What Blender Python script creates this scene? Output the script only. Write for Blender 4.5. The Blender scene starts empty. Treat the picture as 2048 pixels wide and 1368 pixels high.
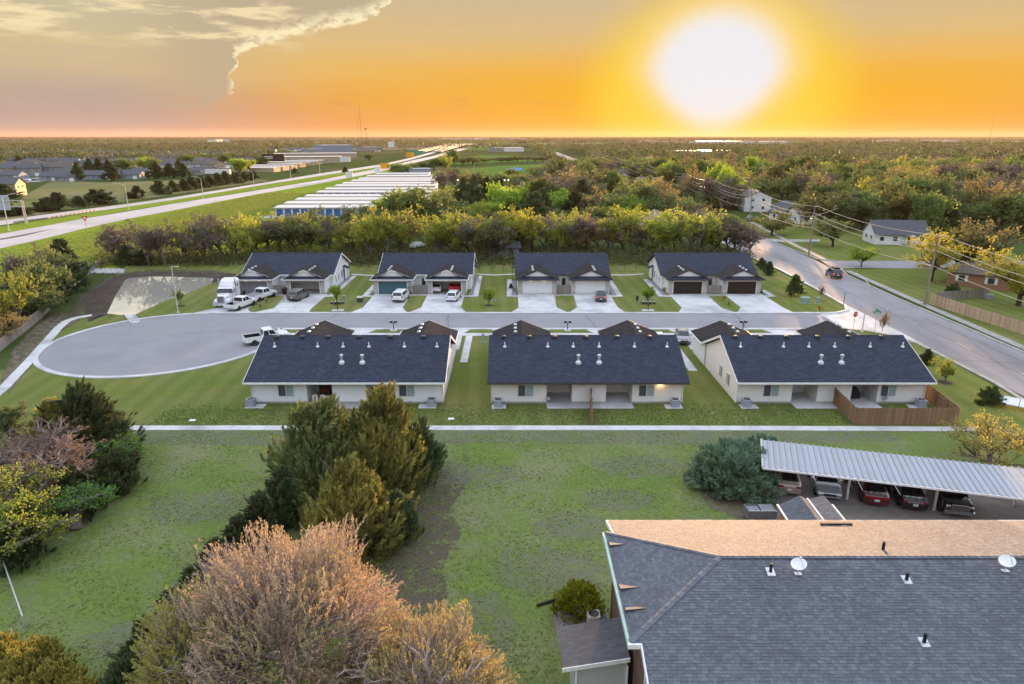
import bpy, bmesh, math, random
import numpy as np
from mathutils import Vector, Matrix

S = bpy.context.scene
COL = S.collection
R = math.radians

# ------------------------------------------------------------------ camera
CAM_H = 25.8
PITCH = R(16.8)
FPX = 1365.0
cd = bpy.data.cameras.new('camera')
cd.sensor_width = 36.0
cd.lens = 36.0 * FPX / 2048.0
cd.clip_start = 0.5
cd.clip_end = 90000.0
cam = bpy.data.objects.new('camera', cd)
cam.location = (0, 0, CAM_H)
cam.rotation_euler = (math.pi / 2 - PITCH, 0, 0)
COL.objects.link(cam)
S.camera = cam
_c, _s = math.cos(PITCH), math.sin(PITCH)


def G(px, py, z=0.0):
    """surveyed point: where the sight line of a photo pixel meets the height z"""
    u = (px - 1024) / FPX
    v = (684 - py) / FPX
    t = (z - CAM_H) / (-_s + v * _c)
    return (u * t, (_c + v * _s) * t)


def GV(px, py, z=0.0):
    x, y = G(px, py, z)
    return Vector((x, y, z))


def PX(x, y, z=0.0):
    dz = z - CAM_H
    Z = y * _c - dz * _s
    return (1024 + FPX * x / Z, 684 - FPX * (y * _s + dz * _c) / Z)


# ------------------------------------------------------------------ light
SUN_AZ, SUN_EL = R(15.6), R(4.5)
SUNV = Vector((math.sin(SUN_AZ) * math.cos(SUN_EL), math.cos(SUN_AZ) * math.cos(SUN_EL), math.sin(SUN_EL)))
S.view_settings.view_transform = 'Standard'
S.view_settings.look = 'None'
S.view_settings.gamma = 1.0
S.view_settings.use_curve_mapping = False
EXPO = 1.62
S.view_settings.exposure = EXPO
S.cycles.use_denoising = True
S.cycles.max_bounces = 6
S.cycles.diffuse_bounces = 3
S.cycles.glossy_bounces = 3
S.cycles.transmission_bounces = 4
S.cycles.transparent_max_bounces = 8
S.cycles.volume_bounces = 0
S.cycles.caustics_reflective = False
S.cycles.caustics_refractive = False
S.cycles.sample_clamp_indirect = 6.0

sl = bpy.data.lights.new('sun', 'SUN')
sl.energy = 5.0
sl.color = (1.0, 0.56, 0.22)
sl.angle = R(1.2)
sun = bpy.data.objects.new('sun', sl)
sun.rotation_euler = (-SUNV).to_track_quat('-Z', 'Y').to_euler()
sun.location = (100, 300, 120)
COL.objects.link(sun)


# ---- tiny node algebra so that the sky and the materials stay readable
class X:
    def __init__(s, nt, sock):
        s.nt, s.k = nt, sock

    def m(s, op, *a):
        n = s.nt.nodes.new('ShaderNodeMath')
        n.operation = op
        for i, v in enumerate((s,) + a):
            if isinstance(v, X):
                s.nt.links.new(v.k, n.inputs[i])
            else:
                n.inputs[i].default_value = v
        return X(s.nt, n.outputs[0])

    def __add__(s, o): return s.m('ADD', o)
    def __radd__(s, o): return s.m('ADD', o)
    def __sub__(s, o): return s.m('SUBTRACT', o)
    def __rsub__(s, o): return (s * -1.0) + o
    def __mul__(s, o): return s.m('MULTIPLY', o)
    def __rmul__(s, o): return s.m('MULTIPLY', o)
    def __truediv__(s, o): return s.m('DIVIDE', o)
    def max(s, o): return s.m('MAXIMUM', o)
    def min(s, o): return s.m('MINIMUM', o)
    def abs(s): return s.m('ABSOLUTE')

    def step(s, a, b):
        n = s.nt.nodes.new('ShaderNodeMapRange')
        n.interpolation_type = 'SMOOTHSTEP'
        flip = a > b
        s.nt.links.new(s.k, n.inputs[0])
        n.inputs[1].default_value, n.inputs[2].default_value = (b, a) if flip else (a, b)
        n.inputs[3].default_value, n.inputs[4].default_value = (1, 0) if flip else (0, 1)
        return X(s.nt, n.outputs[0])


def lin(*c):
    return tuple(((v / 255) / 12.92 if v / 255 <= 0.04045 else ((v / 255 + 0.055) / 1.055) ** 2.4) for v in c)


def mixc(nt, f, a, b, mode='MIX'):
    n = nt.nodes.new('ShaderNodeMix')
    n.data_type = 'RGBA'
    n.blend_type = mode
    n.clamp_factor = True
    for i, v in ((0, f), (6, a), (7, b)):
        if isinstance(v, X):
            nt.links.new(v.k, n.inputs[i])
        elif i == 0:
            n.inputs[0].default_value = v
        else:
            n.inputs[i].default_value = (*v[:3], 1)
    return X(nt, n.outputs[2])


def ramp(nt, f, stops):
    n = nt.nodes.new('ShaderNodeValToRGB')
    e = n.color_ramp.elements
    while len(e) < len(stops):
        e.new(0.5)
    for q, (p, c) in zip(e, stops):
        q.position = p
        q.color = (*c[:3], 1)
    nt.links.new(f.k, n.inputs[0])
    return X(nt, n.outputs[0])


def noise(nt, vec, scale, detail=3, rough=0.55, dist=0.0, out=0):
    n = nt.nodes.new('ShaderNodeTexNoise')
    n.inputs['Scale'].default_value = scale
    n.inputs['Detail'].default_value = detail
    n.inputs['Roughness'].default_value = rough
    n.inputs['Distortion'].default_value = dist
    if vec is not None:
        nt.links.new(vec.k, n.inputs['Vector'])
    return X(nt, n.outputs[out])


def comb(nt, x, y, z=0.0):
    n = nt.nodes.new('ShaderNodeCombineXYZ')
    for i, v in enumerate((x, y, z)):
        if isinstance(v, X):
            nt.links.new(v.k, n.inputs[i])
        else:
            n.inputs[i].default_value = v
    return X(nt, n.outputs[0])


def sep(nt, v):
    n = nt.nodes.new('ShaderNodeSeparateXYZ')
    nt.links.new(v.k, n.inputs[0])
    return [X(nt, o) for o in n.outputs]


def build_world():
    w = bpy.data.worlds.new('World')
    S.world = w
    w.use_nodes = True
    nt = w.node_tree
    nt.nodes.clear()
    out = nt.nodes.new('ShaderNodeOutputWorld')
    bg = nt.nodes.new('ShaderNodeBackground')
    nt.links.new(bg.outputs[0], out.inputs[0])
    sky = nt.nodes.new('ShaderNodeTexSky')
    sky.sky_type = 'NISHITA'
    sky.sun_disc = False
    sky.sun_elevation = SUN_EL
    sky.sun_rotation = SUN_AZ
    sky.altitude = 400
    sky.air_density = 1.0
    sky.dust_density = 1.5
    sky.ozone_density = 1.0
    k = 2.0 ** -EXPO
    L = lambda *c: tuple(v * k / 0.1 for v in lin(*c))      # radiance that shows as this colour at the scene's exposure
    tc = nt.nodes.new('ShaderNodeTexCoord')
    d = X(nt, tc.outputs['Generated'])
    x, y, z = sep(nt, d)
    el = z.m('ARCSINE') * 57.2958
    az = x.m('ARCTAN2', y) * 57.2958
    daz = az - math.degrees(SUN_AZ)
    adz = daz.abs()
    adz = adz.min(360.0 - adz)
    e01 = (el / 40.0).max(0.0).min(1.0)
    away = ramp(nt, e01, [(0.0, L(198, 170, 158)), (0.03, L(186, 162, 154)), (0.07, L(186, 166, 152)), (0.115, L(205, 184, 148)), (0.17, L(204, 190, 152)), (0.26, L(196, 190, 166)), (0.42, L(196, 203, 208))])
    toward = ramp(nt, e01, [(0.0, L(232, 156, 90)), (0.02, L(230, 152, 80)), (0.07, L(234, 168, 72)), (0.12, L(232, 184, 98)), (0.17, L(220, 188, 128)), (0.25, L(206, 186, 150)), (0.42, L(204, 202, 196))])
    band = mixc(nt, adz.step(46.0, 27.0), away, toward)
    # slight streakiness of the thin haze veil
    veil = noise(nt, comb(nt, az * 0.05, el * 0.6), 1.0, 4, 0.6)
    band = mixc(nt, veil.step(0.45, 0.75) * el.step(0.5, 2.5) * 0.35, band, L(232, 196, 140))
    # yellow aureole round the sun, wider along the horizon, then the burnt-out white core
    de = el - math.degrees(SUN_EL)
    r2 = (daz * daz * 0.32 + de * de * 0.72).m('SQRT')
    ylo = (daz * daz * 0.30 + (el - 2.0) * (el - 2.0) * 1.0).m('SQRT')
    band = mixc(nt, adz.step(34.0, 9.0) * el.step(8.0, 2.5) * 0.92, band, L(246, 178, 32))
    band = mixc(nt, ylo.step(6.8, 1.4) * 0.97, band, L(252, 222, 6))
    band = mixc(nt, r2.step(6.6, 2.6), band, L(250, 210, 70))
    dc = de - 0.25
    r = ((daz * daz) * 0.95 + dc * dc * 1.35).m('SQRT') + (dc * -1.0).max(0.0) * (daz.abs()).step(0.0, 6.0) * 0.35
    band = mixc(nt, r.step(7.6, 3.3) * 0.9, band, L(252, 226, 170))
    band = mixc(nt, r.step(5.8, 3.0), band, L(238, 238, 242))
    # --- clouds: the lit anvil at upper left and its torn streaks
    wob = noise(nt, comb(nt, az * 0.55, el * 1.1), 1.0, 5, 0.62)
    wob2 = noise(nt, comb(nt, az * 0.16, el * 1.0, 3.0), 1.0, 6, 0.6)
    fc = nt.nodes.new('ShaderNodeFloatCurve')
    cv = fc.mapping.curves[0]
    pts = [(-24.5, 1.9), (-22.5, 2.2), (-21.2, 3.2), (-20.6, 5.6), (-19.0, 6.3), (-15.5, 7.4), (-12.5, 8.0), (-10.3, 8.8), (-9.6, 9.9), (-8.5, 13.0)]
    P = [((a + 30) / 25, b / 16) for a, b in pts]
    cv.points[0].location = P[0]
    cv.points[1].location = P[-1]
    for q in P[1:-1]:
        cv.points.new(*q)
    fc.mapping.update()
    azw = az + (noise(nt, comb(nt, az * 0.3, el * 0.9, 21.0), 1.0, 5, 0.65) - 0.5) * 3.2
    nt.links.new(((azw + 30.0) / 25.0).k, fc.inputs['Value'])
    eb = X(nt, fc.outputs[0]) * 16.0
    h = el - eb + (wob - 0.5) * 1.1
    infield = az.step(-7.4, -8.8) * az.step(-75.0, -55.0) * el.step(30.0, 14.0)
    right_of = az.step(-30.0, -21.0)
    dens = h.step(-0.1, 0.5) * infield
    band = mixc(nt, dens * right_of * 0.8, band, L(186, 172, 146))
    rimn = noise(nt, comb(nt, az * 0.9, el * 1.6, 7.0), 1.0, 4, 0.65)
    rim = h.step(-0.25, 0.05) * h.step(1.3, 0.15) * rimn.step(0.34, 0.58) * infield * az.step(-21.6, -20.7)
    band = mixc(nt, rim, band, L(255, 240, 196))
    streak = wob2.step(0.47, 0.60) * el.step(5.6, 7.0) * az.step(-14.0, -18.0) * az.step(-80.0, -60.0) * el.step(30.0, 14.0)
    band = mixc(nt, streak * 0.8, band, L(252, 232, 182))
    low = noise(nt, comb(nt, az * 0.35, el * 2.2, 11.0), 1.0, 5, 0.6)
    lowm = low.step(0.52, 0.66) * (el - 2.6).abs().step(0.9, 0.2) * az.step(16.0, -10.0) * az.step(-27.0, -22.0)
    band = mixc(nt, lowm * 0.5, band, L(214, 150, 100))
    # higher up the sunset band gives way to the open evening sky, which lights the ground
    hi = mixc(nt, 1.0, X(nt, sky.outputs[0]), L(222, 228, 240), 'ADD')
    n2 = X(nt, sky.outputs[0])
    n2 = mixc(nt, 1.0, n2, (SKY_UP[0], SKY_UP[1], SKY_UP[2]), 'ADD')
    col = mixc(nt, el.step(9.5, 30.0), band, n2)
    # below the horizon: a dull ground tone
    col = mixc(nt, el.step(-0.3, -2.0), col, L(90, 84, 66))
    nt.links.new(col.k, bg.inputs[0])
    bg.inputs[1].default_value = 0.1
    w.cycles.sampling_method = 'MANUAL'
    w.cycles.sample_map_resolution = 1024


SKY_UP = (3.75, 3.95, 4.6)
build_world()


# ------------------------------------------------------------------ materials
MATS = {}


def mat(name, c1, c2=None, scale=4.0, rough=0.8, spec=0.3, bump=0.0, bscale=None, metal=0.0, detail=4, rnd=0.0, coords='Object', emit=None, coat=0.0, stretch=None, c3=None, scale3=0.3, lo=0.35, hi=0.65):
    if name in MATS:
        return MATS[name]
    m = bpy.data.materials.new(name)
    m.use_nodes = True
    nt = m.node_tree
    b = nt.nodes['Principled BSDF']
    b.inputs['Roughness'].default_value = rough
    b.inputs['Specular IOR Level'].default_value = spec
    b.inputs['Metallic'].default_value = metal
    b.inputs['Coat Weight'].default_value = coat
    tc = nt.nodes.new('ShaderNodeTexCoord')
    v = X(nt, tc.outputs[coords])
    if stretch:
        mp = nt.nodes.new('ShaderNodeMapping')
        mp.inputs['Scale'].default_value = stretch
        nt.links.new(v.k, mp.inputs[0])
        v = X(nt, mp.outputs[0])
    if c2 is None:
        c2 = tuple(q * 0.86 for q in c1)
    f = noise(nt, v, scale, detail, 0.6).step(lo, hi)
    col = mixc(nt, f, c1, c2)
    if c3 is not None:
        f3 = noise(nt, v, scale3, 4, 0.6, 0.3).step(0.45, 0.68)
        col = mixc(nt, f3, col, c3)
    if rnd:
        oi = nt.nodes.new('ShaderNodeObjectInfo')
        hs = nt.nodes.new('ShaderNodeHueSaturation')
        rv = X(nt, oi.outputs['Random'])
        nt.links.new((rv * (2 * rnd) + (1 - rnd)).k, hs.inputs['Value'])
        nt.links.new(col.k, hs.inputs['Color'])
        col = X(nt, hs.outputs[0])
    nt.links.new(col.k, b.inputs['Base Color'])
    if bump:
        bn = nt.nodes.new('ShaderNodeBump')
        bn.inputs['Strength'].default_value = bump
        bn.inputs['Distance'].default_value = 0.03
        nf = noise(nt, v, bscale or scale * 4, 3, 0.6)
        nt.links.new(nf.k, bn.inputs['Height'])
        nt.links.new(bn.outputs[0], b.inputs['Normal'])
    if emit:
        b.inputs['Emission Color'].default_value = (*emit[:3], 1)
        b.inputs['Emission Strength'].default_value = emit[3]
    MATS[name] = m
    return m


def leaf_mat(name, c1, c2, transl=0.35, rnd=0.25, hue=0.03, rough=0.6, c3=None):
    """leaves: every leaf island and every tree gets its own tint; light passes through"""
    if name in MATS:
        return MATS[name]
    m = bpy.data.materials.new(name)
    m.use_nodes = True
    nt = m.node_tree
    nt.nodes.clear()
    out = nt.nodes.new('ShaderNodeOutputMaterial')
    g = nt.nodes.new('ShaderNodeNewGeometry')
    oi = nt.nodes.new('ShaderNodeObjectInfo')
    isl = X(nt, g.outputs['Random Per Island'])
    obr = X(nt, oi.outputs['Random'])
    col = mixc(nt, isl, c1, c2)
    if c3 is not None:
        tc = nt.nodes.new('ShaderNodeTexCoord')
        col = mixc(nt, noise(nt, X(nt, tc.outputs['Object']), 0.35, 2).step(0.45, 0.62), col, c3)
    hs = nt.nodes.new('ShaderNodeHueSaturation')
    nt.links.new((obr * (2 * hue) + (0.5 - hue)).k, hs.inputs['Hue'])
    nt.links.new(((obr * 7.13).m('FRACT') * (2 * rnd) + (1 - rnd)).k, hs.inputs['Value'])
    nt.links.new(col.k, hs.inputs['Color'])
    d = nt.nodes.new('ShaderNodeBsdfPrincipled')
    d.inputs['Roughness'].default_value = rough
    d.inputs['Specular IOR Level'].default_value = 0.08
    t = nt.nodes.new('ShaderNodeBsdfTranslucent')
    nt.links.new(hs.outputs[0], d.inputs['Base Color'])
    nt.links.new(hs.outputs[0], t.inputs['Color'])
    mx = nt.nodes.new('ShaderNodeMixShader')
    mx.inputs[0].default_value = transl
    nt.links.new(d.outputs[0], mx.inputs[1])
    nt.links.new(t.outputs[0], mx.inputs[2])
    nt.links.new(mx.outputs[0], out.inputs[0])
    MATS[name] = m
    return m


def shingle_mat(name, c1, c2, rough=0.75, bump=0.4, spec=0.4, sx=3.0, sy=7.0, island=False):
    m = bpy.data.materials.new(name)
    m.use_nodes = True
    nt = m.node_tree
    b = nt.nodes['Principled BSDF']
    tc = nt.nodes.new('ShaderNodeTexCoord')
    v = X(nt, tc.outputs['Object'])
    fine = noise(nt, v, 60.0, 2, 0.7)
    blot = noise(nt, v, 0.5, 3, 0.6)
    if island:
        g = nt.nodes.new('ShaderNodeNewGeometry')
        oi = nt.nodes.new('ShaderNodeObjectInfo')
        f = (X(nt, g.outputs['Random Per Island']) + X(nt, oi.outputs['Random'])).m('FRACT')
        f = f.m('POWER', 1.6)
    else:
        x, y, z = sep(nt, v)
        row = (y * sy).m('FLOOR')
        cellx = (x * sx + (row * 12.9898).m('SINE') * 43.7).m('FLOOR')
        wn = nt.nodes.new('ShaderNodeTexWhiteNoise')
        wn.noise_dimensions = '2D'
        nt.links.new(comb(nt, cellx, row).k, wn.inputs['Vector'])
        f = X(nt, wn.outputs['Value']).m('POWER', 1.5) * 0.75 + (y * sy).m('FRACT').step(0.0, 0.25) * 0.25
    col = mixc(nt, f, c1, c2)
    col = mixc(nt, (fine - 0.5).abs() * 1.2, col, tuple(q * 1.7 for q in c2))
    col = mixc(nt, blot.step(0.4, 0.7) * 0.25, col, tuple(q * 0.6 for q in c1))
    nt.links.new(col.k, b.inputs['Base Color'])
    b.inputs['Roughness'].default_value = rough
    b.inputs['Specular IOR Level'].default_value = spec
    bn = nt.nodes.new('ShaderNodeBump')
    bn.inputs['Strength'].default_value = bump
    bn.inputs['Distance'].default_value = 0.012
    nt.links.new((f + fine * 0.6).k, bn.inputs['Height'])
    nt.links.new(bn.outputs[0], b.inputs['Normal'])
    MATS[name] = m
    return m


def grass_mat(name, g1, g2, dry, dryness=(0.5, 0.7), scale=0.12, fine=9.0, bump=0.7, stripe=None, dirt=None):
    m = bpy.data.materials.new(name)
    m.use_nodes = True
    nt = m.node_tree
    b = nt.nodes['Principled BSDF']
    b.inputs['Roughness'].default_value = 1.0
    b.inputs['Specular IOR Level'].default_value = 0.0
    tc = nt.nodes.new('ShaderNodeTexCoord')
    v = X(nt, tc.outputs['Object'])
    n1 = noise(nt, v, scale, 5, 0.62, 0.4)
    n2 = noise(nt, v, scale * 6, 5, 0.65)
    n3 = noise(nt, v, fine, 4, 0.7)
    col = mixc(nt, n2.step(0.35, 0.65), g1, g2)
    col = mixc(nt, (n1 * 0.65 + n2 * 0.35).step(*dryness), col, dry)
    if dirt:
        n4 = noise(nt, v, scale * 2.3, 4, 0.6, 0.6)
        col = mixc(nt, (n4 * 0.7 + n3 * 0.3).step(*dirt[1]), col, dirt[0])
    if stripe:
        x, y, z = sep(nt, v)
        s = ((x * math.cos(stripe[1]) + y * math.sin(stripe[1])) * (6.2832 / stripe[0])).m('SINE')
        col = mixc(nt, s.step(-0.6, 0.6) * stripe[2], col, tuple(q * 0.62 for q in g1))
    col = mixc(nt, n3.step(0.30, 0.72) * 0.5, col, tuple(q * 0.5 for q in g1))
    nt.links.new(col.k, b.inputs['Base Color'])
    bn = nt.nodes.new('ShaderNodeBump')
    bn.inputs['Strength'].default_value = bump
    bn.inputs['Distance'].default_value = 0.12
    nt.links.new((n3 + n2 * 0.5).k, bn.inputs['Height'])
    nt.links.new(bn.outputs[0], b.inputs['Normal'])
    MATS[name] = m
    return m


def glass_mat():
    return mat('window_glass', (0.03, 0.035, 0.045), (0.045, 0.05, 0.06), 1.5, 0.08, 0.6)


# ------------------------------------------------------------------ mesh builder
class MB:
    def __init__(s):
        s.v, s.f = [], []

    def add(s, vs, fs):
        o = len(s.v)
        s.v += [tuple(q) for q in vs]
        s.f += [tuple(i + o for i in f) for f in fs]
        return s

    def box(s, a, b, rz=0.0, c=None):
        x0, y0, z0 = a
        x1, y1, z1 = b
        vs = [(x0, y0, z0), (x1, y0, z0), (x1, y1, z0), (x0, y1, z0), (x0, y0, z1), (x1, y0, z1), (x1, y1, z1), (x0, y1, z1)]
        if rz:
            cx, cy = c or ((x0 + x1) / 2, (y0 + y1) / 2)
            k, q = math.cos(rz), math.sin(rz)
            vs = [(cx + (x - cx) * k - (y - cy) * q, cy + (x - cx) * q + (y - cy) * k, z) for x, y, z in vs]
        return s.add(vs, [(0, 3, 2, 1), (4, 5, 6, 7), (0, 1, 5, 4), (1, 2, 6, 5), (2, 3, 7, 6), (3, 0, 4, 7)])

    def cbox(s, c, d, rz=0.0):
        return s.box([c[i] - d[i] / 2 for i in range(3)], [c[i] + d[i] / 2 for i in range(3)], rz)

    def prism(s, poly, z0, z1):
        """poly: ccw xy list"""
        n = len(poly)
        vs = [(p[0], p[1], z0) for p in poly] + [(p[0], p[1], z1) for p in poly]
        fs = [tuple(range(n - 1, -1, -1)), tuple(range(n, 2 * n))]
        fs += [(i, (i + 1) % n, n + (i + 1) % n, n + i) for i in range(n)]
        return s.add(vs, fs)

    def slab(s, poly, th):
        """3d polygon given a thickness downwards"""
        n = len(poly)
        vs = [tuple(p) for p in poly] + [(p[0], p[1], p[2] - th) for p in poly]
        fs = [tuple(range(n)), tuple(range(2 * n - 1, n - 1, -1))]
        fs += [(i, n + i, n + (i + 1) % n, (i + 1) % n) for i in range(n)]
        return s.add(vs, fs)

    def tube(s, a, b, r0, r1=None, n=8, cap=True):
        r1 = r0 if r1 is None else r1
        a, b = Vector(a), Vector(b)
        d = (b - a).normalized()
        u = d.orthogonal().normalized()
        w = d.cross(u)
        vs = []
        for p, r in ((a, r0), (b, r1)):
            for i in range(n):
                t = 2 * math.pi * i / n
                vs.append(p + u * (r * math.cos(t)) + w * (r * math.sin(t)))
        fs = [(i, (i + 1) % n, n + (i + 1) % n, n + i) for i in range(n)]
        if cap:
            fs += [tuple(range(n - 1, -1, -1)), tuple(range(n, 2 * n))]
        return s.add(vs, fs)

    def path(s, pts, r, n=6):
        for a, b in zip(pts, pts[1:]):
            s.tube(a, b, r, r, n)
        return s

    def lathe(s, prof, c=(0, 0, 0), n=12):
        vs, fs = [], []
        for r, z in prof:
            for i in range(n):
                t = 2 * math.pi * i / n
                vs.append((c[0] + r * math.cos(t), c[1] + r * math.sin(t), c[2] + z))
        m = len(prof)
        for j in range(m - 1):
            for i in range(n):
                fs.append((j * n + i, j * n + (i + 1) % n, (j + 1) * n + (i + 1) % n, (j + 1) * n + i))
        fs.append(tuple(range(n - 1, -1, -1)))
        fs.append(tuple((m - 1) * n + i for i in range(n)))
        return s.add(vs, fs)

    def loft(s, rings):
        n = len(rings[0])
        o = []
        for r in rings:
            o += r
        fs = []
        for j in range(len(rings) - 1):
            for i in range(n):
                fs.append((j * n + i, j * n + (i + 1) % n, (j + 1) * n + (i + 1) % n, (j + 1) * n + i))
        fs.append(tuple(range(n - 1, -1, -1)))
        fs.append(tuple((len(rings) - 1) * n + i for i in range(n)))
        return s.add(o, fs)

    def build(s, name, m, parent=None, smooth=False, loc=None, rz=None):
        me = bpy.data.meshes.new(name)
        me.from_pydata(s.v, [], s.f)
        me.update()
        if smooth:
            me.shade_smooth()
        if m:
            me.materials.append(m)
        o = bpy.data.objects.new(name, me)
        COL.objects.link(o)
        if parent is not None:
            o.parent = parent
        if loc is not None:
            o.location = loc
        if rz is not None:
            o.rotation_euler.z = rz
        return o


def np_mesh(name, verts, faces, m, parent=None):
    """verts (n,3), faces (k,3 or 4)"""
    me = bpy.data.meshes.new(name)
    n, k, q = len(verts), len(faces), faces.shape[1]
    me.vertices.add(n)
    me.vertices.foreach_set('co', np.ascontiguousarray(verts, np.float32).ravel())
    me.loops.add(k * q)
    me.loops.foreach_set('vertex_index', np.ascontiguousarray(faces, np.int32).ravel())
    me.polygons.add(k)
    me.polygons.foreach_set('loop_start', np.arange(0, k * q, q, dtype=np.int32))
    me.update(calc_edges=True)
    if m:
        me.materials.append(m)
    o = bpy.data.objects.new(name, me)
    COL.objects.link(o)
    if parent is not None:
        o.parent = parent
    return o


def thing(name, label, cat, loc=(0, 0, 0), rz=0.0, group=None):
    o = bpy.data.objects.new(name, None)
    o.empty_display_size = 0.3
    COL.objects.link(o)
    o.location = loc
    o.rotation_euler.z = rz
    o['label'] = label
    o['category'] = cat
    if group:
        o['group'] = group
    return o


def tag(o, label, cat, group=None):
    o['label'] = label
    o['category'] = cat
    if group:
        o['group'] = group
    return o


def kind(o, k):
    o['kind'] = k
    return o


def kids(o):
    return [c for c in bpy.data.objects if c.parent is o]


def copy_tree(root, loc, rz=0.0, label=None, scale=None, group=None, tree=None):
    """a copy of a thing with copies of its parts and sub-parts (tree: cached child table)"""
    r = root.copy()
    COL.objects.link(r)
    r.location = loc
    r.rotation_euler.z = rz
    if scale is not None:
        r.scale = scale if hasattr(scale, '__len__') else (scale,) * 3
    if label:
        r['label'] = label
    if group:
        r['group'] = group

    def rec(src, dst):
        for ch in (tree[src] if tree is not None else src.children):
            c = ch.copy()
            COL.objects.link(c)
            c.parent = dst
            rec(ch, c)
    rec(root, r)
    return r


def patch_mat(name, c1, c2, scale=1.2, amax=0.9):
    """bare soil that frays out into the grass: attribute 'edge' is 1 in the middle and 0 on the rim"""
    if name in MATS:
        return MATS[name]
    m = bpy.data.materials.new(name)
    m.use_nodes = True
    nt = m.node_tree
    b = nt.nodes['Principled BSDF']
    out = nt.nodes['Material Output']
    b.inputs['Roughness'].default_value = 1.0
    b.inputs['Specular IOR Level'].default_value = 0.0
    tc = nt.nodes.new('ShaderNodeTexCoord')
    v = X(nt, tc.outputs['Object'])
    at = nt.nodes.new('ShaderNodeAttribute')
    at.attribute_name = 'edge'
    e = X(nt, at.outputs['Fac'])
    n = noise(nt, v, scale, 5, 0.65)
    n2 = noise(nt, v, scale * 5, 4, 0.7)
    col = mixc(nt, n2.step(.35, .65), c1, c2)
    nt.links.new(col.k, b.inputs['Base Color'])
    a = ((e * 1.6).min(0.75) + (n - 0.5) * 2.6 + (n2 - .5) * 1.6).step(0.30, 0.85) * amax
    tr = nt.nodes.new('ShaderNodeBsdfTransparent')
    mx = nt.nodes.new('ShaderNodeMixShader')
    nt.links.new(a.k, mx.inputs[0])
    nt.links.new(tr.outputs[0], mx.inputs[1])
    nt.links.new(b.outputs[0], mx.inputs[2])
    nt.links.new(mx.outputs[0], out.inputs[0])
    MATS[name] = m
    return m


def soft_patch(name, poly, z, m, inner=0.45):
    n = len(poly)
    c = (sum(p[0] for p in poly) / n, sum(p[1] for p in poly) / n)
    V = [(c[0], c[1], z)] + [(c[0] + (p[0] - c[0]) * inner, c[1] + (p[1] - c[1]) * inner, z) for p in poly] + [(p[0], p[1], z) for p in poly]
    F = []
    for i in range(n):
        j = (i + 1) % n
        F += [(0, 1 + i, 1 + j), (1 + i, 1 + n + i, 1 + n + j, 1 + j)]
    me = bpy.data.meshes.new(name)
    me.from_pydata(V, [], F)
    at = me.attributes.new('edge', 'FLOAT', 'POINT')
    at.data.foreach_set('value', [1.0] * (n + 1) + [0.0] * n)
    me.materials.append(m)
    o = bpy.data.objects.new(name, me)
    COL.objects.link(o)
    o['kind'] = 'structure'
    return o
# ================================================================== palette
M_CONC = mat('concrete', (0.58, 0.58, 0.585), (0.50, 0.50, 0.505), 0.7, 0.85, 0.2, 0.15, 30, c3=(0.36, 0.36, 0.365), scale3=0.18)
M_CONC2 = mat('old_concrete', (0.40, 0.38, 0.35), (0.32, 0.31, 0.29), 1.2, 0.9, 0.2, 0.2, 25, c3=(0.27, 0.26, 0.24), scale3=0.4)
M_ASPH = mat('street_asphalt', (0.275, 0.268, 0.29), (0.24, 0.235, 0.252), 0.25, 0.88, 0.15, 0.25, 40, c3=(0.27, 0.262, 0.27), scale3=0.09)
M_ASPH2 = mat('avenue_asphalt', (0.285, 0.272, 0.285), (0.25, 0.24, 0.25), 0.35, 0.85, 0.2, 0.25, 40, c3=(0.20, 0.19, 0.195), scale3=0.12, stretch=(1.0, 0.25, 1.0))
M_HWY = mat('highway_concrete', (0.47, 0.45, 0.455), (0.41, 0.39, 0.39), 0.08, 0.9, 0.15, c3=(0.37, 0.35, 0.345), scale3=0.03)
M_LOT = mat('parking_concrete', (0.235, 0.215, 0.20), (0.19, 0.175, 0.16), 0.8, 0.9, 0.2, 0.2, 30, c3=(0.15, 0.135, 0.12), scale3=0.25)
M_SIDING = mat('white_siding', (0.77, 0.785, 0.80), (0.74, 0.755, 0.77), 0.8, 0.6, 0.3)
M_SIDING_W = mat('cream_siding', (0.77, 0.745, 0.71), (0.74, 0.715, 0.68), 0.8, 0.6, 0.3)
M_TRIM = mat('white_trim', (0.78, 0.78, 0.78), None, 2.0, 0.5, 0.3)
M_DARK = mat('dark_fascia', (0.035, 0.035, 0.04), (0.05, 0.05, 0.055), 3.0, 0.6)
M_STONE = mat('stone_veneer', (0.52, 0.50, 0.48), (0.36, 0.35, 0.34), 3.2, 0.85, 0.2, 0.6, 9, stretch=(1, 1, 2.5))
M_ROOF = shingle_mat('charcoal_shingle', (0.016, 0.021, 0.036), (0.038, 0.047, 0.074), 0.85, 0.45, 0.25, 2.6, 6.0)
M_ROOF_BR = shingle_mat('sun_toned_shingle', (0.032, 0.030, 0.031), (0.060, 0.056, 0.056), 1.0, 0.45, 0.0, 2.6, 6.0)  # same shingle as the main roofs, grazing sun's warm tone put into its colour
M_GLASS = glass_mat()
M_BLIND = mat('window_blind', (0.34, 0.42, 0.46), (0.28, 0.36, 0.40), 30, 0.3, 0.5, stretch=(0.01, 0.01, 1))
M_SCREEN = mat('window_screen', (0.07, 0.08, 0.10), (0.09, 0.10, 0.12), 4, 0.4, 0.4)
M_STEEL = mat('galvanised_steel', (0.58, 0.60, 0.63), (0.50, 0.52, 0.55), 3, 0.4, 0.5, metal=0.6)
M_PIPE = mat('white_pipe', (0.80, 0.80, 0.80), None, 2, 0.5)
M_BLACK = mat('black_plastic', (0.012, 0.012, 0.013), (0.02, 0.02, 0.022), 4, 0.5)
M_RUBBER = mat('tyre_rubber', (0.012, 0.012, 0.012), (0.02, 0.02, 0.02), 6, 0.85)
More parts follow.
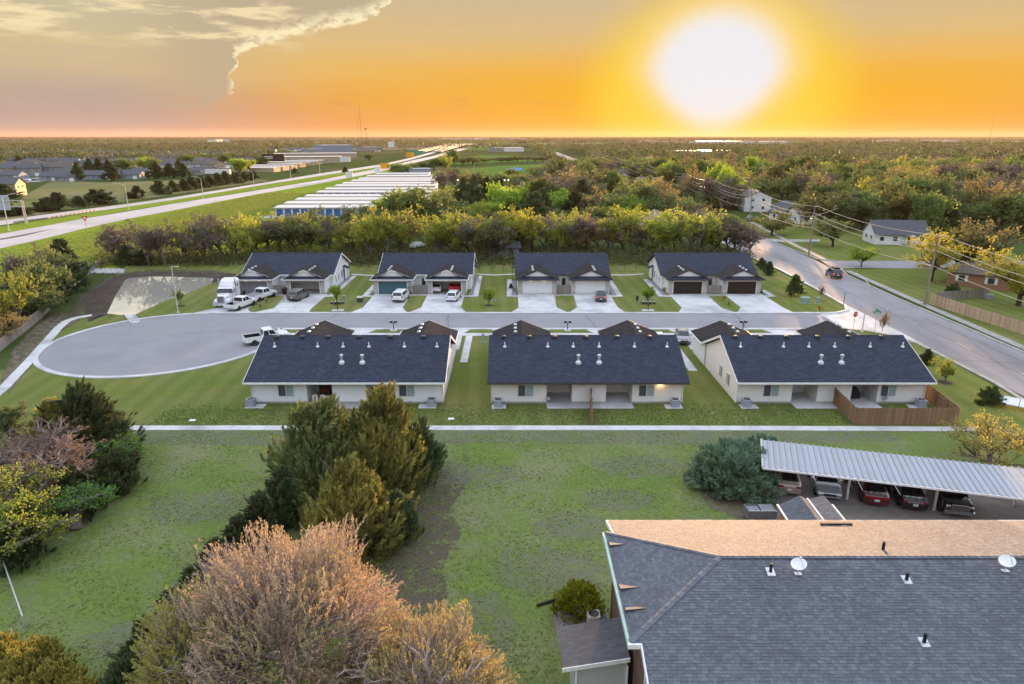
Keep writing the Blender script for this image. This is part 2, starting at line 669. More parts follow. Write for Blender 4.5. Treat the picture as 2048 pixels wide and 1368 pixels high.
M_FLUE = mat('flue_metal', (0.62, 0.66, 0.68), (0.5, 0.55, 0.58), 4, 0.35, 0.5, metal=0.5)
M_WOOD = mat('cedar_plank', (0.52, 0.38, 0.26), (0.40, 0.28, 0.18), 3.0, 0.85, 0.15, 0.2, 20, rnd=0.22, stretch=(1, 1, 0.25))
M_WOOD_D = mat('brown_plank', (0.27, 0.165, 0.10), (0.20, 0.12, 0.072), 3.0, 0.85, 0.15, 0.2, 20, rnd=0.2, stretch=(1, 1, 0.25))
M_WOOD_G = mat('grey_plank', (0.30, 0.27, 0.25), (0.21, 0.19, 0.175), 3.0, 0.9, 0.1, 0.2, 20, rnd=0.2, stretch=(1, 1, 0.25))
M_GRAVEL = mat('grey_gravel', (0.30, 0.30, 0.32), (0.17, 0.17, 0.185), 9.0, 0.9, 0.2, 0.8, 22)
M_PAINT_Y = mat('yellow_paint', (0.62, 0.50, 0.22), (0.50, 0.42, 0.22), 3, 0.8)
M_PAINT_W = mat('white_paint', (0.66, 0.65, 0.63), (0.52, 0.51, 0.50), 3, 0.8)
M_BARK = mat('tree_bark', (0.085, 0.068, 0.055), (0.05, 0.04, 0.033), 6, 0.9, 0.1, 0.4, 20)
M_BARK_G = mat('grey_bark', (0.17, 0.145, 0.13), (0.11, 0.092, 0.082), 6, 0.9, 0.1, 0.4, 20)
M_POLE = mat('weathered_pole', (0.30, 0.25, 0.20), (0.20, 0.16, 0.13), 6, 0.9, 0.1, stretch=(1, 1, 0.1))
M_LAMP = mat('lamp_steel', (0.50, 0.55, 0.58), (0.45, 0.50, 0.53), 2, 0.45, 0.4)

# ================================================================== ground and paving
G_BASE = grass_mat('far_ground', (0.075, 0.105, 0.034), (0.060, 0.085, 0.030), (0.15, 0.125, 0.08), (0.50, 0.60), 0.0035, 0.4, 0.3)
G_FIELD = grass_mat('rough_lawn', (0.170, 0.232, 0.058), (0.132, 0.190, 0.048), (0.255, 0.245, 0.150), (0.40, 0.70), 0.16, 3.2, 1.2, dirt=((0.235, 0.205, 0.165), (0.62, 0.74)))
G_LAWN = grass_mat('mown_lawn', (0.172, 0.216, 0.052), (0.136, 0.182, 0.044), (0.235, 0.218, 0.090), (0.38, 0.66), 0.11, 5.0, 0.7, stripe=(2.3, 0.05, 0.35), dirt=((0.19, 0.17, 0.12), (0.70, 0.80)))
G_BANK = grass_mat('bright_grass', (0.235, 0.300, 0.040), (0.180, 0.250, 0.038), (0.26, 0.23, 0.095), (0.55, 0.78), 0.035, 0.9, 0.9)
G_DRYF = grass_mat('dry_field', (0.185, 0.190, 0.075), (0.15, 0.165, 0.065), (0.245, 0.215, 0.125), (0.42, 0.62), 0.02, 0.6, 0.4)
G_GREENF = grass_mat('green_field', (0.105, 0.20, 0.045), (0.09, 0.175, 0.04), (0.16, 0.19, 0.07), (0.5, 0.75), 0.012, 0.5, 0.3)
G_DIRT = grass_mat('bare_soil', (0.175, 0.150, 0.110), (0.14, 0.12, 0.088), (0.125, 0.150, 0.055), (0.46, 0.62), 0.22, 4.0, 0.8)
G_STRIP = grass_mat('gravelly_verge', (0.20, 0.195, 0.165), (0.135, 0.165, 0.075), (0.215, 0.20, 0.185), (0.42, 0.58), 0.35, 4.0, 0.9)
G_MUD = grass_mat('dark_mud', (0.095, 0.078, 0.062), (0.070, 0.058, 0.048), (0.125, 0.105, 0.085), (0.45, 0.65), 0.4, 3.0, 0.9)


def sheet(name, poly, z, m, th=None):
    """a flat sheet (or a slab of thickness th whose top is at z)"""
    b = MB()
    if th:
        b.prism(poly, z - th, z)
    else:
        b.add([(p[0], p[1], z) for p in poly], [tuple(range(len(poly)))])
    return kind(b.build(name, m), 'structure')


def rect(x0, y0, x1, y1):
    return [(x0, y0), (x1, y0), (x1, y1), (x0, y1)]


def GP(*pts, z=0.0):
    return [G(px, py, z) for px, py in pts]


def big_grid(name, x0, y0, x1, y1, nx, ny, z, m):
    xs, ys = np.linspace(x0, x1, nx), np.linspace(y0, y1, ny)
    X_, Y_ = np.meshgrid(xs, ys)
    V = np.stack([X_.ravel(), Y_.ravel(), np.full(X_.size, z)], 1)
    i = np.arange((ny - 1) * (nx - 1))
    r, c = i // (nx - 1), i % (nx - 1)
    a = r * nx + c
    return kind(np_mesh(name, V, np.stack([a, a + 1, a + nx + 1, a + nx], 1), m), 'structure')


big_grid('ground', -20000, -400, 20000, 21000, 3, 3, -0.012, G_BASE)
sheet('field', rect(-75, -60, 51.8, 57.5), 0.0, G_FIELD)
sheet('lawn', [(-75, 57.5), (51.8, 57.5), (51.8, 64), (53.0, 90), (53.0, 150), (46, 147), (-60, 147), (-80, 140), (-66, 100), (-58, 75)], 0.0, G_LAWN)
sheet('east_lawn', [(64.2, -10), (150, -10), (150, 137), (66.5, 137)], 0.0, G_LAWN)
sheet('corner_lawn', [(66.8, 145.5), (110, 145.5), (125, 175), (75, 215), (70, 215)], 0.0, G_LAWN)
sheet('embankment_grass', [(-90, 80), (-82, 135), (-78, 152), (-40, 152), (-48, 205), (-72, 224), (-84, 231), (-93, 470), (-90, 640), (-98, 640), (-105, 500), (-118, 330), (-126, 225), (-126, 100)], 0.004, G_BANK)
sheet('median_grass', [(-153.5, 190), (-149, 240), (-143, 300), (-134, 400), (-124, 540), (-118, 700), (-107, 700), (-112, 540), (-122, 400), (-133, 300), (-139, 240), (-141, 170)], 0.004, G_BANK)
sheet('dry_meadow', GP((0, 442), (130, 420), (280, 398), (420, 378), (540, 361), (470, 352), (330, 362), (190, 365), (110, 358), (60, 385), (0, 430)), 0.004, G_DRYF)
sheet('playing_field', GP((775, 349), (860, 343), (1010, 331), (1130, 327), (1130, 335), (1135, 345), (1000, 349), (880, 352)), 0.004, G_GREENF)
FF = [grass_mat('tan_field', (0.22, 0.19, 0.12), (0.18, 0.16, 0.10), (0.26, 0.22, 0.15), (0.4, 0.6), 0.004, 0.1, 0.1), G_GREENF, grass_mat('pale_field', (0.20, 0.205, 0.10), (0.17, 0.18, 0.09), (0.24, 0.21, 0.13), (0.4, 0.6), 0.004, 0.1, 0.1)]
fdr = random.Random(12)
for i in range(34):
    yy = 1350 + 6500 * fdr.random() ** 1.8
    xx = fdr.uniform(-.8, .8) * yy
    w_, d_ = fdr.uniform(120, 520) * (1 + yy / 5000), fdr.uniform(120, 420) * (1 + yy / 4000)
    sheet('farm_field', rect(xx, yy, xx + w_, yy + d_), 0.012 + i * .004, FF[i % 3])
sheet('roadside_field', GP((930, 317), (960, 310), (1040, 312), (1100, 322), (1010, 325), (900, 330)), 0.004, G_GREENF)
P_DIRT = patch_mat('soil_patch', (0.20, 0.17, 0.13), (0.15, 0.125, 0.095))
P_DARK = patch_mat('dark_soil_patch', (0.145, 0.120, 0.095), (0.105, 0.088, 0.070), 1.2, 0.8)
P_GRIT = patch_mat('gritty_patch', (0.26, 0.25, 0.21), (0.18, 0.18, 0.13), 0.9, 0.42)
P_PALE = patch_mat('worn_grass_patch', (0.255, 0.245, 0.18), (0.19, 0.20, 0.13), 1.1, 0.45)
soft_patch('dirt_track', GP((-10, 775), (20, 700), (70, 650), (110, 622), (165, 618), (165, 640), (120, 660), (60, 735), (10, 800)), 0.006, P_DIRT, .7)
soft_patch('pond_margin_soil', GP((112, 645), (150, 590), (205, 556), (240, 544), (300, 538), (440, 538), (490, 549), (440, 562), (250, 570), (215, 640)), 0.007, P_DARK, .72)
soft_patch('verge_strip', [(-36, 54.6), (-18, 54.0), (0, 54.8), (16, 54.3), (36, 55), (36, 57.4), (16, 57.45), (0, 57.45), (-18, 57.45), (-36, 57.4)], 0.006, P_GRIT, .8)
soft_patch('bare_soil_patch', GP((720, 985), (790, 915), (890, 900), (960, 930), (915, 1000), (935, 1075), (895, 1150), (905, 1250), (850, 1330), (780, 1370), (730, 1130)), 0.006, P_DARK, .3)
soft_patch('bare_soil_patch', GP((1385, 975), (1470, 960), (1540, 975), (1535, 1045), (1470, 1040), (1420, 1020)), 0.006, P_DIRT, .6)
for k_, (cx_, cy_, rx_, ry_) in enumerate(((-9.5, 42, 2.4, 1.6), (-13.5, 37.5, 1.8, 1.5), (-17.5, 34.5, 2.6, 1.5), (-20, 30.5, 2.6, 1.3), (2, 36.5, 3.0, 2.2), (4, 41.5, 2.4, 1.5), (-1.5, 31.5, 1.6, 2.4), (-23, 44, 3.2, 2), (10.5, 50.5, 3.4, 1.8), (-4, 49, 4.5, 1.8), (8, 45, 2.4, 1.5))):
    soft_patch('worn_grass_patch', [(cx_ + 1.6 * rx_ * math.cos(a * .6283), cy_ + 1.6 * ry_ * math.sin(a * .6283)) for a in range(10)], 0.004 + .0003 * k_, P_PALE, .05)

# ---- street with the cul-de-sac bulb
STZ = 0.03
BC, BR = (-45.5, 86.0), 14.0
th0, th1 = math.asin((100.4 - 86) / 14.45), -math.asin(0)
bulb = []
a0 = math.atan2(6.0, math.sqrt(BR ** 2 - 36))
n = 60
for i in range(n + 1):
    a = math.pi / 2 - 0.02 + (2 * math.pi - math.pi / 2 + a0 + 0.02) * i / n
    bulb.append((BC[0] + BR * math.cos(a), BC[1] + BR * math.sin(a)))


def offset_line(pts, d):
    out = []
    for i, p in enumerate(pts):
        a = Vector(pts[max(0, i - 1)])
        b = Vector(pts[min(len(pts) - 1, i + 1)])
        t = (b - a).normalized()
        out.append((p[0] - t.y * d, p[1] + t.x * d))
    return out


def ribbon(name, pts, w0, w1, z, m, th=None, parent=None, st=True):
    """strip between offsets w0 and w1 of a centre line"""
    A, B = offset_line(pts, w0), offset_line(pts, w1)
    b = MB()
    zf = z if callable(z) else (lambda i: z)
    for i in range(len(pts) - 1):
        q = [(*A[i], zf(i)), (*A[i + 1], zf(i + 1)), (*B[i + 1], zf(i + 1)), (*B[i], zf(i))]
        if w1 < w0:
            q = q[::-1]
        q = q[::-1] if (w1 > w0) == False else q
        if th:
            b.slab(q, th)
        else:
            b.add(q, [(0, 1, 2, 3)])
    o = b.build(name, m, parent)
    if parent is None and st:
        kind(o, 'structure')
    return o


sheet('street', bulb + [(-32.85, 92.0), (46.5, 92.0), (46.5, 100.3), (-45.0, 100.3)], STZ, M_ASPH)
kerb_pts = [(46.0, 100.35), (20, 100.35), (-45.2, 100.35)] + bulb[1:] + [(-32.3, 91.95), (0, 91.95), (46, 91.95)]
ribbon('kerb', kerb_pts, 0.0, -0.62, 0.11, M_CONC, 0.12)
sheet('street_apron', [(46.5, 92.0), (46.5, 100.3), (49.5, 100.4), (52.1, 102.2), (53.3, 105.5), (53.3, 84.5), (51.5, 88.5), (49.0, 91.0)], 0.034, M_CONC)
kerb2 = [(46.0, 100.35), (49.5, 100.5), (52.0, 102.2), (53.2, 105.5), (53.9, 120), (54.2, 135), (53.6, 150), (53.4, 180)]
ribbon('kerb', kerb2, 0.0, 0.5, 0.12, M_CONC, 0.12)
ribbon('kerb', [(46.0, 91.95), (49, 91.0), (51.5, 88.5), (52.9, 84.5), (52.9, 70), (51.8, 60), (51.2, -10)], 0.0, -0.5, 0.12, M_CONC2, 0.12)

# ---- avenue on the right side and the side street
sheet('avenue', [(52.0, -30), (63.3, -30), (63.4, 80), (63.6, 110), (65.0, 137.2), (66.0, 150), (66.3, 176), (69.5, 330), (73.5, 700), (76, 1300), (64, 1300), (63.5, 700), (58.5, 420), (55.5, 250), (53.6, 180), (54.2, 135), (53.2, 106), (53.1, 84)], 0.022, M_ASPH2)
sheet('side_street', GP((1664, 537), (1700, 536), (1800, 537), (1935, 538), (2048, 541), (2048, 523), (1935, 523), (1800, 522), (1690, 522), (1640, 520)), 0.026, M_ASPH)
ribbon('kerb', [(63.3, -30), (63.4, 80), (63.6, 110), (64.5, 130), (66.5, 137), (70, 138.0)], 0.0, -0.45, 0.12, M_CONC2, 0.12)
ribbon('kerb', [(69.5, 145.8), (66.6, 148), (66.2, 160), (66.6, 190), (69.2, 300)], 0.0, -0.45, 0.12, M_CONC2, 0.12)
for i, yy in enumerate(range(34, 330, 12)):
    sheet('lane_marking', rect(57.75 + (yy > 200) * 1.5 + (yy > 260) * 1.5, yy, 57.9 + (yy > 200) * 1.5 + (yy > 260) * 1.5, yy + 3.2), 0.0265, M_PAINT_Y)


def slabs(name, pts, w, z, m, step=1.55, gap=0.02, limit=400):
    """pavement cast in separate bays, each bay a slab of its own"""
    root = MB()
    segs = []
    for a, b in zip(pts, pts[1:]):
        a, b = Vector(a), Vector(b)
        L = (b - a).length
        k = max(1, round(L / step))
        t = (b - a) / L
        nrm = Vector((-t.y, t.x))
        for i in range(k):
            s0, s1 = L * i / k + gap / 2, L * (i + 1) / k - gap / 2
            p, q = a + t * s0, a + t * s1
            segs.append([p - nrm * w / 2, q - nrm * w / 2, q + nrm * w / 2, p + nrm * w / 2])
    base = ribbon(name, pts, w / 2 - 0.01, -w / 2 + 0.01, z - 0.025, M_CONC2)
    rng = random.Random(len(pts))
    for s in segs[:limit]:
        MB().prism([tuple(p) for p in s], z - 0.06, z + rng.uniform(-0.004, 0.006)).build('slab', m, base)
    return base


slabs('sidewalk', [(-36.9, 57.95), (-10, 57.95), (12, 57.95), (43, 57.7)], 0.98, 0.06, M_CONC)
slabs('sidewalk', [G(-20, 800), G(8, 776), G(62, 719), G(118, 655), G(133, 643), G(152, 636), G(195, 629)], 1.15, 0.06, M_CONC)
slabs('sidewalk', [(64.9, 20), (65.0, 80), (65.7, 104), (67.0, 134.5)], 1.25, 0.06, M_CONC2)
slabs('sidewalk', [(68.2, 148), (69.6, 165), (72.3, 191), (75, 215)], 1.3, 0.06, M_CONC2)
slabs('sidewalk', [(-31, 88.8), (-3, 88.8), (20, 88.8), (43, 88.8)], 1.3, 0.075, M_CONC)
slabs('garden_path', [(-7.0, 131.2), (-3.5, 130.2), (1.0, 131.2)], 0.7, 0.05, M_CONC)
slabs('garden_path', [(-31.2, 131.0), (-28.0, 129.9), (-23.0, 129.9)], 0.7, 0.05, M_CONC)
slabs('garden_path', [(17.2, 130.4), (22.0, 130.2), (25.6, 131.2)], 0.7, 0.05, M_CONC)
sheet('driveway_crossing', GP((1520, 476), (1560, 479), (1640, 479), (1640, 483), (1560, 484), (1530, 482)), 0.03, M_CONC2)

# ---- driveways of the far row: one concrete apron per house with a grass wedge in it
DRV = [
    [(-48.4, 100.45), (-31.0, 100.45), (-33.6, 103.7), (-33.0, 112.3), (-31.3, 112.3), (-31.3, 113.7), (-46.0, 113.7), (-45.2, 102.4)],
    [(-24.8, 100.45), (-6.8, 100.45), (-8.0, 103.9), (-8.2, 112.3), (-8.2, 113.7), (-23.4, 113.7), (-23.4, 104)],
    [(-0.3, 100.45), (17.5, 100.45), (16.25, 103.6), (16.6, 112.3), (16.6, 113.7), (1.0, 113.7), (1.0, 103.9)],
    [(25.2, 100.45), (42.9, 100.45), (41.7, 103.6), (42.5, 112.3), (42.5, 113.7), (27.0, 113.7), (26.6, 103.9)],
]
MED = [
    [(-39.6, 100.8), (-37.2, 103.6), (-38.3, 112.1), (-41.6, 112.1), (-40.9, 102.7)],
    [(-15.9, 100.8), (-14.25, 103.9), (-14.4, 112.1), (-17.1, 112.1), (-17.15, 103.9)],
    [(8.6, 100.8), (10.1, 103.9), (10.4, 112.1), (7.3, 112.1), (7.0, 104.2)],
    [(34.2, 100.8), (35.8, 103.9), (36.0, 112.1), (33.1, 112.1), (32.8, 103.9)],
]
for d, q in zip(DRV, MED):
    base = sheet('driveway', d, 0.044, M_CONC2)
    x0, x1 = d[0][0], d[1][0]
    xm0, xm1 = min(p[0] for p in q), max(p[0] for p in q)
    bays = []
    lx0 = min(p[0] for p in d[-2:]) + 0.02
    rx1 = max(p[0] for p in d[2:5])
    for xa, xb in ((lx0, xm0 + 0.02), (xm1 - 0.02, rx1)):
        for k in range(2):
            ya, yb = 104.0 + k * 4.7 + (0.02 if k else 0), 104.0 + (k + 1) * 4.7
            xc = (xa + xb) / 2
            bays += [rect(xa, ya, xc - 0.015, yb), rect(xc + 0.015, ya, xb, yb)]
    bays.append([(d[0][0], 100.5), (q[0][0], 100.5), (q[4][0], q[4][1]), (q[4][0], 103.96), (lx0, 103.96)])
    bays.append([(q[0][0], 100.5), (d[1][0], 100.5), (rx1, 103.96), (q[1][0], 103.96), (q[1][0], q[1][1])])
    for p in bays:
        MB().prism(p, 0.02, 0.058).build('slab', M_CONC, base)
    sheet('grass_wedge', q, 0.072, G_LAWN)
# side paths and gravel strips along the far houses
for x0, x1, side in ((-31.3, -29.9, 1), (-23.9, -25.2, -1), (-7.2, -5.7, 1), (0.7, -0.9, -1), (17.0, 18.6, 1), (26.2, 24.6, -1), (43.0, 44.2, 1)):
    a, b = sorted((x1, x1 - 0.85 * side))
    y1 = 129.4 if side > 0 and x0 < 40 else 126.0
    if x0 > 40:
        y1 = 116.5
    sheet('garden_path', rect(a, 111.6, b, y1), 0.05, M_CONC, 0.06)
    c, e = sorted((x0, x1 - 0.85 * side))
    sheet('gravel_bed', rect(c + 0.01, 112.6, e - 0.01, y1 - 1), 0.03, M_GRAVEL)
    a2, b2 = sorted((x0 - 0.9 * side, x1))
    sheet('garden_path', rect(a2, 111.6, b2, 112.45), 0.052, M_CONC, 0.06)
# near row: driveways run away from us to the street
for hx in (-26.2, -2.1, 22.4):
    for xa in (hx + 0.2, hx + 13.3):
        sheet('driveway', [(xa, 82.0), (xa + 6.2, 82.0), (xa + 6.2, 89.4), (xa + 7.4, 91.9), (xa - 1.2, 91.9), (xa, 89.4)], 0.05, M_CONC, 0.06)
sheet('garden_path', rect(20.3, 74.0, 21.3, 88.2), 0.04, M_CONC, 0.05)
sheet('garden_path', rect(-6.2, 77.0, -5.3, 88.2), 0.04, M_CONC, 0.05)

# ---- pond, its banks and the concrete flume
WATER = bpy.data.materials.new('pond_water')
WATER.use_nodes = True
nt = WATER.node_tree
b_ = nt.nodes['Principled BSDF']
tc_ = nt.nodes.new('ShaderNodeTexCoord')
v_ = X(nt, tc_.outputs['Object'])
scum = noise(nt, v_, 0.22, 6, 0.7, 0.8).step(0.66, 0.72)
nt.links.new(mixc(nt, scum, (0.78, 0.75, 0.64), (0.50, 0.50, 0.32)).k, b_.inputs['Base Color'])
nt.links.new((scum * 0.5 + 0.004).k, b_.inputs['Roughness'])
nt.links.new((scum * -0.6 + 0.6).k, b_.inputs['Metallic'])
b_.inputs['IOR'].default_value = 1.5
b_.inputs['Specular IOR Level'].default_value = 1.0
bn_ = nt.nodes.new('ShaderNodeBump')
bn_.inputs['Strength'].default_value = 0.015
bn_.inputs['Distance'].default_value = 0.02
nt.links.new(noise(nt, v_, 2.5, 2).k, bn_.inputs['Height'])
nt.links.new(bn_.outputs[0], b_.inputs['Normal'])
pond = GP((214, 627), (232, 590), (250, 560), (258, 556), (300, 553), (360, 554), (428, 556), (424, 566), (385, 583), (330, 602), (270, 629), (240, 630))
sheet('pond', pond, 0.012, WATER)
bank = MB()
pc = Vector((sum(p[0] for p in pond) / len(pond), sum(p[1] for p in pond) / len(pond)))
for i in range(1, 8):
    a, b = Vector(pond[i % len(pond)]), Vector(pond[(i - 1) % len(pond)])
    a2, b2 = a + (a - pc).normalized() * 2.4, b + (b - pc).normalized() * 2.4
    a3, b3 = a + (a - pc).normalized() * 5.0, b + (b - pc).normalized() * 5.0
    bank.add([(*a, 0.0), (*b, 0.0), (*b2, 0.22), (*a2, 0.22)], [(0, 1, 2, 3)])
    bank.add([(*a2, 0.22), (*b2, 0.22), (*b3, 0.0), (*a3, 0.0)], [(0, 1, 2, 3)])
kind(bank.build('pond_bank', G_MUD), 'structure')
fl = MB()
A, B_, C_, D_ = GV(249, 629, .05), GV(267, 629, .05), GV(280, 644, .05), GV(262, 646, .05)
fl.slab([A, D_, C_, B_], 0.08)
for p, q in ((A, D_), (B_, C_)):
    fl.tube(p + Vector((0, 0, .04)), q + Vector((0, 0, .04)), 0.14, n=6)
kind(fl.build('drain_flume', M_CONC), 'structure')

# ---- freeway: two carriageways, rising to the overpass far ahead
def road_strip(name, near_px, far_px, m, zs, dz=0.03):
    b = MB()
    A = [G(*p) for p in near_px]
    B = [G(*p) for p in far_px]
    for i in range(len(A) - 1):
        z0, z1 = zs[i] + dz, zs[i + 1] + dz
        b.add([(*A[i], z0), (*A[i + 1], z1), (*B[i + 1], z1), (*B[i], z0)], [(0, 1, 2, 3)])
    return kind(b.build(name, m), 'structure'), A, B


ys_n = [(-60, 512), (0, 497), (85, 478), (170, 457), (250, 439), (350, 420), (512, 389), (640, 367), (762, 343), (824, 327), (870, 316), (930, 299), (950, 292)]
ys_f = [(-60, 478), (0, 468), (85, 453), (170, 437), (250, 424), (350, 407), (512, 381), (640, 360), (762, 336), (824, 321), (870, 311), (915, 297), (940, 290)]
road_strip('freeway', ys_n, ys_f, M_HWY, [0.0] * 13)
fn = [(-60, 462), (0, 451), (125, 431.5), (250, 414.5), (350, 399.5), (512, 372.5), (640, 352), (762, 333), (824, 319), (870, 306), (905, 295.5)]
ff = [(-60, 452), (0, 441.5), (125, 424.5), (250, 408.5), (350, 394.5), (512, 368), (640, 347), (762, 329), (824, 315), (862, 304), (890, 294.5)]
road_strip('freeway', fn, ff, M_HWY, [0.0] * 11)
for pts in ([(-60, 495), (0, 482), (85, 465), (170, 447), (250, 431.5), (350, 413.5), (512, 385), (640, 363.5), (762, 339.5)], ):
    w = [G(*p) for p in pts]
    ribbon('lane_marking', w, 0.12, -0.12, 0.036, M_PAINT_W)
sheet('gore_marking', GP((0, 477.5), (110, 457), (50, 472), (0, 480.5)), 0.036, mat('old_tar', (0.10, 0.095, 0.095), None, 1, 0.9))

# ---- tar sealed cracks in the paving
M_TAR = mat('crack_tar', (0.10, 0.098, 0.10), None, 2, .9)
tr_ = random.Random(8)
for x0_, y0_, x1_, y1_ in ((-28, 92.5, -26, 100), (-9, 92.2, -9.6, 100), (12, 92.2, 11, 100), (33, 92.4, 33.6, 100), (57.6, 60, 57.9, 135), (53.5, 100, 63, 104), (52.9, 78, 63.2, 76), (54, 122, 64, 125), (56, 146, 66, 150), (60.8, 66, 61, 98)):
    k_ = 14
    p_ = [(x0_ + (x1_ - x0_) * i / k_ + tr_.uniform(-.18, .18), y0_ + (y1_ - y0_) * i / k_ + tr_.uniform(-.18, .18)) for i in range(k_ + 1)]
    ribbon('tar_seam', p_, .045, -.045, .0345 if x0_ < 50 else .0275, M_TAR)

# ---- rocks by the pond inlet
rng = np.random.default_rng(3)


def scatter_rocks(name, pts, smin, smax, m):
    base = np.array([[1, 0, 0], [0, 1, 0], [-1, 0, 0], [0, -1, 0], [0, 0, .8], [0, 0, -.5]], float)
    tri = np.array([[0, 1, 4], [1, 2, 4], [2, 3, 4], [3, 0, 4], [1, 0, 5], [2, 1, 5], [3, 2, 5], [0, 3, 5]])
    n = len(pts)
    s = rng.uniform(smin, smax, (n, 1, 1)) * rng.uniform(.7, 1.3, (n, 6, 1))
    a = rng.uniform(0, 6.28, n)
    rot = np.zeros((n, 3, 3))
    rot[:, 0, 0] = np.cos(a); rot[:, 0, 1] = -np.sin(a); rot[:, 1, 0] = np.sin(a); rot[:, 1, 1] = np.cos(a); rot[:, 2, 2] = 1
    V = np.einsum('nij,kj->nki', rot, base) * s + np.asarray(pts)[:, None, :]
    F = (tri[None] + (np.arange(n) * 6)[:, None, None]).reshape(-1, 3)
    return kind(np_mesh(name, V.reshape(-1, 3), F, m), 'stuff')


M_ROCK = mat('pale_rock', (0.52, 0.50, 0.47), (0.36, 0.34, 0.32), 2.5, 0.9)
pts = [(*G(rng.uniform(168, 248), rng.uniform(539.5, 547)), 0.05) for _ in range(420)]
scatter_rocks('riprap', pts, 0.2, 0.5, M_ROCK)
# ================================================================== duplex houses
def tex_planks(name, a, b, z0, z1, m, parent, w=0.145, th=0.022, gap=0.006, rails=True, post_m=None):
    """a board fence run from a to b: every board a part, plus rails and posts"""
    a, b = Vector(a[:2]), Vector(b[:2])
    L = (b - a).length
    t = (b - a) / L
    ang = math.atan2(t.y, t.x)
    k = max(1, int(L / (w + gap)))
    pitch = L / k
    mb = MB().box((-(pitch - gap) / 2, -th / 2, 0), ((pitch - gap) / 2, th / 2, z1 - z0))
    first = None
    rr = random.Random(int(L * 100))
    for i in range(k):
        p = a + t * (pitch * (i + 0.5))
        if first is None:
            o = first = mb.build('plank', m, parent)
        else:
            o = first.copy()
            COL.objects.link(o)
        o.location = (p.x, p.y, z0 + rr.uniform(-0.012, 0.012))
        o.rotation_euler.z = ang
    nrm = Vector((-t.y, t.x))
    if rails:
        for z in (z0 + 0.25, z1 - 0.3):
            c = a + t * L / 2 + nrm * 0.035
            MB().cbox((0, 0, 0), (L, 0.045, 0.09)).build('rail', m, parent, loc=(c.x, c.y, z), rz=ang)
        kp = max(1, round(L / 2.4))
        for i in range(kp + 1):
            p = a + t * (L * i / kp) + nrm * 0.105
            MB().cbox((0, 0, (z1 - z0) / 2), (0.09, 0.09, z1 - z0)).build('post', m, parent, loc=(p.x, p.y, z0), rz=ang)


def window(parent, x0, x1, y, z0, z1, face=-1, split=True, axis='x', blind=True, fm=None):
    """window in a wall that faces -y (face=-1), +y, or +-x (axis='y'): frame, two panes"""
    fm = fm or M_TRIM
    d = 0.05 * face

    def bx(a, b, za, zb, t0, t1):
        lo, hi = sorted((y + t0 * face, y + t1 * face))
        return ((a, lo, za), (b, hi, zb)) if axis == 'x' else ((lo, a, za), (hi, b, zb))
    f = MB()
    w = 0.07
    for a, b, za, zb in ((x0 - w, x0, z0 - w, z1 + w), (x1, x1 + w, z0 - w, z1 + w), (x0, x1, z1, z1 + w), (x0, x1, z0 - w, z0)):
        f.box(*bx(a, b, za, zb, 0.0, 0.06))
    xm = (x0 + x1) / 2
    if split:
        f.box(*bx(xm - 0.03, xm + 0.03, z0, z1, 0.0, 0.05))
    fr = f.build('window', fm, parent)
    halves = ((x0, xm - .03), (xm + .03, x1)) if split else ((x0, x1),)
    for i, (a, b) in enumerate(halves):
        MB().box(*bx(a, b, z0, z1, 0.004, 0.02)).build('pane', (M_SCREEN if i == 0 else M_BLIND) if blind else M_GLASS, fr)
    return fr


def roof_vent(parent, p, m=None):
    return MB().lathe([(0.16, 0), (0.16, 0.16), (0.30, 0.17), (0.26, 0.26), (0.12, 0.32)], p, 10).build('roof_vent', m or M_DARK, parent)


def cap_vent(parent, p, m=None):
    """box vent with a sloping light hood"""
    b = MB()
    b.add([(p[0] - .21, p[1] - .17, p[2] + .02), (p[0] + .21, p[1] - .17, p[2] + .02), (p[0] + .21, p[1] + .17, p[2] + .06), (p[0] - .21, p[1] + .17, p[2] + .06),
           (p[0] - .14, p[1] - .13, p[2] + .16), (p[0] + .14, p[1] - .13, p[2] + .16), (p[0] + .14, p[1] + .13, p[2] + .18), (p[0] - .14, p[1] + .13, p[2] + .18)],
          [(3, 2, 1, 0), (4, 5, 6, 7), (0, 1, 5, 4), (1, 2, 6, 5), (2, 3, 7, 6), (3, 0, 4, 7)])
    return b.build('box_vent', m or M_FLUE, parent)


def pipe_vent(parent, p, h=0.5):
    return MB().lathe([(0.20, -0.05), (0.17, 0.06), (0.06, 0.10), (0.06, h)], p, 8).build('vent_pipe', M_PIPE, parent)


def flue(parent, p):
    return MB().lathe([(0.34, -0.1), (0.30, 0.08), (0.13, 0.28), (0.12, 0.62), (0.20, 0.64), (0.20, 0.84), (0.10, 0.9)], p, 10).build('flue', M_FLUE, parent)


def ac_unit(label, x, y, z=0.05, pad=None, s=0.78, grp='air conditioners behind the near row of houses'):
    t = thing('air_conditioner', label, 'air conditioner', (x, y, z), 0, grp)
    MB().box((-s / 2, -s / 2, 0.02), (s / 2, s / 2, 0.72)).build('cabinet', mat('ac_grey', (0.33, 0.36, 0.42), (0.25, 0.28, 0.33), 30, 0.5, stretch=(1, 1, 0.02)), t)
    MB().box((-s / 2 - .02, -s / 2 - .02, 0.722), (s / 2 + .02, s / 2 + .02, 0.78)).build('lid', mat('ac_lid', (0.36, 0.38, 0.42)), t)
    MB().lathe([(0.29, 0.785), (0.29, 0.80)], (0, 0, 0), 14).build('fan_grille', M_BLACK, t)
    MB().lathe([(0.07, 0.80), (0.06, 0.83)], (0, 0, 0), 8).build('fan_hub', M_STEEL, t)
    if pad:
        MB().box((pad[0], pad[1], -0.03), (pad[2], pad[3], 0.02)).build('pad', M_CONC, t)
    return t


SL = 0.42      # roof slope


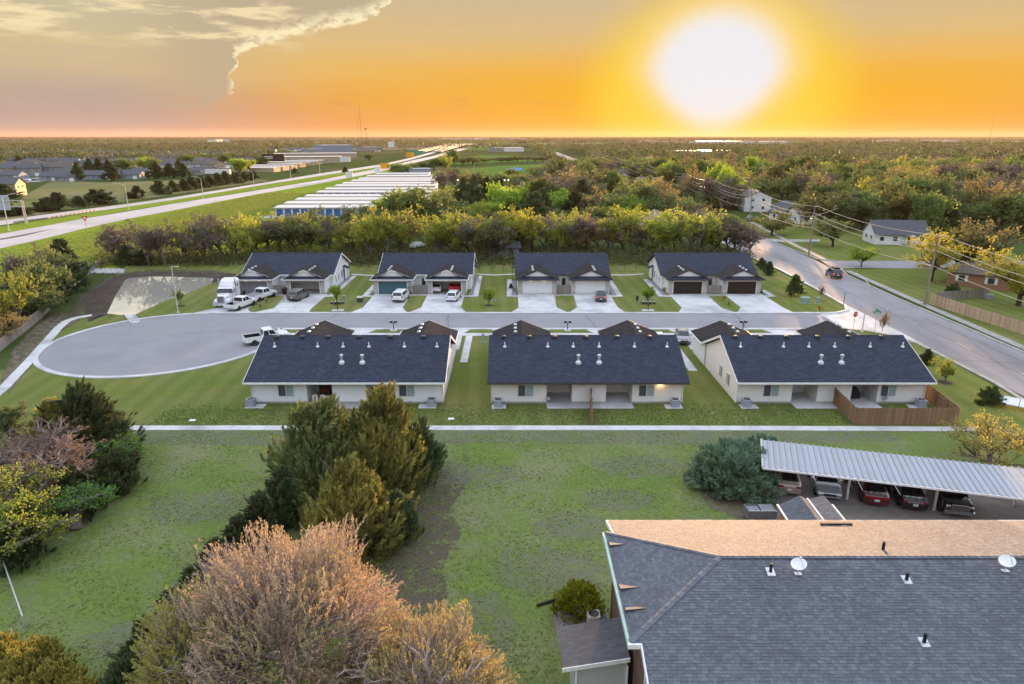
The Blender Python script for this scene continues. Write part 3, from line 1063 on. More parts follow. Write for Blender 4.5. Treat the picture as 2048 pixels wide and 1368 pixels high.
def gable_roof_x(parent, x0, x1, ye0, ye1, ze, m, th=0.15, gutter=True, trim=None):
    """ridge along x between two eaves; returns ridge y and z"""
    yr = (ye0 + ye1) / 2
    zr = ze + (yr - ye0) * SL
    r = MB()
    r.slab([(x0, ye0, ze), (x1, ye0, ze), (x1, yr, zr), (x0, yr, zr)], th)
    r.slab([(x1, ye1, ze), (x0, ye1, ze), (x0, yr, zr), (x1, yr, zr)], th)
    roof = r.build('roof', m, parent)
    MB().slab([(x0, yr - .14, zr - .14 * SL + .03), (x1, yr - .14, zr - .14 * SL + .03), (x1, yr, zr + .035), (x0, yr, zr + .035)], 0.03).slab([(x1, yr + .14, zr - .14 * SL + .03), (x0, yr + .14, zr - .14 * SL + .03), (x0, yr, zr + .035), (x1, yr, zr + .035)], 0.03).build('ridge_cap', m, roof)
    tm = trim or M_TRIM
    for x, s in ((x0, -1), (x1, 1)):
        for ya, yb in ((ye0, yr), (ye1, yr)):
            b = MB()
            xa, xb = sorted((x + .002 * s, x + 0.05 * s))
            b.add([(xa, ya, ze - .26), (xb, ya, ze - .26), (xb, ya, ze + .01), (xa, ya, ze + .01), (xa, yb, zr - .26), (xb, yb, zr - .26), (xb, yb, zr + .01), (xa, yb, zr + .01)],
                  [(0, 3, 2, 1), (4, 5, 6, 7), (0, 1, 5, 4), (1, 2, 6, 5), (2, 3, 7, 6), (3, 0, 4, 7)])
            b.build('rake_board', tm, roof)
    if gutter:
        for y, s in ((ye0, -1), (ye1, 1)):
            ya, yb = sorted((y + .002 * s, y + .12 * s))
            MB().box((x0 - .02, ya, ze - .19), (x1 + .02, yb, ze - .03)).build('gutter', tm, roof)
    return yr, zr, roof


def garage(parent, xc, hw, yf, ye_main, zem, wall_m, trim, door, roof_m, vents=1, front=-1, lit=False, stone=True, roof_hw=None):
    """garage wing running from the main roof (eave ye_main) out to yf; front=-1 opens towards -y"""
    s = front
    H = 2.55
    t = 0.14
    dw = 2.45

    def B(x0, x1, ya, yb, z0, z1):
        lo, hi = sorted((ya, yb))
        return ((x0, lo, z0), (x1, hi, z1))
    w = MB()
    w.box(*B(xc - hw, xc - hw + t, yf - s * t, ye_main - s * .6, 0, H))
    w.box(*B(xc + hw - t, xc + hw, yf - s * t, ye_main - s * .6, 0, H))
    w.box(*B(xc - dw, xc + dw, yf - s * 0.01, yf - s * t, 2.16, H))
    w.build('wall', wall_m, parent)
    for a, b in ((xc - hw, xc - dw), (xc + dw, xc + hw)):
        MB().box(*B(a, b, yf, yf - s * t, 0, H)).build('pier', M_STONE if stone else wall_m, parent)
    fr = MB()
    for a, b in ((xc - dw - .1, xc - dw + .02), (xc + dw - .02, xc + dw + .1)):
        fr.box(*B(a, b, yf + s * .03, yf - s * .02, 0, 2.26))
    fr.box(*B(xc - dw + .02, xc + dw - .02, yf + s * .03, yf - s * .02, 2.14, 2.26))
    fr.build('door_frame', trim if trim is not M_DARK else wall_m, parent)
    if door is not None:
        d = MB().box(*B(xc - dw + .02, xc + dw - .02, yf - s * .09, yf - s * .11, 0.0, 2.14)).build('garage_door', door, parent)
        for k in range(4):
            MB().box(*B(xc - dw + .04, xc + dw - .04, yf - s * .055, yf - s * .088, 0.02 + k * .53, 0.535 + k * .53)).build('door_section', door, d)
    else:
        MB().box(*B(xc - hw + t, xc + hw - t, ye_main - s * .55, ye_main - s * .65, 0, H)).build('back_wall', mat('garage_back', (0.16, 0.14, 0.12), (0.08, 0.075, 0.07), 1.2, 0.9), parent)
        MB().box(*B(xc - hw + t, xc + hw - t, yf, ye_main - s * .55, 0.02, 0.05)).build('garage_floor', M_CONC2, parent)
        MB().box(*B(xc - hw + t, xc + hw - t, yf - s * .2, ye_main - s * .55, H - .06, H - .01)).build('garage_ceiling', mat('garage_ceiling', (0.4, 0.39, 0.37)), parent)
    # roof wing
    rh = roof_hw or hw + 0.33
    ze = zem
    zr = ze + rh * SL
    yv = ye_main - s * (zr - zem) / SL
    yg = yf + s * 0.10
    r = MB()
    for sx in (-1, 1):
        q = [(xc + sx * rh, yg + s * .55, ze), (xc + sx * rh, ye_main, ze), (xc, yv, zr), (xc, yg + s * .2, zr)]
        # hip back so that the lower corners reach the skirt
        if (sx > 0) == (s < 0):
            pass
        else:
            q = q[::-1]
        r.slab(q, 0.13)
    roof = r.build('garage_roof', roof_m, parent)
    sk = [(xc - rh, yg + s * .72, ze), (xc + rh, yg + s * .72, ze), (xc + rh - .95, yg - s * .1, ze + .42), (xc - rh + .95, yg - s * .1, ze + .42)]
    if s > 0:
        sk = sk[::-1]
    MB().slab(sk, 0.1).build('skirt_roof', M_ROOF, roof)
    gz = ze + .40
    gh = (zr - .1 - gz) / SL
    g = MB()
    ya, yb = sorted((yg - s * .02, yg - s * .1))
    g.add([(xc - gh, ya, gz), (xc + gh, ya, gz), (xc, ya, zr - .1), (xc - gh, yb, gz), (xc + gh, yb, gz), (xc, yb, zr - .1)], [(0, 1, 2), (5, 4, 3), (0, 3, 4, 1), (1, 4, 5, 2), (2, 5, 3, 0)])
    g.build('gable', wall_m if trim is not M_DARK else M_SIDING, parent)
    for sx in (-1, 1):
        b = MB()
        xa, xb = xc + sx * (gh + .45), xc
        za, zb = zr - (gh + .45) * SL, zr
        y0, y1 = sorted((yg + s * .22, yg + s * .28))
        b.add([(xa, y0, za - .17), (xb, y0, zb - .17), (xb, y0, zb + .02), (xa, y0, za + .02), (xa, y1, za - .17), (xb, y1, zb - .17), (xb, y1, zb + .02), (xa, y1, za + .02)],
              [(0, 1, 2, 3), (7, 6, 5, 4), (0, 4, 5, 1), (1, 5, 6, 2), (2, 6, 7, 3), (3, 7, 4, 0)])
        b.build('rake_board', trim, roof)
        x0, x1 = sorted((xc + sx * (rh + .002), xc + sx * (rh + .1)))
        MB().box(*B(x0, x1, yg + s * .7, ye_main, ze - .17, ze - .02)).build('gutter', trim, roof)
    y0, y1 = sorted((yg + s * .722, yg + s * .82))
    MB().box((xc - rh, y0, ze - .17), (xc + rh, y1, ze - .02)).build('gutter', trim, roof)
    sx = vents
    for k, dy in enumerate((1.0, 2.6, 4.2)):
        yy = yg - s * dy
        if (yv - yy) * s > -0.4:
            continue
        cap_vent(parent, (xc + sx * .75, yy, zr - .75 * SL + .04))
    if lit:
        for dx in (-1.1, 1.1):
            MB().lathe([(0.05, 0), (0.1, 0.05), (0.07, 0.12)], (xc + dx, yf + s * .12, 2.36), 8).build('eave_lamp', mat('warm_lamp', (0.9, 0.8, 0.6), emit=(1.0, 0.75, 0.45, 3.0)), parent)
    return zr, yv


def far_duplex(label, x0, W, wall_m, trim, doors, gx, lit=False, vents=(1, 1), roof_m=None):
    """far row: garages towards us (-y)"""
    t = thing('duplex_house', label, 'house', (x0 + W / 2, 118.5, 0), 0, 'duplex houses of the far row')
    o = Vector((x0 + W / 2, 118.5, 0))
    hold = []
    yf, yb = 117.6, 129.6
    p = t
    ze = 2.72
    a, b = x0 + .35, x0 + W - .35
    w = MB()
    w.box((a, yf, 0), (b, yf + .15, 2.6)).box((a, yb - .15, 0), (b, yb, 2.6)).box((a, yf + .15, 0), (a + .15, yb - .15, 2.6)).box((b - .15, yf + .15, 0), (b, yb - .15, 2.6))
    yr = (yf + yb) / 2
    for x in (a, b - .15):
        w.add([(x, yf, 2.6), (x, yb, 2.6), (x, yr, 2.6 + (yr - yf) * SL + .05), (x + .15, yf, 2.6), (x + .15, yb, 2.6), (x + .15, yr, 2.6 + (yr - yf) * SL + .05)], [(0, 2, 1), (3, 4, 5), (0, 3, 5, 2), (1, 2, 5, 4)])
    w.build('wall', wall_m, p)
    yr, zr, roof = gable_roof_x(p, x0, x0 + W, yf - .5, yb + .5, ze, M_ROOF, trim=trim)
    for i, (xc, dm) in enumerate(zip(gx, doors)):
        garage(p, xc, 3.3, 113.9, yf - .5, ze - .06, wall_m, trim, dm, M_ROOF_BR, vents=vents[i], lit=lit and i == 0)
    xm = (gx[0] + gx[1]) / 2
    wn = window(p, xm - .1, xm + .55, yf, 0.75, 2.0, -1, split=False, blind=False)
    for s, x in ((-1, a), (1, b)):
        window(p, 119.3, 119.75, x, 0.9, 1.9, s, False, 'y', False)
        window(p, 121.3, 121.75, x, 0.9, 1.9, s, False, 'y', False)
        window(p, 123.4, 124.3, x, 0.9, 2.1, s, False, 'y', False)
        MB().box((min(x, x + s * .06), 125.2, .05), (max(x, x + s * .06), 126.1, 2.1)).build('side_door', mat('brown_door', (0.16, 0.12, 0.10)), p)
        q = [(x, 124.9, 2.75), (x, 126.4, 2.75), (x + s * 1.0, 126.4, 2.35), (x + s * 1.0, 124.9, 2.35)]
        MB().slab(q if s < 0 else q[::-1], 0.1).build('door_canopy', M_ROOF, p)
        MB().box((x + s * .85 - .04, 124.95, 0), (x + s * .85 + .04, 125.03, 2.3)).build('canopy_post', mat('brown_post', (0.2, 0.16, 0.14)), p)
    for dx in (2.4, 4.6, 12.0, 14.3):
        pass
    for c in list(t.children):
        c.location = Vector(c.location) - o
    return t


def near_duplex(label, x0, W, wall_m, trim, gx, vents=(-1, -1), east_trim=True, lit=False):
    """near row: we look at the garden side (-y), garages face away"""
    t = thing('duplex_house', label, 'house', (x0 + W / 2, 70, 0), 0, 'duplex houses of the near row')
    o = Vector((x0 + W / 2, 70, 0))
    p = t
    yb, yf = 64.1, 75.6
    a, b = x0 + .38, x0 + W - .38
    Wl = b - a
    H = 2.72
    ze = 2.89
    yr = (yb + yf) / 2
    rec = [(5.5, 8.05), (11.45, 14.1)]
    segs = [(0, 5.5), (8.05, 11.45), (14.1, Wl)]
    w = MB()
    for s0, s1 in segs:
        w.box((a + s0, yb, 0), (a + s1, yb + .15, H))
    for r0, r1 in rec:
        w.box((a + r0 - .15, yb + .15, 0), (a + r0 - .002, yb + 3.0, H)).box((a + r1 + .002, yb + .15, 0), (a + r1 + .15, yb + 3.0, H))
        w.box((a + r0 - .15, yb + 3.002, 0), (a + r1 + .15, yb + 3.15, H))
        w.box((a + r0 - .002, yb + .02, H - .2), (a + r1 + .002, yb + .14, H))
    w.box((a, yf - .15, 0), (b, yf, H)).box((a, yb + .152, 0), (a + .15, yf - .152, H)).box((b - .15, yb + .152, 0), (b, yf - .152, H))
    for x in (a, b - .15):
        zt = H + (yr - yb) * SL + .05
        w.add([(x, yb, H), (x, yf, H), (x, yr, zt), (x + .15, yb, H), (x + .15, yf, H), (x + .15, yr, zt)], [(0, 2, 1), (3, 4, 5), (0, 3, 5, 2), (1, 2, 5, 4)])
    w.build('wall', wall_m, p)
    sid = MB()
    for s0, s1 in segs:
        for k in range(11):
            z = 0.25 + k * .205
            sid.add([(a + s0 + .06, yb - .003, z + .2), (a + s1 - .06, yb - .003, z + .2), (a + s1 - .06, yb - .022, z), (a + s0 + .06, yb - .022, z)], [(3, 2, 1, 0)])
    kind(sid.build('siding', wall_m, p), 'stuff')
    for s0, s1 in segs:
        for x in (a + s0 - .01, a + s1 - .05):
            MB().box((x, yb - .03, 0.18), (x + .06, yb - .001, H)).build('corner_trim', M_TRIM, p)
        MB().box((a + s0 - .01, yb - .04, 0), (a + s1 + .01, yb - .002, .18)).build('foundation', M_CONC2, p)
    yr, zr, roof = gable_roof_x(p, x0, x0 + W, yb - 1.05, yf + 1.05, ze - .27, M_ROOF, trim=trim)
    zsurf = lambda y: ze - .27 + (y - (yb - 1.05)) * SL
    window(p, a + 2.65, a + 4.15, yb - .01, .78, 1.95)
    window(p, b - 4.35, b - 2.85, yb - .01, .78, 1.95)
    for s, x in ((-1, a), (1, b)):
        for y in (66.6, 69.2):
            window(p, y, y + .95, x, .85, 2.1, s, True, 'y', True)
    for r0, r1 in rec:
        MB().box((a + r0 + .9 if r0 < 8 else a + r0 + .2, yb + 2.94, .02), (a + r0 + 1.85 if r0 < 8 else a + r0 + 1.1, yb + 2.998, 2.1)).build('patio_door', M_TRIM, p)
        sgn = 1 if r0 < 8 else -1
        x1 = a + r1 + (1.7 if r0 < 8 else 0.0)
        xs0 = a + r0 - (0 if r0 < 8 else 1.7)
        pt = MB().prism(rect(a + r0, yb + .0, a + r1, yb + 3.0), -.05, .05)
        pt.prism(rect(xs0, yb - 1.45, x1, yb - .045), -.05, .05)
        pt.build('patio', M_CONC, p)
    yv = yr - 0.45
    for x in (1.5, 4.2, 6.9, 10.2, 13.5, 17.0):
        roof_vent(p, (x0 + x, yv, zsurf(yv) - .02))
    yv = yr - 1.75
    for i, x in enumerate((1.66, 6.15, 8.8, 11.5, 15.2, 18.6)):
        pipe_vent(p, (x0 + x, yv, zsurf(yv)), 0.46)
    for x in (9.15, 11.25):
        flue(p, (x0 + x, yr - 4.1, zsurf(yr - 4.1)))
    for i, xc in enumerate(gx):
        garage(p, xc, 3.2, 81.2, yf + 1.05, ze - .35, wall_m, trim, M_TRIM, M_ROOF_BR, vents=vents[i], front=1, roof_hw=3.5)
    for x in (a - .06, b - .02):
        MB().box((x, yb - .12, 0.1), (x + .08, yb - .03, H - .3)).build('downspout', M_TRIM, p)
    if lit:
        MB().lathe([(0.05, 0), (0.1, 0.06), (0.07, 0.14)], (b - 2.25, yb - .12, 2.05), 8).build('wall_lamp', mat('warm_lamp', (0.9, 0.8, 0.6), emit=(1.0, 0.75, 0.45, 3.0)), p)
        L = bpy.data.lights.new('wall_lamp_light', 'POINT')
        L.energy = 6
        L.color = (1, .55, .2)
        L.shadow_soft_size = .06
        lo = bpy.data.objects.new('wall_lamp_light', L)
        lo.location = (b - 2.25, yb - .3, 2.1)
        COL.objects.link(lo)
        lo.parent = p
    for c in list(t.children):
        c.location = Vector(c.location) - o
    return t


D_GREY = mat('grey_door', (0.20, 0.20, 0.225), (0.18, 0.18, 0.20), 1.0, 0.55)
D_TEAL = mat('teal_door', (0.065, 0.15, 0.185), (0.058, 0.135, 0.17), 1.0, 0.55)
D_WHITE = mat('white_door', (0.78, 0.79, 0.80), (0.74, 0.75, 0.76), 1.0, 0.5)
D_BROWN = mat('brown_garage_door', (0.030, 0.020, 0.017), (0.024, 0.016, 0.014), 1.0, 0.55)

far_duplex('pale duplex beside the pond with one closed grey garage door and one open garage', -47.2, 16.2, M_SIDING, M_TRIM, (D_GREY, None), (-44.05, -35.2), lit=True, vents=(-1, 1))
far_duplex('pale duplex with a teal garage door and an open garage holding a red pickup', -23.4, 16.6, M_SIDING, M_TRIM, (D_TEAL, None), (-20.3, -11.1), vents=(-1, 1))
far_duplex('pale duplex with two white garage doors under black trimmed gables', 0.55, 16.6, M_SIDING_W, M_DARK, (D_WHITE, D_WHITE), (4.3, 13.35), lit=True, vents=(-1, 1))
far_duplex('cream duplex by the avenue with two dark brown garage doors', 25.9, 17.0, M_SIDING_W, M_DARK, (D_BROWN, D_BROWN), (29.9, 39.1), vents=(-1, 1))

near_duplex('white duplex behind the big cedars, its garden side towards the field', -26.44, 19.87, M_SIDING, M_TRIM, (-23.1, -10.2), vents=(-1, -1))
near_duplex('cream duplex in the middle of the near row with a black chair on its patio', -2.41, 19.87, M_SIDING_W, M_DARK, (1.15, 14.3), vents=(-1, 1), lit=True)
near_duplex('cream duplex beside the avenue with a brown fenced garden behind it', 22.2, 19.5, M_SIDING_W, M_TRIM, (25.75, 38.9), vents=(1, 1))

# condensers, meters and patio things of the near row
ac_unit('grey air conditioner at the pond end of the white duplex behind the cedars', -26.0, 63.3, 0.03, (-.45, -.6, 1.4, .5))
ac_unit('grey air conditioner beyond the cedars, at the other end of the white duplex', -8.0, 63.3, 0.03, (-1.3, -.6, .45, .5))
ac_unit('grey air conditioner below the window without a wall lamp of the middle near duplex', -1.4, 63.2, 0.03, (-.6, -.6, .8, .5))
ac_unit('grey air conditioner beside the wall lamp end of the middle near duplex', 16.2, 63.2, 0.03, (-1.0, -.6, .7, .5))
ac_unit('grey air conditioner near the gap end of the duplex by the avenue', 23.3, 63.2, 0.03, (-.6, -.6, 1.1, .5))
ac_unit('grey air conditioner inside the brown fenced garden corner', 40.6, 63.1, 0.03, (-1.2, -.6, .5, .5))
for x, y in ((-25.4, 63.9), (-8.6, 63.9), (-0.7, 63.9), (15.4, 63.9), (24.0, 63.9), (39.9, 63.9)):
    pass
M_PLANKS = []


def privacy(label, a, b, m, h=1.75, nm='privacy_fence', cat='fence', grp=None):
    o = Vector((a[0], a[1], 0))
    t = thing(nm, label, cat, o, 0, grp)
    tex_planks('plank', Vector(a) - o.xy, Vector(b) - o.xy, 0.04, h, m, t)
    return t


privacy('dark brown board screen dividing the two patios of the middle near duplex', (7.85, 64.0), (7.35, 58.7), M_WOOD_D, 1.7, 'privacy_screen')
privacy('dark brown board screen dividing the patios of the duplex by the avenue', (32.3, 64.0), (31.9, 58.75), M_WOOD_D, 1.75, 'privacy_screen')
privacy('brown board fence along the sidewalk at the end of the near row', (31.95, 58.7), (41.5, 58.7), M_WOOD_D, 1.7, 'board_fence')
privacy('brown board fence from the sidewalk back to the duplex by the avenue', (41.5, 58.75), (42.3, 65.3), M_WOOD_D, 1.7, 'board_fence')
for i, (xa, xb, w) in enumerate(((-40.7, -38.5, 'grey'), (-16.9, -14.5, 'teal'), (7.7, 9.95, 'white'), (33.3, 35.7, 'brown'))):
    privacy('grey board gate between the two garages of the duplex with the %s door' % w if w != 'white' else 'grey board gate between the two white garage doors', (xa, 114.2), (xb, 114.2), M_WOOD_G, 1.45, 'garden_gate', 'gate')


def adirondack(label, x, y, rz):
    t = thing('patio_chair', label, 'chair', (x, y, .05), rz)
    m = mat('black_chair', (0.02, 0.02, 0.02), (0.03, 0.03, 0.03), 4, 0.6)
    for i in range(5):
        x0 = -.28 + i * .115
        b = MB()
        b.add([(x0, .22, .3), (x0 + .1, .22, .3), (x0 + .1, .58, 1.05 - abs(i - 2) * .05), (x0, .58, 1.05 - abs(i - 2) * .05), (x0, .26, .3), (x0 + .1, .26, .3), (x0 + .1, .62, 1.05 - abs(i - 2) * .05), (x0, .62, 1.05 - abs(i - 2) * .05)],
              [(0, 1, 2, 3), (7, 6, 5, 4), (0, 4, 5, 1), (1, 5, 6, 2), (2, 6, 7, 3), (3, 7, 4, 0)])
        b.build('back_slat', m, t)
    for i in range(5):
        y0 = -.32 + i * .115
        MB().box((-.28, y0, .40 - i * .025), (.28, y0 + .1, .43 - i * .025)).build('seat_slat', m, t)
    for s in (-1, 1):
        MB().box((s * .33 - .05, -.38, .58), (s * .33 + .05, .35, .61)).build('armrest', m, t)
        MB().box((s * .33 - .03, -.34, 0), (s * .33 + .03, -.26, .58)).build('leg', m, t)
        MB().box((s * .33 - .03, .2, 0), (s * .33 + .03, .28, .58)).build('leg', m, t)
    return t


adirondack('black slatted garden chair on the patio beside the lit wall lamp', 12.9, 65.7, R(70))


def patio_chair(label, x, y, rz=0.0):
    t = thing('patio_chair', label, 'chair', (x, y, .05), rz, 'white patio chairs')
    m = mat('white_resin', (0.62, 0.62, 0.63))
    MB().box((-.26, -.26, .40), (.26, .26, .45)).build('seat', m, t)
    MB().box((-.26, .22, .45), (.26, .28, .98)).build('backrest', m, t)
    for sx in (-1, 1):
        for sy in (-1, 1):
            MB().box((sx * .22 - .03, sy * .22 - .03, 0), (sx * .22 + .03, sy * .22 + .03, .4)).build('leg', m, t)
        MB().box((sx * .26 - .03, -.26, .62), (sx * .26 + .03, .24, .66)).build('armrest', m, t)


patio_chair('white patio chair beside the wall, behind the cedar', -19.7, 64.0, R(180))
patio_chair('white patio chair closer to the cedar on the same patio', -18.9, 64.0, R(180))
t = thing('wall_grill', 'dark patio stove with a reddish front against the recess wall behind the cedar', 'stove', (-19.4, 66.5, .05))
MB().box((-.55, -.3, 0), (.55, .3, 1.0)).build('cabinet', M_BLACK, t)
MB().box((-.5, -.32, .35), (.5, -.302, .8)).build('front_panel', mat('rust_red', (0.16, 0.035, 0.02)), t)
MB().box((-.6, -.33, 1.0), (.6, .33, 1.1)).build('lid', M_BLACK, t)
t = thing('covered_grill', 'black covered barbecue on the patio inside the brown fence', 'barbecue', (34.6, 65.6, .05))
MB().loft([[(x * k, y * k2, z) for x, y in ((-1, -.4), (1, -.4), (1, .4), (-1, .4))] for z, k, k2 in ((0, 1.0, 1.0), (.7, .98, 1.0), (1.0, .75, .9), (1.18, .6, .55))]).build('cover', M_BLACK, t)
MB().box((-1.35, -.3, .0), (-1.02, .3, .8)).build('side_table', M_BLACK, t)
for x, y, lb, z in ((3.6, 64.02, 'below the patio wall of the middle near duplex', .55), (37.4, 64.02, 'on the wall inside the fenced garden', .6)):
    t = thing('meter_box', 'small grey utility box ' + lb, 'utility box', (x, y - .02, z))
    MB().box((-.22, -.16, -.12), (.22, -.01, .2)).build('box', M_STEEL, t)
    MB().tube((0, -.08, -.12), (0, -.08, -z), .02).build('conduit', M_STEEL, t)
# ================================================================== vehicles (x forward, wheels on z = 0)
def paint(name, c, metal=0.0, rough=0.3):
    return mat(name, c, tuple(q * .94 for q in c), 0.6, rough, 0.5, coat=0.7, metal=metal)


P_WHITE = paint('white_car_paint', (0.74, 0.75, 0.77))
P_TAN = paint('tan_car_paint', (0.36, 0.29, 0.24), 0.3, 0.35)
P_SILVER = paint('silver_car_paint', (0.42, 0.46, 0.52), 0.5, 0.3)
P_MAROON = paint('maroon_car_paint', (0.085, 0.012, 0.015), 0.1, 0.25)
P_BLACK = paint('black_car_paint', (0.010, 0.010, 0.012), 0.0, 0.2)
P_OLIVE = paint('olive_car_paint', (0.105, 0.115, 0.105), 0.3, 0.35)
P_GREY = paint('grey_car_paint', (0.16, 0.165, 0.17), 0.4, 0.3)
P_DKGREY = paint('dark_grey_car_paint', (0.05, 0.052, 0.056), 0.2, 0.3)
P_RED = paint('red_car_paint', (0.42, 0.012, 0.015), 0.0, 0.3)
M_CARGLASS = mat('car_glass', (0.012, 0.014, 0.017), (0.02, 0.022, 0.026), 1, 0.06, 0.7)
M_CHROME = mat('chrome', (0.62, 0.63, 0.65), None, 4, 0.15, 0.5, metal=1.0)
M_HEAD = mat('headlamp_glass', (0.75, 0.77, 0.8), None, 4, 0.1, 0.6)
M_TAIL = mat('tail_lamp', (0.35, 0.01, 0.01), (0.25, 0.008, 0.008), 4, 0.2, 0.6)
M_TAIL_LIT = mat('tail_lamp_lit', (0.5, 0.03, 0.02), emit=(1, .12, .04, .35))
M_RIM = mat('alloy_rim', (0.42, 0.42, 0.43), None, 5, 0.35, 0.5, metal=0.7)
M_PLATE = mat('licence_plate', (0.62, 0.66, 0.72), (0.5, 0.55, 0.62), 14, 0.5)
M_TRIMB = mat('black_trim', (0.02, 0.02, 0.021), None, 3, 0.6)

WHEEL = MB().lathe([(0.20, -0.11), (0.31, -0.11), (0.335, -0.08), (0.335, 0.08), (0.31, 0.11), (0.20, 0.11)], n=16)
WHEEL.v = [(x, z, y) for x, y, z in WHEEL.v]
RIMB = MB().lathe([(0.21, -0.1), (0.21, 0.112), (0.06, 0.09)], n=10)
RIMB.v = [(x, z, y) for x, y, z in RIMB.v]


def wheels(t, xs, hw, r, rim=None):
    for x in xs:
        for s in (-1, 1):
            w = WHEEL.build('wheel', M_RUBBER, t)
            w.location = (x, s * (hw - .11), r)
            k = r / 0.335
            w.scale = (k, 1.0, k)
            if s < 0:
                w.rotation_euler.z = math.pi
            RIMB.build('rim', rim or M_RIM, w)


def ring(x, zb, zt, w):
    sh = min(.09, (zt - zb) * .25)
    R_ = [(-w * .88, zb), (-w, zb + .12), (-w, zt - sh - .12), (-w * .955, zt - sh * .4), (-w * .80, zt)]
    return [(x, y, z) for y, z in R_] + [(x, -y, z) for y, z in R_[::-1]]


def cabin(t, paint_m, rb, rr, fr, fb, zb, zt, wb, wt, rear_glass=True, pillars=1, split=None):
    """greenhouse: rear base/roof x, front roof/base x"""
    def cr(x, z, w):
        return [(x, -w, z), (x, w, z)]
    b = MB()
    zm = zt - .07
    v = [(rb, -wb, zb), (rb, wb, zb), (fb, wb, zb), (fb, -wb, zb),
         (rr - .02, -wt - .02, zm), (rr - .02, wt + .02, zm), (fr + .05, wt + .02, zm), (fr + .05, -wt - .02, zm),
         (rr + .12, -wt + .1, zt), (rr + .12, wt - .1, zt), (fr - .12, wt - .1, zt), (fr - .12, -wt + .1, zt)]
    f = [(0, 1, 5, 4)[::-1], (1, 2, 6, 5)[::-1], (2, 3, 7, 6)[::-1], (3, 0, 4, 7)[::-1], (4, 5, 9, 8)[::-1], (5, 6, 10, 9)[::-1], (6, 7, 11, 10)[::-1], (7, 4, 8, 11)[::-1], (8, 9, 10, 11)]
    b.add(v, f)
    b.build('cab', paint_m, t, smooth=False)

    def pane(name, q, off):
        q = [Vector(p) for p in q]
        n = (q[1] - q[0]).cross(q[2] - q[0]).normalized()
        if n.dot(Vector(off)) < 0:
            n = -n
        c = sum(q, Vector()) / 4
        qo = [p + n * .014 for p in q]
        qi = [p + n * .002 for p in q]
        o = MB().add(qo + qi, [(0, 1, 2, 3), (7, 6, 5, 4), (0, 4, 5, 1), (1, 5, 6, 2), (2, 6, 7, 3), (3, 7, 4, 0)])
        return o.build(name, M_CARGLASS, t)

    def lerp(a, b_, k):
        return tuple(a[i] + (b_[i] - a[i]) * k for i in range(3))
    A, B_, C, D = v[3], v[2], v[6], v[7]
    I = lambda p, q, r_, s_, m0, m1, m2, m3: None

    def inset(q, u0, u1, v0, v1):
        a, b2, c, d = q
        P = lambda u, w: lerp(lerp(a, b2, u), lerp(d, c, u), w)
        return [P(u0, v0), P(u1, v0), P(u1, v1), P(u0, v1)]
    pane('windshield', inset((A, B_, C, D), .06, .94, .06, .96), (1, 0, .5))
    if rear_glass:
        pane('rear_window', inset((v[0], v[1], v[5], v[4]), .08, .92, .12, .92), (-1, 0, .5))
    for s, q in ((1, (v[1], v[2], v[6], v[5])), (-1, (v[0], v[3], v[7], v[4]))):
        cuts = split or [(.07, .47), (.52, .90)]
        for u0, u1 in cuts:
            pane('side_window', inset(q, u0, u1, .12, .88), (0, s, .2))


def lamps(t, L2, w, zf, zr, hh=.12, tail=M_TAIL, hw=.32, rear_high=False):
    for s in (-1, 1):
        MB().cbox((L2 - .06, s * (w - hw / 2 - .05), zf), (.14, hw, hh)).build('headlight', M_HEAD, t)
        if rear_high:
            MB().cbox((-L2 + .06, s * (w - .09), zr), (.14, .16, .38)).build('taillight', tail, t)
        else:
            MB().cbox((-L2 + .06, s * (w - .24), zr), (.14, .38, .13)).build('taillight', tail, t)


def mirrors(t, x, w, z, m):
    for s in (-1, 1):
        MB().cbox((x, s * (w + .1), z), (.12, .2, .14)).build('mirror', m, t)


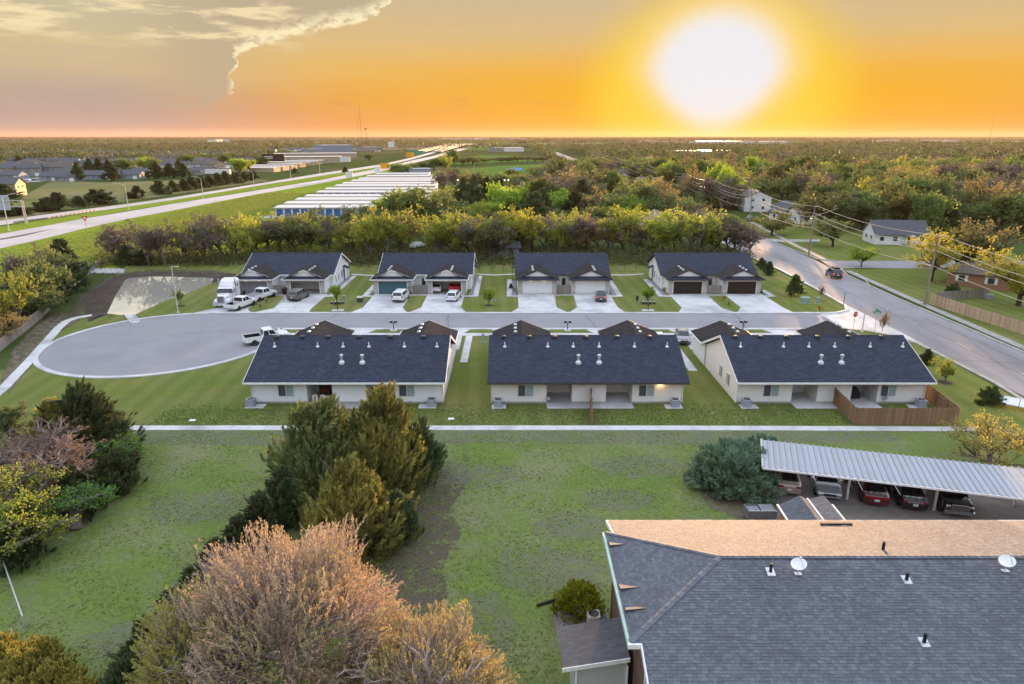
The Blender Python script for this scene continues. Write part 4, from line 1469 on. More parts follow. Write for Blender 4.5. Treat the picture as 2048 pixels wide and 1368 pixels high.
def sedan(label, x, y, rz, pm, kindname='sedan', cat='car', suv=False, hatch=False, plate=True, tail=M_TAIL, rack=False, z=.03, grp=None, bar=None):
    t = thing(kindname, label, cat, (x, y, z), rz, grp)
    L2 = 2.35 if not (suv or hatch) else (2.4 if suv else 2.2)
    w = .91 if not suv else .97
    zt = .95 if not suv else 1.08
    st = [(-L2, .42, zt - .12, w * .80), (-L2 + .1, .30, zt + .01, w * .93), (-L2 + .7, .24, zt + .03, w), (-.6, .22, zt + .02, w), (.9, .22, zt, w), (1.5, .24, zt - .06, w * .99), (L2 - .25, .27, zt - .18, w * .93), (L2 - .04, .34, zt - .30, w * .80), (L2, .42, zt - .36, w * .70)]
    MB().loft([ring(*q) for q in st]).build('body', pm, t, smooth=False)
    if suv:
        cabin(t, pm, -L2 + .06, -L2 + .38, .55, 1.30, zt - .03, 1.76, w * .93, w * .76, split=[(.05, .26), (.29, .56), (.60, .88)])
    elif hatch:
        cabin(t, pm, -L2 + .12, -L2 + .62, .40, 1.35, zt - .03, 1.52, w * .92, w * .70)
    else:
        cabin(t, pm, -L2 + .62, -L2 + 1.32, .28, 1.12, zt - .02, 1.43, w * .90, w * .68)
    lamps(t, L2, w * .94, zt - .34, zt - .12, tail=tail, rear_high=suv)
    MB().cbox((L2 + .0, 0, zt - .42), (.06, w * .9, .16)).build('grille', M_TRIMB, t)
    MB().cbox((-L2 + .02, 0, .42), (.12, w * 1.72, .16)).build('bumper', pm if not suv else M_TRIMB, t)
    MB().cbox((L2 - .08, 0, .38), (.14, w * 1.6, .14)).build('bumper', pm, t)
    if bar:
        MB().cbox((-L2 - .012, 0, zt - .13), (.05, w * 1.1, .13)).build('light_bar', bar, t)
    if plate:
        MB().cbox((-L2 - .05, 0, zt - .32), (.02, .34, .17)).build('licence_plate', M_PLATE, t)
    mirrors(t, .85, w, zt + .08, pm)
    wheels(t, (-1.42, 1.42), w, .335)
    if rack:
        for s in (-1, 1):
            MB().tube((-1.4, s * .55, 1.83), (.3, s * .55, 1.83), .025).build('roof_rail', M_TRIMB, t)
        MB().cbox((-.5, 0, 1.88), (1.5, 1.1, .22)).build('roof_box', M_TRIMB, t)
    return t


def pickup(label, x, y, rz, pm, grp=None, tonneau=None, chrome=True, z=.03, crew=True, load=None):
    t = thing('pickup_truck', label, 'pickup', (x, y, z), rz, grp)
    w, zt, L2 = 1.0, 1.14, 2.85
    front = [(-.55, .42, zt + .02, w), (1.1, .42, zt + .02, w), (1.5, .44, zt + .0, w * .99), (2.5, .46, zt - .06, w * .97), (2.78, .5, zt - .12, w * .9), (L2, .55, zt - .3, w * .84)]
    MB().loft([ring(*q) for q in front]).build('body', pm, t)
    bx = -.58
    b = MB()
    b.box((-L2 + .06, -w, .52), (bx, -w + .1, zt + .03)).box((-L2 + .06, w - .1, .52), (bx, w, zt + .03)).box((bx - .09, -w + .1, .52), (bx, w - .1, zt + .03)).box((-L2 + .06, -w + .1, .46), (bx - .09, w - .1, .58))
    b.build('bed', pm, t)
    MB().box((-L2 + .14, -w + .11, .585), (bx - .1, w - .11, .60)).build('bed_liner', M_TRIMB, t)
    for s in (-1, 1):
        MB().box((-L2 + .13, s * (w - .105) - .004, .60), (bx - .1, s * (w - .105) + .004, zt - .02)).build('liner_wall', M_TRIMB, t)
    MB().box((-L2, -w + .02, .55), (-L2 + .055, w - .02, zt + .02)).build('tailgate', pm, t)
    if tonneau:
        MB().box((-L2 + .05, -w + .05, zt + .034), (bx - .02, w - .05, zt + .08)).build('bed_cover', tonneau, t)
    cabin(t, pm, -.60, -.46, .75, 1.42, zt - .02, 1.88, w * .93, w * .77, split=[(.05, .40), (.46, .86)])
    lamps(t, L2 - .05, w * .92, .92, .92, .2, hw=.26, rear_high=True)
    MB().cbox((L2 - .02, 0, .92), (.1, 1.1, .34)).build('grille', M_CHROME if chrome else M_TRIMB, t)
    if chrome:
        g = t.children[-1]
        for k in range(3):
            MB().cbox((L2 + .035, 0, .82 + k * .1), (.02, 1.0, .045)).build('grille_bar', M_TRIMB, g)
    MB().cbox((L2 + .02, 0, .56), (.2, w * 1.85, .22)).build('bumper', M_CHROME if chrome else pm, t)
    MB().cbox((-L2 - .06, 0, .54), (.16, w * 1.85, .18)).build('bumper', M_CHROME, t)
    MB().cbox((-L2 - .15, 0, .56), (.02, .32, .15)).build('licence_plate', M_PLATE, t)
    mirrors(t, 1.05, w + .03, zt + .15, pm if not chrome else M_TRIMB)
    wheels(t, (-1.72, 1.85), w + .01, .40)
    if load:
        load(t)
    return t


def semi(label, x, y, rz):
    t = thing('semi_truck', label, 'truck', (x, y, .05), rz)
    w = 1.2
    m = P_WHITE
    hood = [[(px, sx * ww, zz) for sx, ww, zz in ((-1, a, .75), (-1, a, zt - .22), (-1, a * .78, zt), (1, a * .78, zt), (1, a, zt - .22), (1, a, .75))] for px, a, zt in ((.6, 1.02, 1.98), (2.0, .78, 1.88), (2.75, .62, 1.78))]
    MB().loft([r_[::-1] for r_ in hood]).build('hood', m, t)
    for s in (-1, 1):
        fe = [[(px, s * yy, zz) for yy, zz in ((.62, .55), (1.16, .55), (1.18, h - .12), (1.02, h), (.62, h))] for px, h in ((1.15, 1.02), (1.5, 1.28), (2.2, 1.28), (2.72, 1.1), (2.85, .85))]
        if s > 0:
            fe = [r_[::-1] for r_ in fe]
        MB().loft(fe).build('fender', m, t)
        MB().cbox((2.8, s * .93, .98), (.12, .3, .2)).build('headlight', M_HEAD, t)
        MB().tube((-.62, s * 1.28, .9), (-.62, s * 1.28, 3.95), .10, n=10).build('exhaust_stack', M_CHROME, t)
        MB().tube((-.9, s * 1.0, .75), (.5, s * 1.0, .75), .32, n=12).build('fuel_tank', M_CHROME, t)
        MB().cbox((1.0, s * 1.52, 2.2), (.1, .22, .5)).build('mirror', M_CHROME, t)
        MB().tube((.85, s * 1.18, 2.4), (1.0, s * 1.5, 2.4), .02).build('mirror_arm', M_CHROME, t)
        MB().cbox((.1, s * 1.205, 2.1), (.75, .02, .5)).build('side_window', M_CARGLASS, t)
        MB().cbox((-1.75, s * 1.255, 2.75), (.4, .02, .45)).build('sleeper_window', M_CARGLASS, t)
        MB().cbox((.1, s * 1.2, 1.5), (.9, .03, .7)).build('door', m, t)
    cab = [[(px, sx * ww, zz) for sx, ww, zz in ((-1, 1.18, .95), (-1, 1.18, 2.2), (-1, 1.02, zt), (1, 1.02, zt), (1, 1.18, 2.2), (1, 1.18, .95))] for px, zt in ((-.72, 2.75), (.35, 2.68), (.40, 2.6))]
    MB().loft([r_[::-1] for r_ in cab]).box((.38, -1.17, .95), (.9, 1.17, 1.92)).build('cab', m, t)
    MB().add([(.98, -1.05, 1.95), (.98, 1.05, 1.95), (.44, .98, 2.58), (.44, -.98, 2.58), (.5, -1.1, 1.9), (.5, 1.1, 1.9), (.36, .98, 2.6), (.36, -.98, 2.6)],
             [(0, 1, 2, 3), (7, 6, 5, 4), (0, 4, 5, 1), (1, 5, 6, 2), (2, 6, 7, 3), (3, 7, 4, 0)]).build('windshield', M_CARGLASS, t)
    MB().add([(.62, -1.08, 2.60), (.62, 1.08, 2.60), (.35, 1.08, 2.74), (.35, -1.08, 2.74), (.62, -1.08, 2.54), (.62, 1.08, 2.54), (.35, 1.08, 2.68), (.35, -1.08, 2.68)],
             [(0, 1, 2, 3), (7, 6, 5, 4), (0, 4, 5, 1), (1, 5, 6, 2), (2, 6, 7, 3), (3, 7, 4, 0)]).build('sun_visor', m, t)
    sl_ = [[(px, sx * ww, zz) for sx, ww, zz in ((-1, 1.25, .95), (-1, 1.25, zt - .3), (-1, 1.0, zt), (1, 1.0, zt), (1, 1.25, zt - .3), (1, 1.25, .95))] for px, zt in ((-2.75, 3.75), (-1.3, 3.75), (-.70, 3.45), (-.3, 2.85))]
    MB().loft([r_[::-1] for r_ in sl_]).build('sleeper', m, t)
    for k in range(5):
        MB().cbox((.15, -.6 + k * .3, 2.79), (.14, .1, .08)).build('marker_lamp', mat('amber', (0.7, 0.35, 0.05)), t)
    MB().cbox((2.82, 0, 1.33), (.12, .95, .98)).build('grille', M_CHROME, t)
    g = t.children[-1]
    for k in range(9):
        MB().cbox((2.885, -.4 + k * .1, 1.33), (.02, .04, .88)).build('grille_bar', M_TRIMB, g)
    MB().cbox((2.95, 0, .6), (.3, 2.35, .42)).build('bumper', M_CHROME, t)
    MB().cbox((3.11, 0, .58), (.02, .5, .16)).build('licence_plate', M_PLATE, t)
    for s in (-1, 1):
        MB().box((-5.6, s * .42 - .06, .8), (1.2, s * .42 + .06, 1.02)).build('frame_rail', M_TRIMB, t)
    MB().cbox((-4.2, 0, 1.1), (1.0, .9, .12)).build('fifth_wheel', M_TRIMB, t)
    for x_ in (1.85,):
        wheels(t, (x_,), 1.12, .52)
    wheels(t, (-3.6, -4.9), 1.2, .52)
    return t


semi('white semi tractor with a tall sleeper parked on the pond side driveway', -45.6, 106.6, R(-87))
pickup('white pickup with an open black bed beside the semi tractor on the driveway', -42.4, 103.9, R(74), P_WHITE, 'white pickups')
pickup('white pickup with a grey covered bed in front of the grey garage door', -41.3, 110.0, R(71), P_WHITE, 'white pickups', tonneau=mat('grey_cover', (0.23, 0.23, 0.235)), chrome=False)
pickup('white pickup parked on the cul-de-sac kerb beside the white duplex', -32.0, 85.4, R(32), P_WHITE, 'white pickups', chrome=False)
sedan('olive grey estate suv in front of the open garage of the pond side duplex', -35.2, 110.0, R(80), P_OLIVE, 'suv', 'suv', suv=True, z=.06)
sedan('white suv in front of the teal garage door', -18.2, 109.3, R(84), P_WHITE, 'suv', 'suv', suv=True, z=.06)
sedan('white hatchback half outside the open garage with the red pickup', -9.6, 109.7, R(83), P_WHITE, 'hatchback', 'car', hatch=True, z=.06)
sedan('dark saloon with red tail lamps in front of a white garage door', 14.6, 109.6, R(84), P_DKGREY, 'sedan', 'car', z=.06, tail=M_TAIL_LIT)
sedan('dark suv with a roof box driving along the avenue', 61.4, 128.4, R(83), P_DKGREY, 'suv', 'suv', suv=True, rack=True, tail=M_TAIL_LIT)
sedan('pale grey saloon parked in the driveway of the duplex by the avenue', 22.4, 86.0, R(-98), P_GREY, 'sedan', 'car', z=.06)
sedan('white car parked deep inside the open garage beside the red pickup', -13.0, 116.6, R(90), P_WHITE, 'sedan', 'car', z=.06)
pickup('red pickup standing inside the open garage', -9.9, 117.0, R(90), P_RED, chrome=True, z=.06)

# ================================================================== carport with its row of cars
CPA = math.atan2(40.26 - 44.71, 33.94 - 18.17)
cdir = Vector((math.cos(CPA), math.sin(CPA), 0))
cprp = Vector((0.31, 0.951, 0)).normalized()
cp = thing('carport', 'long open carport with a ribbed pale metal roof', 'carport', (18.17, 44.71, 0))
NP = 66
CPL = 27.5
pw = CPL / NP
dep = 4.95
pan = MB()
prof = [(0, 0), (pw * .12, .085), (pw * .30, .085), (pw * .42, 0), (pw * .99, 0)]
vs = []
for dd, zz in ((0, 2.80), (dep, 2.80)):
    for u, h in prof:
        p = cdir * u + cprp * dd
        vs.append((p.x, p.y, zz + h))
nP = len(prof)
for dd, zz in ((0, 2.80), (dep, 2.80)):
    for u, h in prof:
        p = cdir * u + cprp * dd
        vs.append((p.x, p.y, zz + h - .02))
fs = [(i, i + 1, nP + i + 1, nP + i) for i in range(nP - 1)] + [(2 * nP + i + 1, 2 * nP + i, 3 * nP + i, 3 * nP + i + 1) for i in range(nP - 1)]
fs += [(i + 1, i, 2 * nP + i, 2 * nP + i + 1) for i in range(nP - 1)] + [(nP + i, nP + i + 1, 3 * nP + i + 1, 3 * nP + i) for i in range(nP - 1)]
fs += [(0, nP, 3 * nP, 2 * nP), (2 * nP - 1, nP - 1, 3 * nP - 1, 4 * nP - 1)]
pan.add(vs, fs)
M_PAN = mat('ribbed_roof_metal', (0.36, 0.385, 0.43), (0.30, 0.325, 0.37), 0.6, 0.5, 0.5, metal=0.15, rnd=0.06, stretch=(2, .3, 1))
p0 = pan.build('roof_panel', M_PAN, cp)
for i in range(1, NP):
    o = p0.copy()
    COL.objects.link(o)
    o.location = cdir * (pw * i)
fa = MB()
e0, e1 = Vector((0, 0, 2.68)), cdir * CPL + Vector((0, 0, 2.68))
f_ = -cprp * .03
fa.slab([e0 + Vector((0, 0, .15)) + f_ * 3, e1 + Vector((0, 0, .15)) + f_ * 3, e1 + Vector((0, 0, .15)) + f_ * .2, e0 + Vector((0, 0, .15)) + f_ * .2], .13)
fa.build('front_fascia', M_PIPE, cp)
MB().slab([Vector((0, 0, 2.92)) - cdir * .06, Vector((0, 0, 2.92)) - cdir * .005, cprp * dep + Vector((0, 0, 2.92)) - cdir * .005, cprp * dep + Vector((0, 0, 2.92)) - cdir * .06], .2).build('end_fascia', M_PIPE, cp)
for u in (0.35, 6.2, 11.94, 17.7, 23.5):
    a = cdir * u + cprp * 2.15
    MB().box((a.x - .07, a.y - .07, 0), (a.x + .07, a.y + .07, 2.62)).build('post', M_PIPE, cp)
    b = cdir * u + cprp * .12 + Vector((0, 0, 2.69))
    c = cdir * u + cprp * (dep - .2) + Vector((0, 0, 2.69))
    MB().tube(b, c, .08, n=4).build('beam', mat('tan_beam', (0.5, 0.44, 0.34)), cp)
    h = cdir * u + cprp * (dep - .4)
    MB().box((h.x - .06, h.y - .06, 0), (h.x + .06, h.y + .06, 2.56)).build('post', M_PIPE, cp)
sheet('parking_court', [(17.7, 30), (60, 30), (60, 36), (36.0, 45.5), (20.3, 50.0), (19.0, 46.5), (18.3, 44.8)], 0.02, M_LOT)
KC = R(90) + CPA + R(2)
MOT = 'cars under the carport'


def under(u, d):
    p = Vector((18.17, 44.71, 0)) + cdir * u + cprp * d
    return p.x, p.y


sedan('tan saloon, its boot towards us, in the carport bay beside the blue juniper', *under(1.95, 3.65), KC, P_TAN, z=.03, grp=MOT)
sedan('silver saloon parked nose out under the carport', *under(4.75, 3.75), KC + math.pi, P_SILVER, z=.03, grp=MOT, plate=False)
sedan('dark red saloon under the carport', *under(7.85, 3.65), KC, P_MAROON, z=.03, grp=MOT, bar=mat('red_reflector', (0.35, 0.012, 0.012), None, 3, 0.25))
sedan('black saloon with a chrome strip on its boot under the carport', *under(10.35, 3.7), KC, P_BLACK, z=.03, grp=MOT, bar=M_CHROME)
pickup('black pickup with a chrome grille parked nose out under the carport', *under(13.05, 4.05), KC + math.pi, P_BLACK, grp=MOT, tonneau=P_BLACK)


def motorbike(label, x, y, rz):
    t = thing('motorcycle', label, 'motorcycle', (x, y, .03), rz, 'motorcycles under the carport')
    for xx in (-.68, .68):
        w = WHEEL.build('wheel', M_RUBBER, t)
        w.location = (xx, 0, .32)
        w.scale = (.95, .55, .95)
        RIMB.build('rim', M_RIM, w)
    MB().loft([[(xx, sx * ww, zz) for sx, ww, zz in ((-1, .1, z0), (-1, .15, z1), (1, .15, z1), (1, .1, z0))] for xx, z0, z1 in ((-.35, .4, .72), (.1, .35, .8), (.4, .5, .92))]).build('engine', M_TRIMB, t)
    MB().cbox((-.35, 0, .78), (.7, .26, .1)).build('seat', M_BLACK, t)
    MB().tube((.68, 0, .32), (.42, 0, 1.0), .04).build('fork', M_CHROME, t)
    MB().tube((.42, -.35, 1.02), (.42, .35, 1.02), .02).build('handlebar', M_CHROME, t)
    MB().lathe([(.06, 0), (.1, .06), (.06, .12)], (.5, 0, .82), 8).build('headlight', M_HEAD, t)


motorbike('black motorcycle behind the first carport post, between the silver and dark red cars', *under(6.45, 4.2), KC)
motorbike('black motorcycle between the dark red and the black cars', *under(9.15, 4.4), KC)

# ================================================================== brick apartment house in front
AP = thing('apartment_house', 'brick apartment house with a large grey shingled roof', 'house', (14, 26, 0))
AO = Vector((14, 26, 0))
M_BRICK = bpy.data.materials.new('dark_brick')
M_BRICK.use_nodes = True
nt = M_BRICK.node_tree
bt = nt.nodes.new('ShaderNodeTexBrick')
for k_, v_ in (('Color1', (0.115, 0.050, 0.032, 1)), ('Color2', (0.075, 0.035, 0.024, 1)), ('Mortar', (0.16, 0.13, 0.11, 1))):
    bt.inputs[k_].default_value = v_
bt.inputs['Scale'].default_value = 1.0
bt.inputs['Brick Width'].default_value = 0.21
bt.inputs['Row Height'].default_value = 0.075
bt.inputs['Mortar Size'].default_value = 0.008
tc = nt.nodes.new('ShaderNodeTexCoord')
q = X(nt, tc.outputs['Object'])
xx, yy, zz = sep(nt, q)
nt.links.new(comb(nt, xx + yy, zz).k, bt.inputs['Vector'])
nt.links.new(bt.outputs[0], nt.nodes['Principled BSDF'].inputs['Base Color'])
nt.nodes['Principled BSDF'].inputs['Roughness'].default_value = 0.85
ZR, YR, MS, RX = 8.0, 26.11, 0.3195, 9.19
zn = lambda y: ZR - MS * abs(y - YR)
HX = 4.66                       # hip eave
HZ = 6.77
HY = (ZR - HZ) / MS             # half length of the hip eave
GX, EX = 5.1, 44.0              # gable rake, far end
YF, YN = YR + 6.26, YR - 7.6
A_SH = shingle_mat('slate_shingle', (0.088, 0.094, 0.112), (0.145, 0.153, 0.178), 0.8, 0.3, 0.3, 3.0, 7.0, island=True)
A_SH_DECK = shingle_mat('slate_underlay', (0.06, 0.064, 0.078), (0.13, 0.138, 0.16), 0.8, 0.4, 0.3, 3.0, 7.2)


def P3(*p):
    return Vector(p) - AO


rf = MB()
rf.slab([P3(GX, YF, zn(YF)), P3(GX, YR + HY, HZ), P3(HX, YR + HY, HZ), P3(RX, YR, ZR), P3(EX, YR, ZR), P3(EX, YF, zn(YF))][::-1], .16)
rf.slab([P3(GX, YN, zn(YN)), P3(EX, YN, zn(YN)), P3(EX, YR, ZR), P3(RX, YR, ZR), P3(HX, YR - HY, HZ), P3(GX, YR - HY, HZ)][::-1][::-1], .16)
rf.slab([P3(HX, YR - HY, HZ), P3(RX, YR, ZR), P3(HX, YR + HY, HZ)], .16)
aroof = rf.build('roof', A_SH_DECK, AP)
# laminated shingles laid course by course; the closest ones are separate pieces
CO, TW = 0.138, 0.225
ca = math.atan(MS)


def shingle_run(nm, P0, U, V_, nU, course, rows, xlim, rngs, stuff=True):
    pass


def shingles_plane(origin, u, v, nrm, inside, nu, nv, seed):
    """tabs on a plane: origin + u*a + v*b (v runs up the slope)"""
    r = np.random.default_rng(seed)
    out = []
    for j in range(nv):
        off = r.uniform(0, TW)
        a = -off
        while a < nu:
            wd = TW * r.choice([.5, .75, 1.0, 1.0, 1.25])
            c = origin + u * (a + wd / 2) + v * (j * CO + CO * .6)
            if inside(c):
                out.append((a, wd, j, r.uniform(.006, .020), r.uniform(0, .02)))
            a += wd
    return out


def tab_geo(origin, u, v, nrm, s):
    a, wd, j, th, lo = s
    g = .004
    p0 = origin + u * (a + g) + v * (j * CO - lo)
    p1 = origin + u * (a + wd - g) + v * (j * CO - lo)
    q1 = p1 + v * (CO + .05 + lo)
    q0 = p0 + v * (CO + .05 + lo)
    top = [p0 + nrm * (.012 + th), p1 + nrm * (.012 + th), q1 + nrm * .006, q0 + nrm * .006]
    return top + [p0 + nrm * .002, p1 + nrm * .002], [(0, 1, 2, 3), (4, 5, 1, 0), (4, 0, 3), (5, 2, 1)]


planes = []
vN = Vector((0, math.cos(ca), math.sin(ca)))
nN = Vector((0, -math.sin(ca), math.cos(ca)))
oN = P3(HX, YN + .02, zn(YN + .02))
hipn = lambda c: c.x + AO.x


def in_near(c):
    x, y = c.x + AO.x, c.y + AO.y
    d = YR - y
    if d < .05:
        return False
    if d < HY:
        return x > HX + (RX - HX) * (1 - d / HY) + .03
    return x > GX + .08


sN = shingles_plane(oN, Vector((1, 0, 0)), vN, nN, in_near, 23.0, int(7.6 / math.cos(ca) / CO) - 1, 5)
sN.sort(key=lambda s: (s[2], s[0]))


def vis(s):
    c = oN + Vector((1, 0, 0)) * s[0] + vN * (s[2] * CO) + AO
    px, py = PX(*c)
    return 1240 < px < 2040 and 1100 < py < 1362


near_ids = [i for i, s in enumerate(sN) if vis(s)][:300]
ns = set(near_ids)
for i in near_ids:
    vs, fs = tab_geo(oN, Vector((1, 0, 0)), vN, nN, sN[i])
    c = vs[0].copy()
    o = MB().add([p - c for p in vs], fs).build('shingle', A_SH, aroof)
    o.location = c
rest = MB()
for i, s in enumerate(sN):
    if i not in ns:
        rest.add(*tab_geo(oN, Vector((1, 0, 0)), vN, nN, s))
# hip face
hs_ = (ZR - HZ) / (RX - HX)
ch = math.atan(hs_)
vH = Vector((math.cos(ch), 0, math.sin(ch)))
nH = Vector((-math.sin(ch), 0, math.cos(ch)))
oH = P3(HX + .01, YR + HY, HZ)
uH = Vector((0, -1, 0))


def in_hip(c):
    x, y = c.x + AO.x, c.y + AO.y
    return abs(y - YR) < HY * (1 - (x - HX) / (RX - HX)) - .04


for s in shingles_plane(oH, uH, vH, nH, in_hip, 2 * HY, int((RX - HX) / math.cos(ch) / CO), 6):
    rest.add(*tab_geo(oH, uH, vH, nH, s))
# far slope
vF = Vector((0, -math.cos(ca), math.sin(ca)))
nF = Vector((0, math.sin(ca), math.cos(ca)))
oF = P3(26, YF - .02, zn(YF - .02))


def in_far(c):
    x, y = c.x + AO.x, c.y + AO.y
    d = y - YR
    if d < .05:
        return False
    if d < HY:
        return x > HX + (RX - HX) * (1 - d / HY) + .03
    return x > GX + .08


for s in shingles_plane(oF, Vector((-1, 0, 0)), vF, nF, in_far, 21.5, int(6.26 / math.cos(ca) / CO) - 1, 7):
    rest.add(*tab_geo(oF, Vector((-1, 0, 0)), vF, nF, s))
kind(rest.build('shingle_field', A_SH, aroof), 'stuff')
# hip and ridge caps: short overlapping pieces
def caps(a, b, k):
    a, b = Vector(a), Vector(b)
    t = (b - a) / k
    side = t.cross(Vector((0, 0, 1))).normalized()
    for i in range(k):
        p, q = a + t * i, a + t * (i + 1.15)
        up = Vector((0, 0, .03))
        MB().add([p - side * .14 - up * .2, p + up, p + side * .14 - up * .2, q - side * .14 - up * .9, q + up * .4, q + side * .14 - up * .9, p - up, q - up],
                 [(0, 1, 4, 3), (1, 2, 5, 4), (0, 6, 2, 1), (3, 4, 5, 7), (0, 3, 7, 6), (6, 7, 5, 2)]).build('ridge_cap', A_SH, aroof)


caps(P3(HX, YR - HY, HZ + .04), P3(RX, YR, ZR + .04), 16)
caps(P3(HX, YR + HY, HZ + .04), P3(RX, YR, ZR + .04), 16)
caps(P3(RX, YR, ZR + .04), P3(27, YR, ZR + .04), 60)
GUT = mat('pale_gutter', (0.42, 0.55, 0.48), (0.36, 0.48, 0.42), 2, 0.5)
MB().box(P3(HX - .13, YR - HY - .05, HZ - .2), P3(HX - .005, YR + HY + .05, HZ + .0)).build('gutter', GUT, aroof)
MB().box(P3(HX - .13, YR - HY - .17, HZ - .2), P3(GX - .02, YR - HY - .052, HZ + .0)).build('gutter', M_TRIM, aroof)
MB().box(P3(GX, YF + .003, zn(YF) - .2), P3(EX, YF + .1, zn(YF) - .03)).build('gutter', M_TRIM, aroof)
for ya, yb in ((YF, YR + HY), (YN, YR - HY)):
    za, zb = zn(ya), zn(yb)
    MB().add([P3(GX - .06, ya, za - .22), P3(GX - .002, ya, za - .22), P3(GX - .002, ya, za + .02), P3(GX - .06, ya, za + .02), P3(GX - .06, yb, zb - .22), P3(GX - .002, yb, zb - .22), P3(GX - .002, yb, zb + .02), P3(GX - .06, yb, zb + .02)],
             [(0, 1, 2, 3), (7, 6, 5, 4), (0, 4, 5, 1), (1, 5, 6, 2), (2, 6, 7, 3), (3, 7, 4, 0)]).build('rake_board', M_TRIM, aroof)
for yy, c_ in ((YR + 2.55, .9), (YR - .75, 1.0), (YR - 2.15, 1.05)):        # small sun-catching crickets along the hip eave
    x0 = HX + .06
    z0 = HZ + .03
    L_ = .85 * c_
    MB().add([P3(x0, yy, z0 + .02), P3(x0 + L_, yy - .05, z0 + L_ * hs_ + .02), P3(x0, yy + .5, z0 + .01), P3(x0, yy - .06, z0 + .17)], [(0, 1, 3), (1, 2, 3), (0, 3, 2), (0, 2, 1)]).build('roof_cricket', A_SH, aroof)
wl = MB()
WX0 = 5.5
wl.box(P3(WX0, YN + .6, 0), P3(WX0 + .3, YF - .5, zn(YN + .6) - .3))
wl.add([P3(WX0, YN + .6, zn(YN + .6) - .3), P3(WX0, YF - .5, zn(YF - .5) - .2), P3(WX0, YR + HY, HZ - .2), P3(WX0, YR - HY, HZ - .2),
        P3(WX0 + .3, YN + .6, zn(YN + .6) - .3), P3(WX0 + .3, YF - .5, zn(YF - .5) - .2), P3(WX0 + .3, YR + HY, HZ - .2), P3(WX0 + .3, YR - HY, HZ - .2)], [(0, 3, 2, 1), (4, 5, 6, 7), (0, 4, 7, 3), (1, 2, 6, 5), (2, 3, 7, 6)])
wl.box(P3(WX0 + .3, YF - .8, 0), P3(EX - .5, YF - .5, zn(YF - .5) - .2)).box(P3(WX0 + .3, YN + .6, 0), P3(EX - .5, YN + .9, zn(YN + .6) - .3)).box(P3(EX - .8, YN + .9, 0), P3(EX - .5, YF - .8, 6))
wl.build('brick_wall', M_BRICK, AP)
for yy in (YF - .55, YR + 2.9, YR - 1.2, YR - 4.1):
    MB().box(P3(WX0 - .06, yy - .06, 0), P3(WX0 - .002, yy + .06, 6.0)).build('wall_batten', mat('rust_batten', (0.22, 0.12, 0.075)), AP)
MB().box(P3(5.28, YR - HY - .12, 0), P3(5.4, YR - HY - .0, HZ - .2)).build('downspout', M_TRIM, AP)
for px, py, hh, m_ in ((1541, 1144, .42, M_TRIM), (1813, 1160, .36, M_FLUE), (1848, 1285, .42, M_FLUE)):
    x, y, z = 0, 0, 0
    u = (px - 1024) / FPX; v = (684 - py) / FPX
    d = Vector((u, _c + v * _s, -_s + v * _c))
    tt = (ZR - MS * YR - CAM_H) / (d.z - MS * d.y)
    p = Vector((0, 0, CAM_H)) + d * tt
    pv = MB().lathe([(.07, 0), (.065, hh)], tuple(p - AO), 8).build('vent_pipe', M_BLACK, AP)
    MB().add([Vector((-.17, -.2, -.0 - .2 * MS + .03)), Vector((.17, -.2, -.2 * MS + .03)), Vector((.17, .2, .2 * MS + .03)), Vector((-.17, .2, .2 * MS + .03)), Vector((-.17, -.2, -.2 * MS)), Vector((.17, -.2, -.2 * MS)), Vector((.17, .2, .2 * MS)), Vector((-.17, .2, .2 * MS))], [(0, 1, 2, 3), (7, 6, 5, 4), (0, 4, 5, 1), (1, 5, 6, 2), (2, 6, 7, 3), (3, 7, 4, 0)]).build('flashing', m_, pv).location = p - AO
x, y = 16.96, 27.13
MB().lathe([(.07, 0), (.065, .42)], tuple(P3(x, y, zn(y))), 8).build('vent_pipe', M_BLACK, AP)
MB().box(P3(16.1, 31.3, zn(31.35) + .05), P3(17.75, 31.42, zn(31.35) + .13)).build('snow_bar', M_BLACK, AP)
for px, py, lb in ((1595, 1139, 'white satellite dish between the two vent pipes closest to the hip of the shingled roof'), (2009, 1133, 'white satellite dish on the shingled roof, farther from its hip')):
    u = (px - 1024) / FPX; v = (684 - py - 8) / FPX
    d = Vector((u, _c + v * _s, -_s + v * _c))
    tt = (ZR - MS * YR - CAM_H) / (d.z - MS * d.y)
    p = Vector((0, 0, CAM_H)) + d * tt
    t = thing('satellite_dish', lb, 'satellite dish', p, 0, 'satellite dishes on the shingled roof')
    dish = MB().lathe([(0.02, 0.0), (.20, .035), (.34, .10), (.345, .115), (.33, .115), (.18, .055), (.02, .02)], n=20).build('dish', M_PIPE, t)
    dish.rotation_euler = (R(26), R(-14), 0)
    dish.location = (0, 0, .42)
    dish.scale = (.98, .84, 1)
    MB().tube((0, 0, 0), (0, .02, .42), .03).build('mast', M_STEEL, t)
    MB().tube((.12, -.2, .42), (0, -.1, .84), .012).build('feed_arm', M_STEEL, t)
    MB().cbox((0, -.1, .86), (.06, .1, .06)).build('receiver', M_STEEL, t)
    MB().cbox((0, 0, .02), (.3, .3, .04)).build('base_plate', M_STEEL, t)
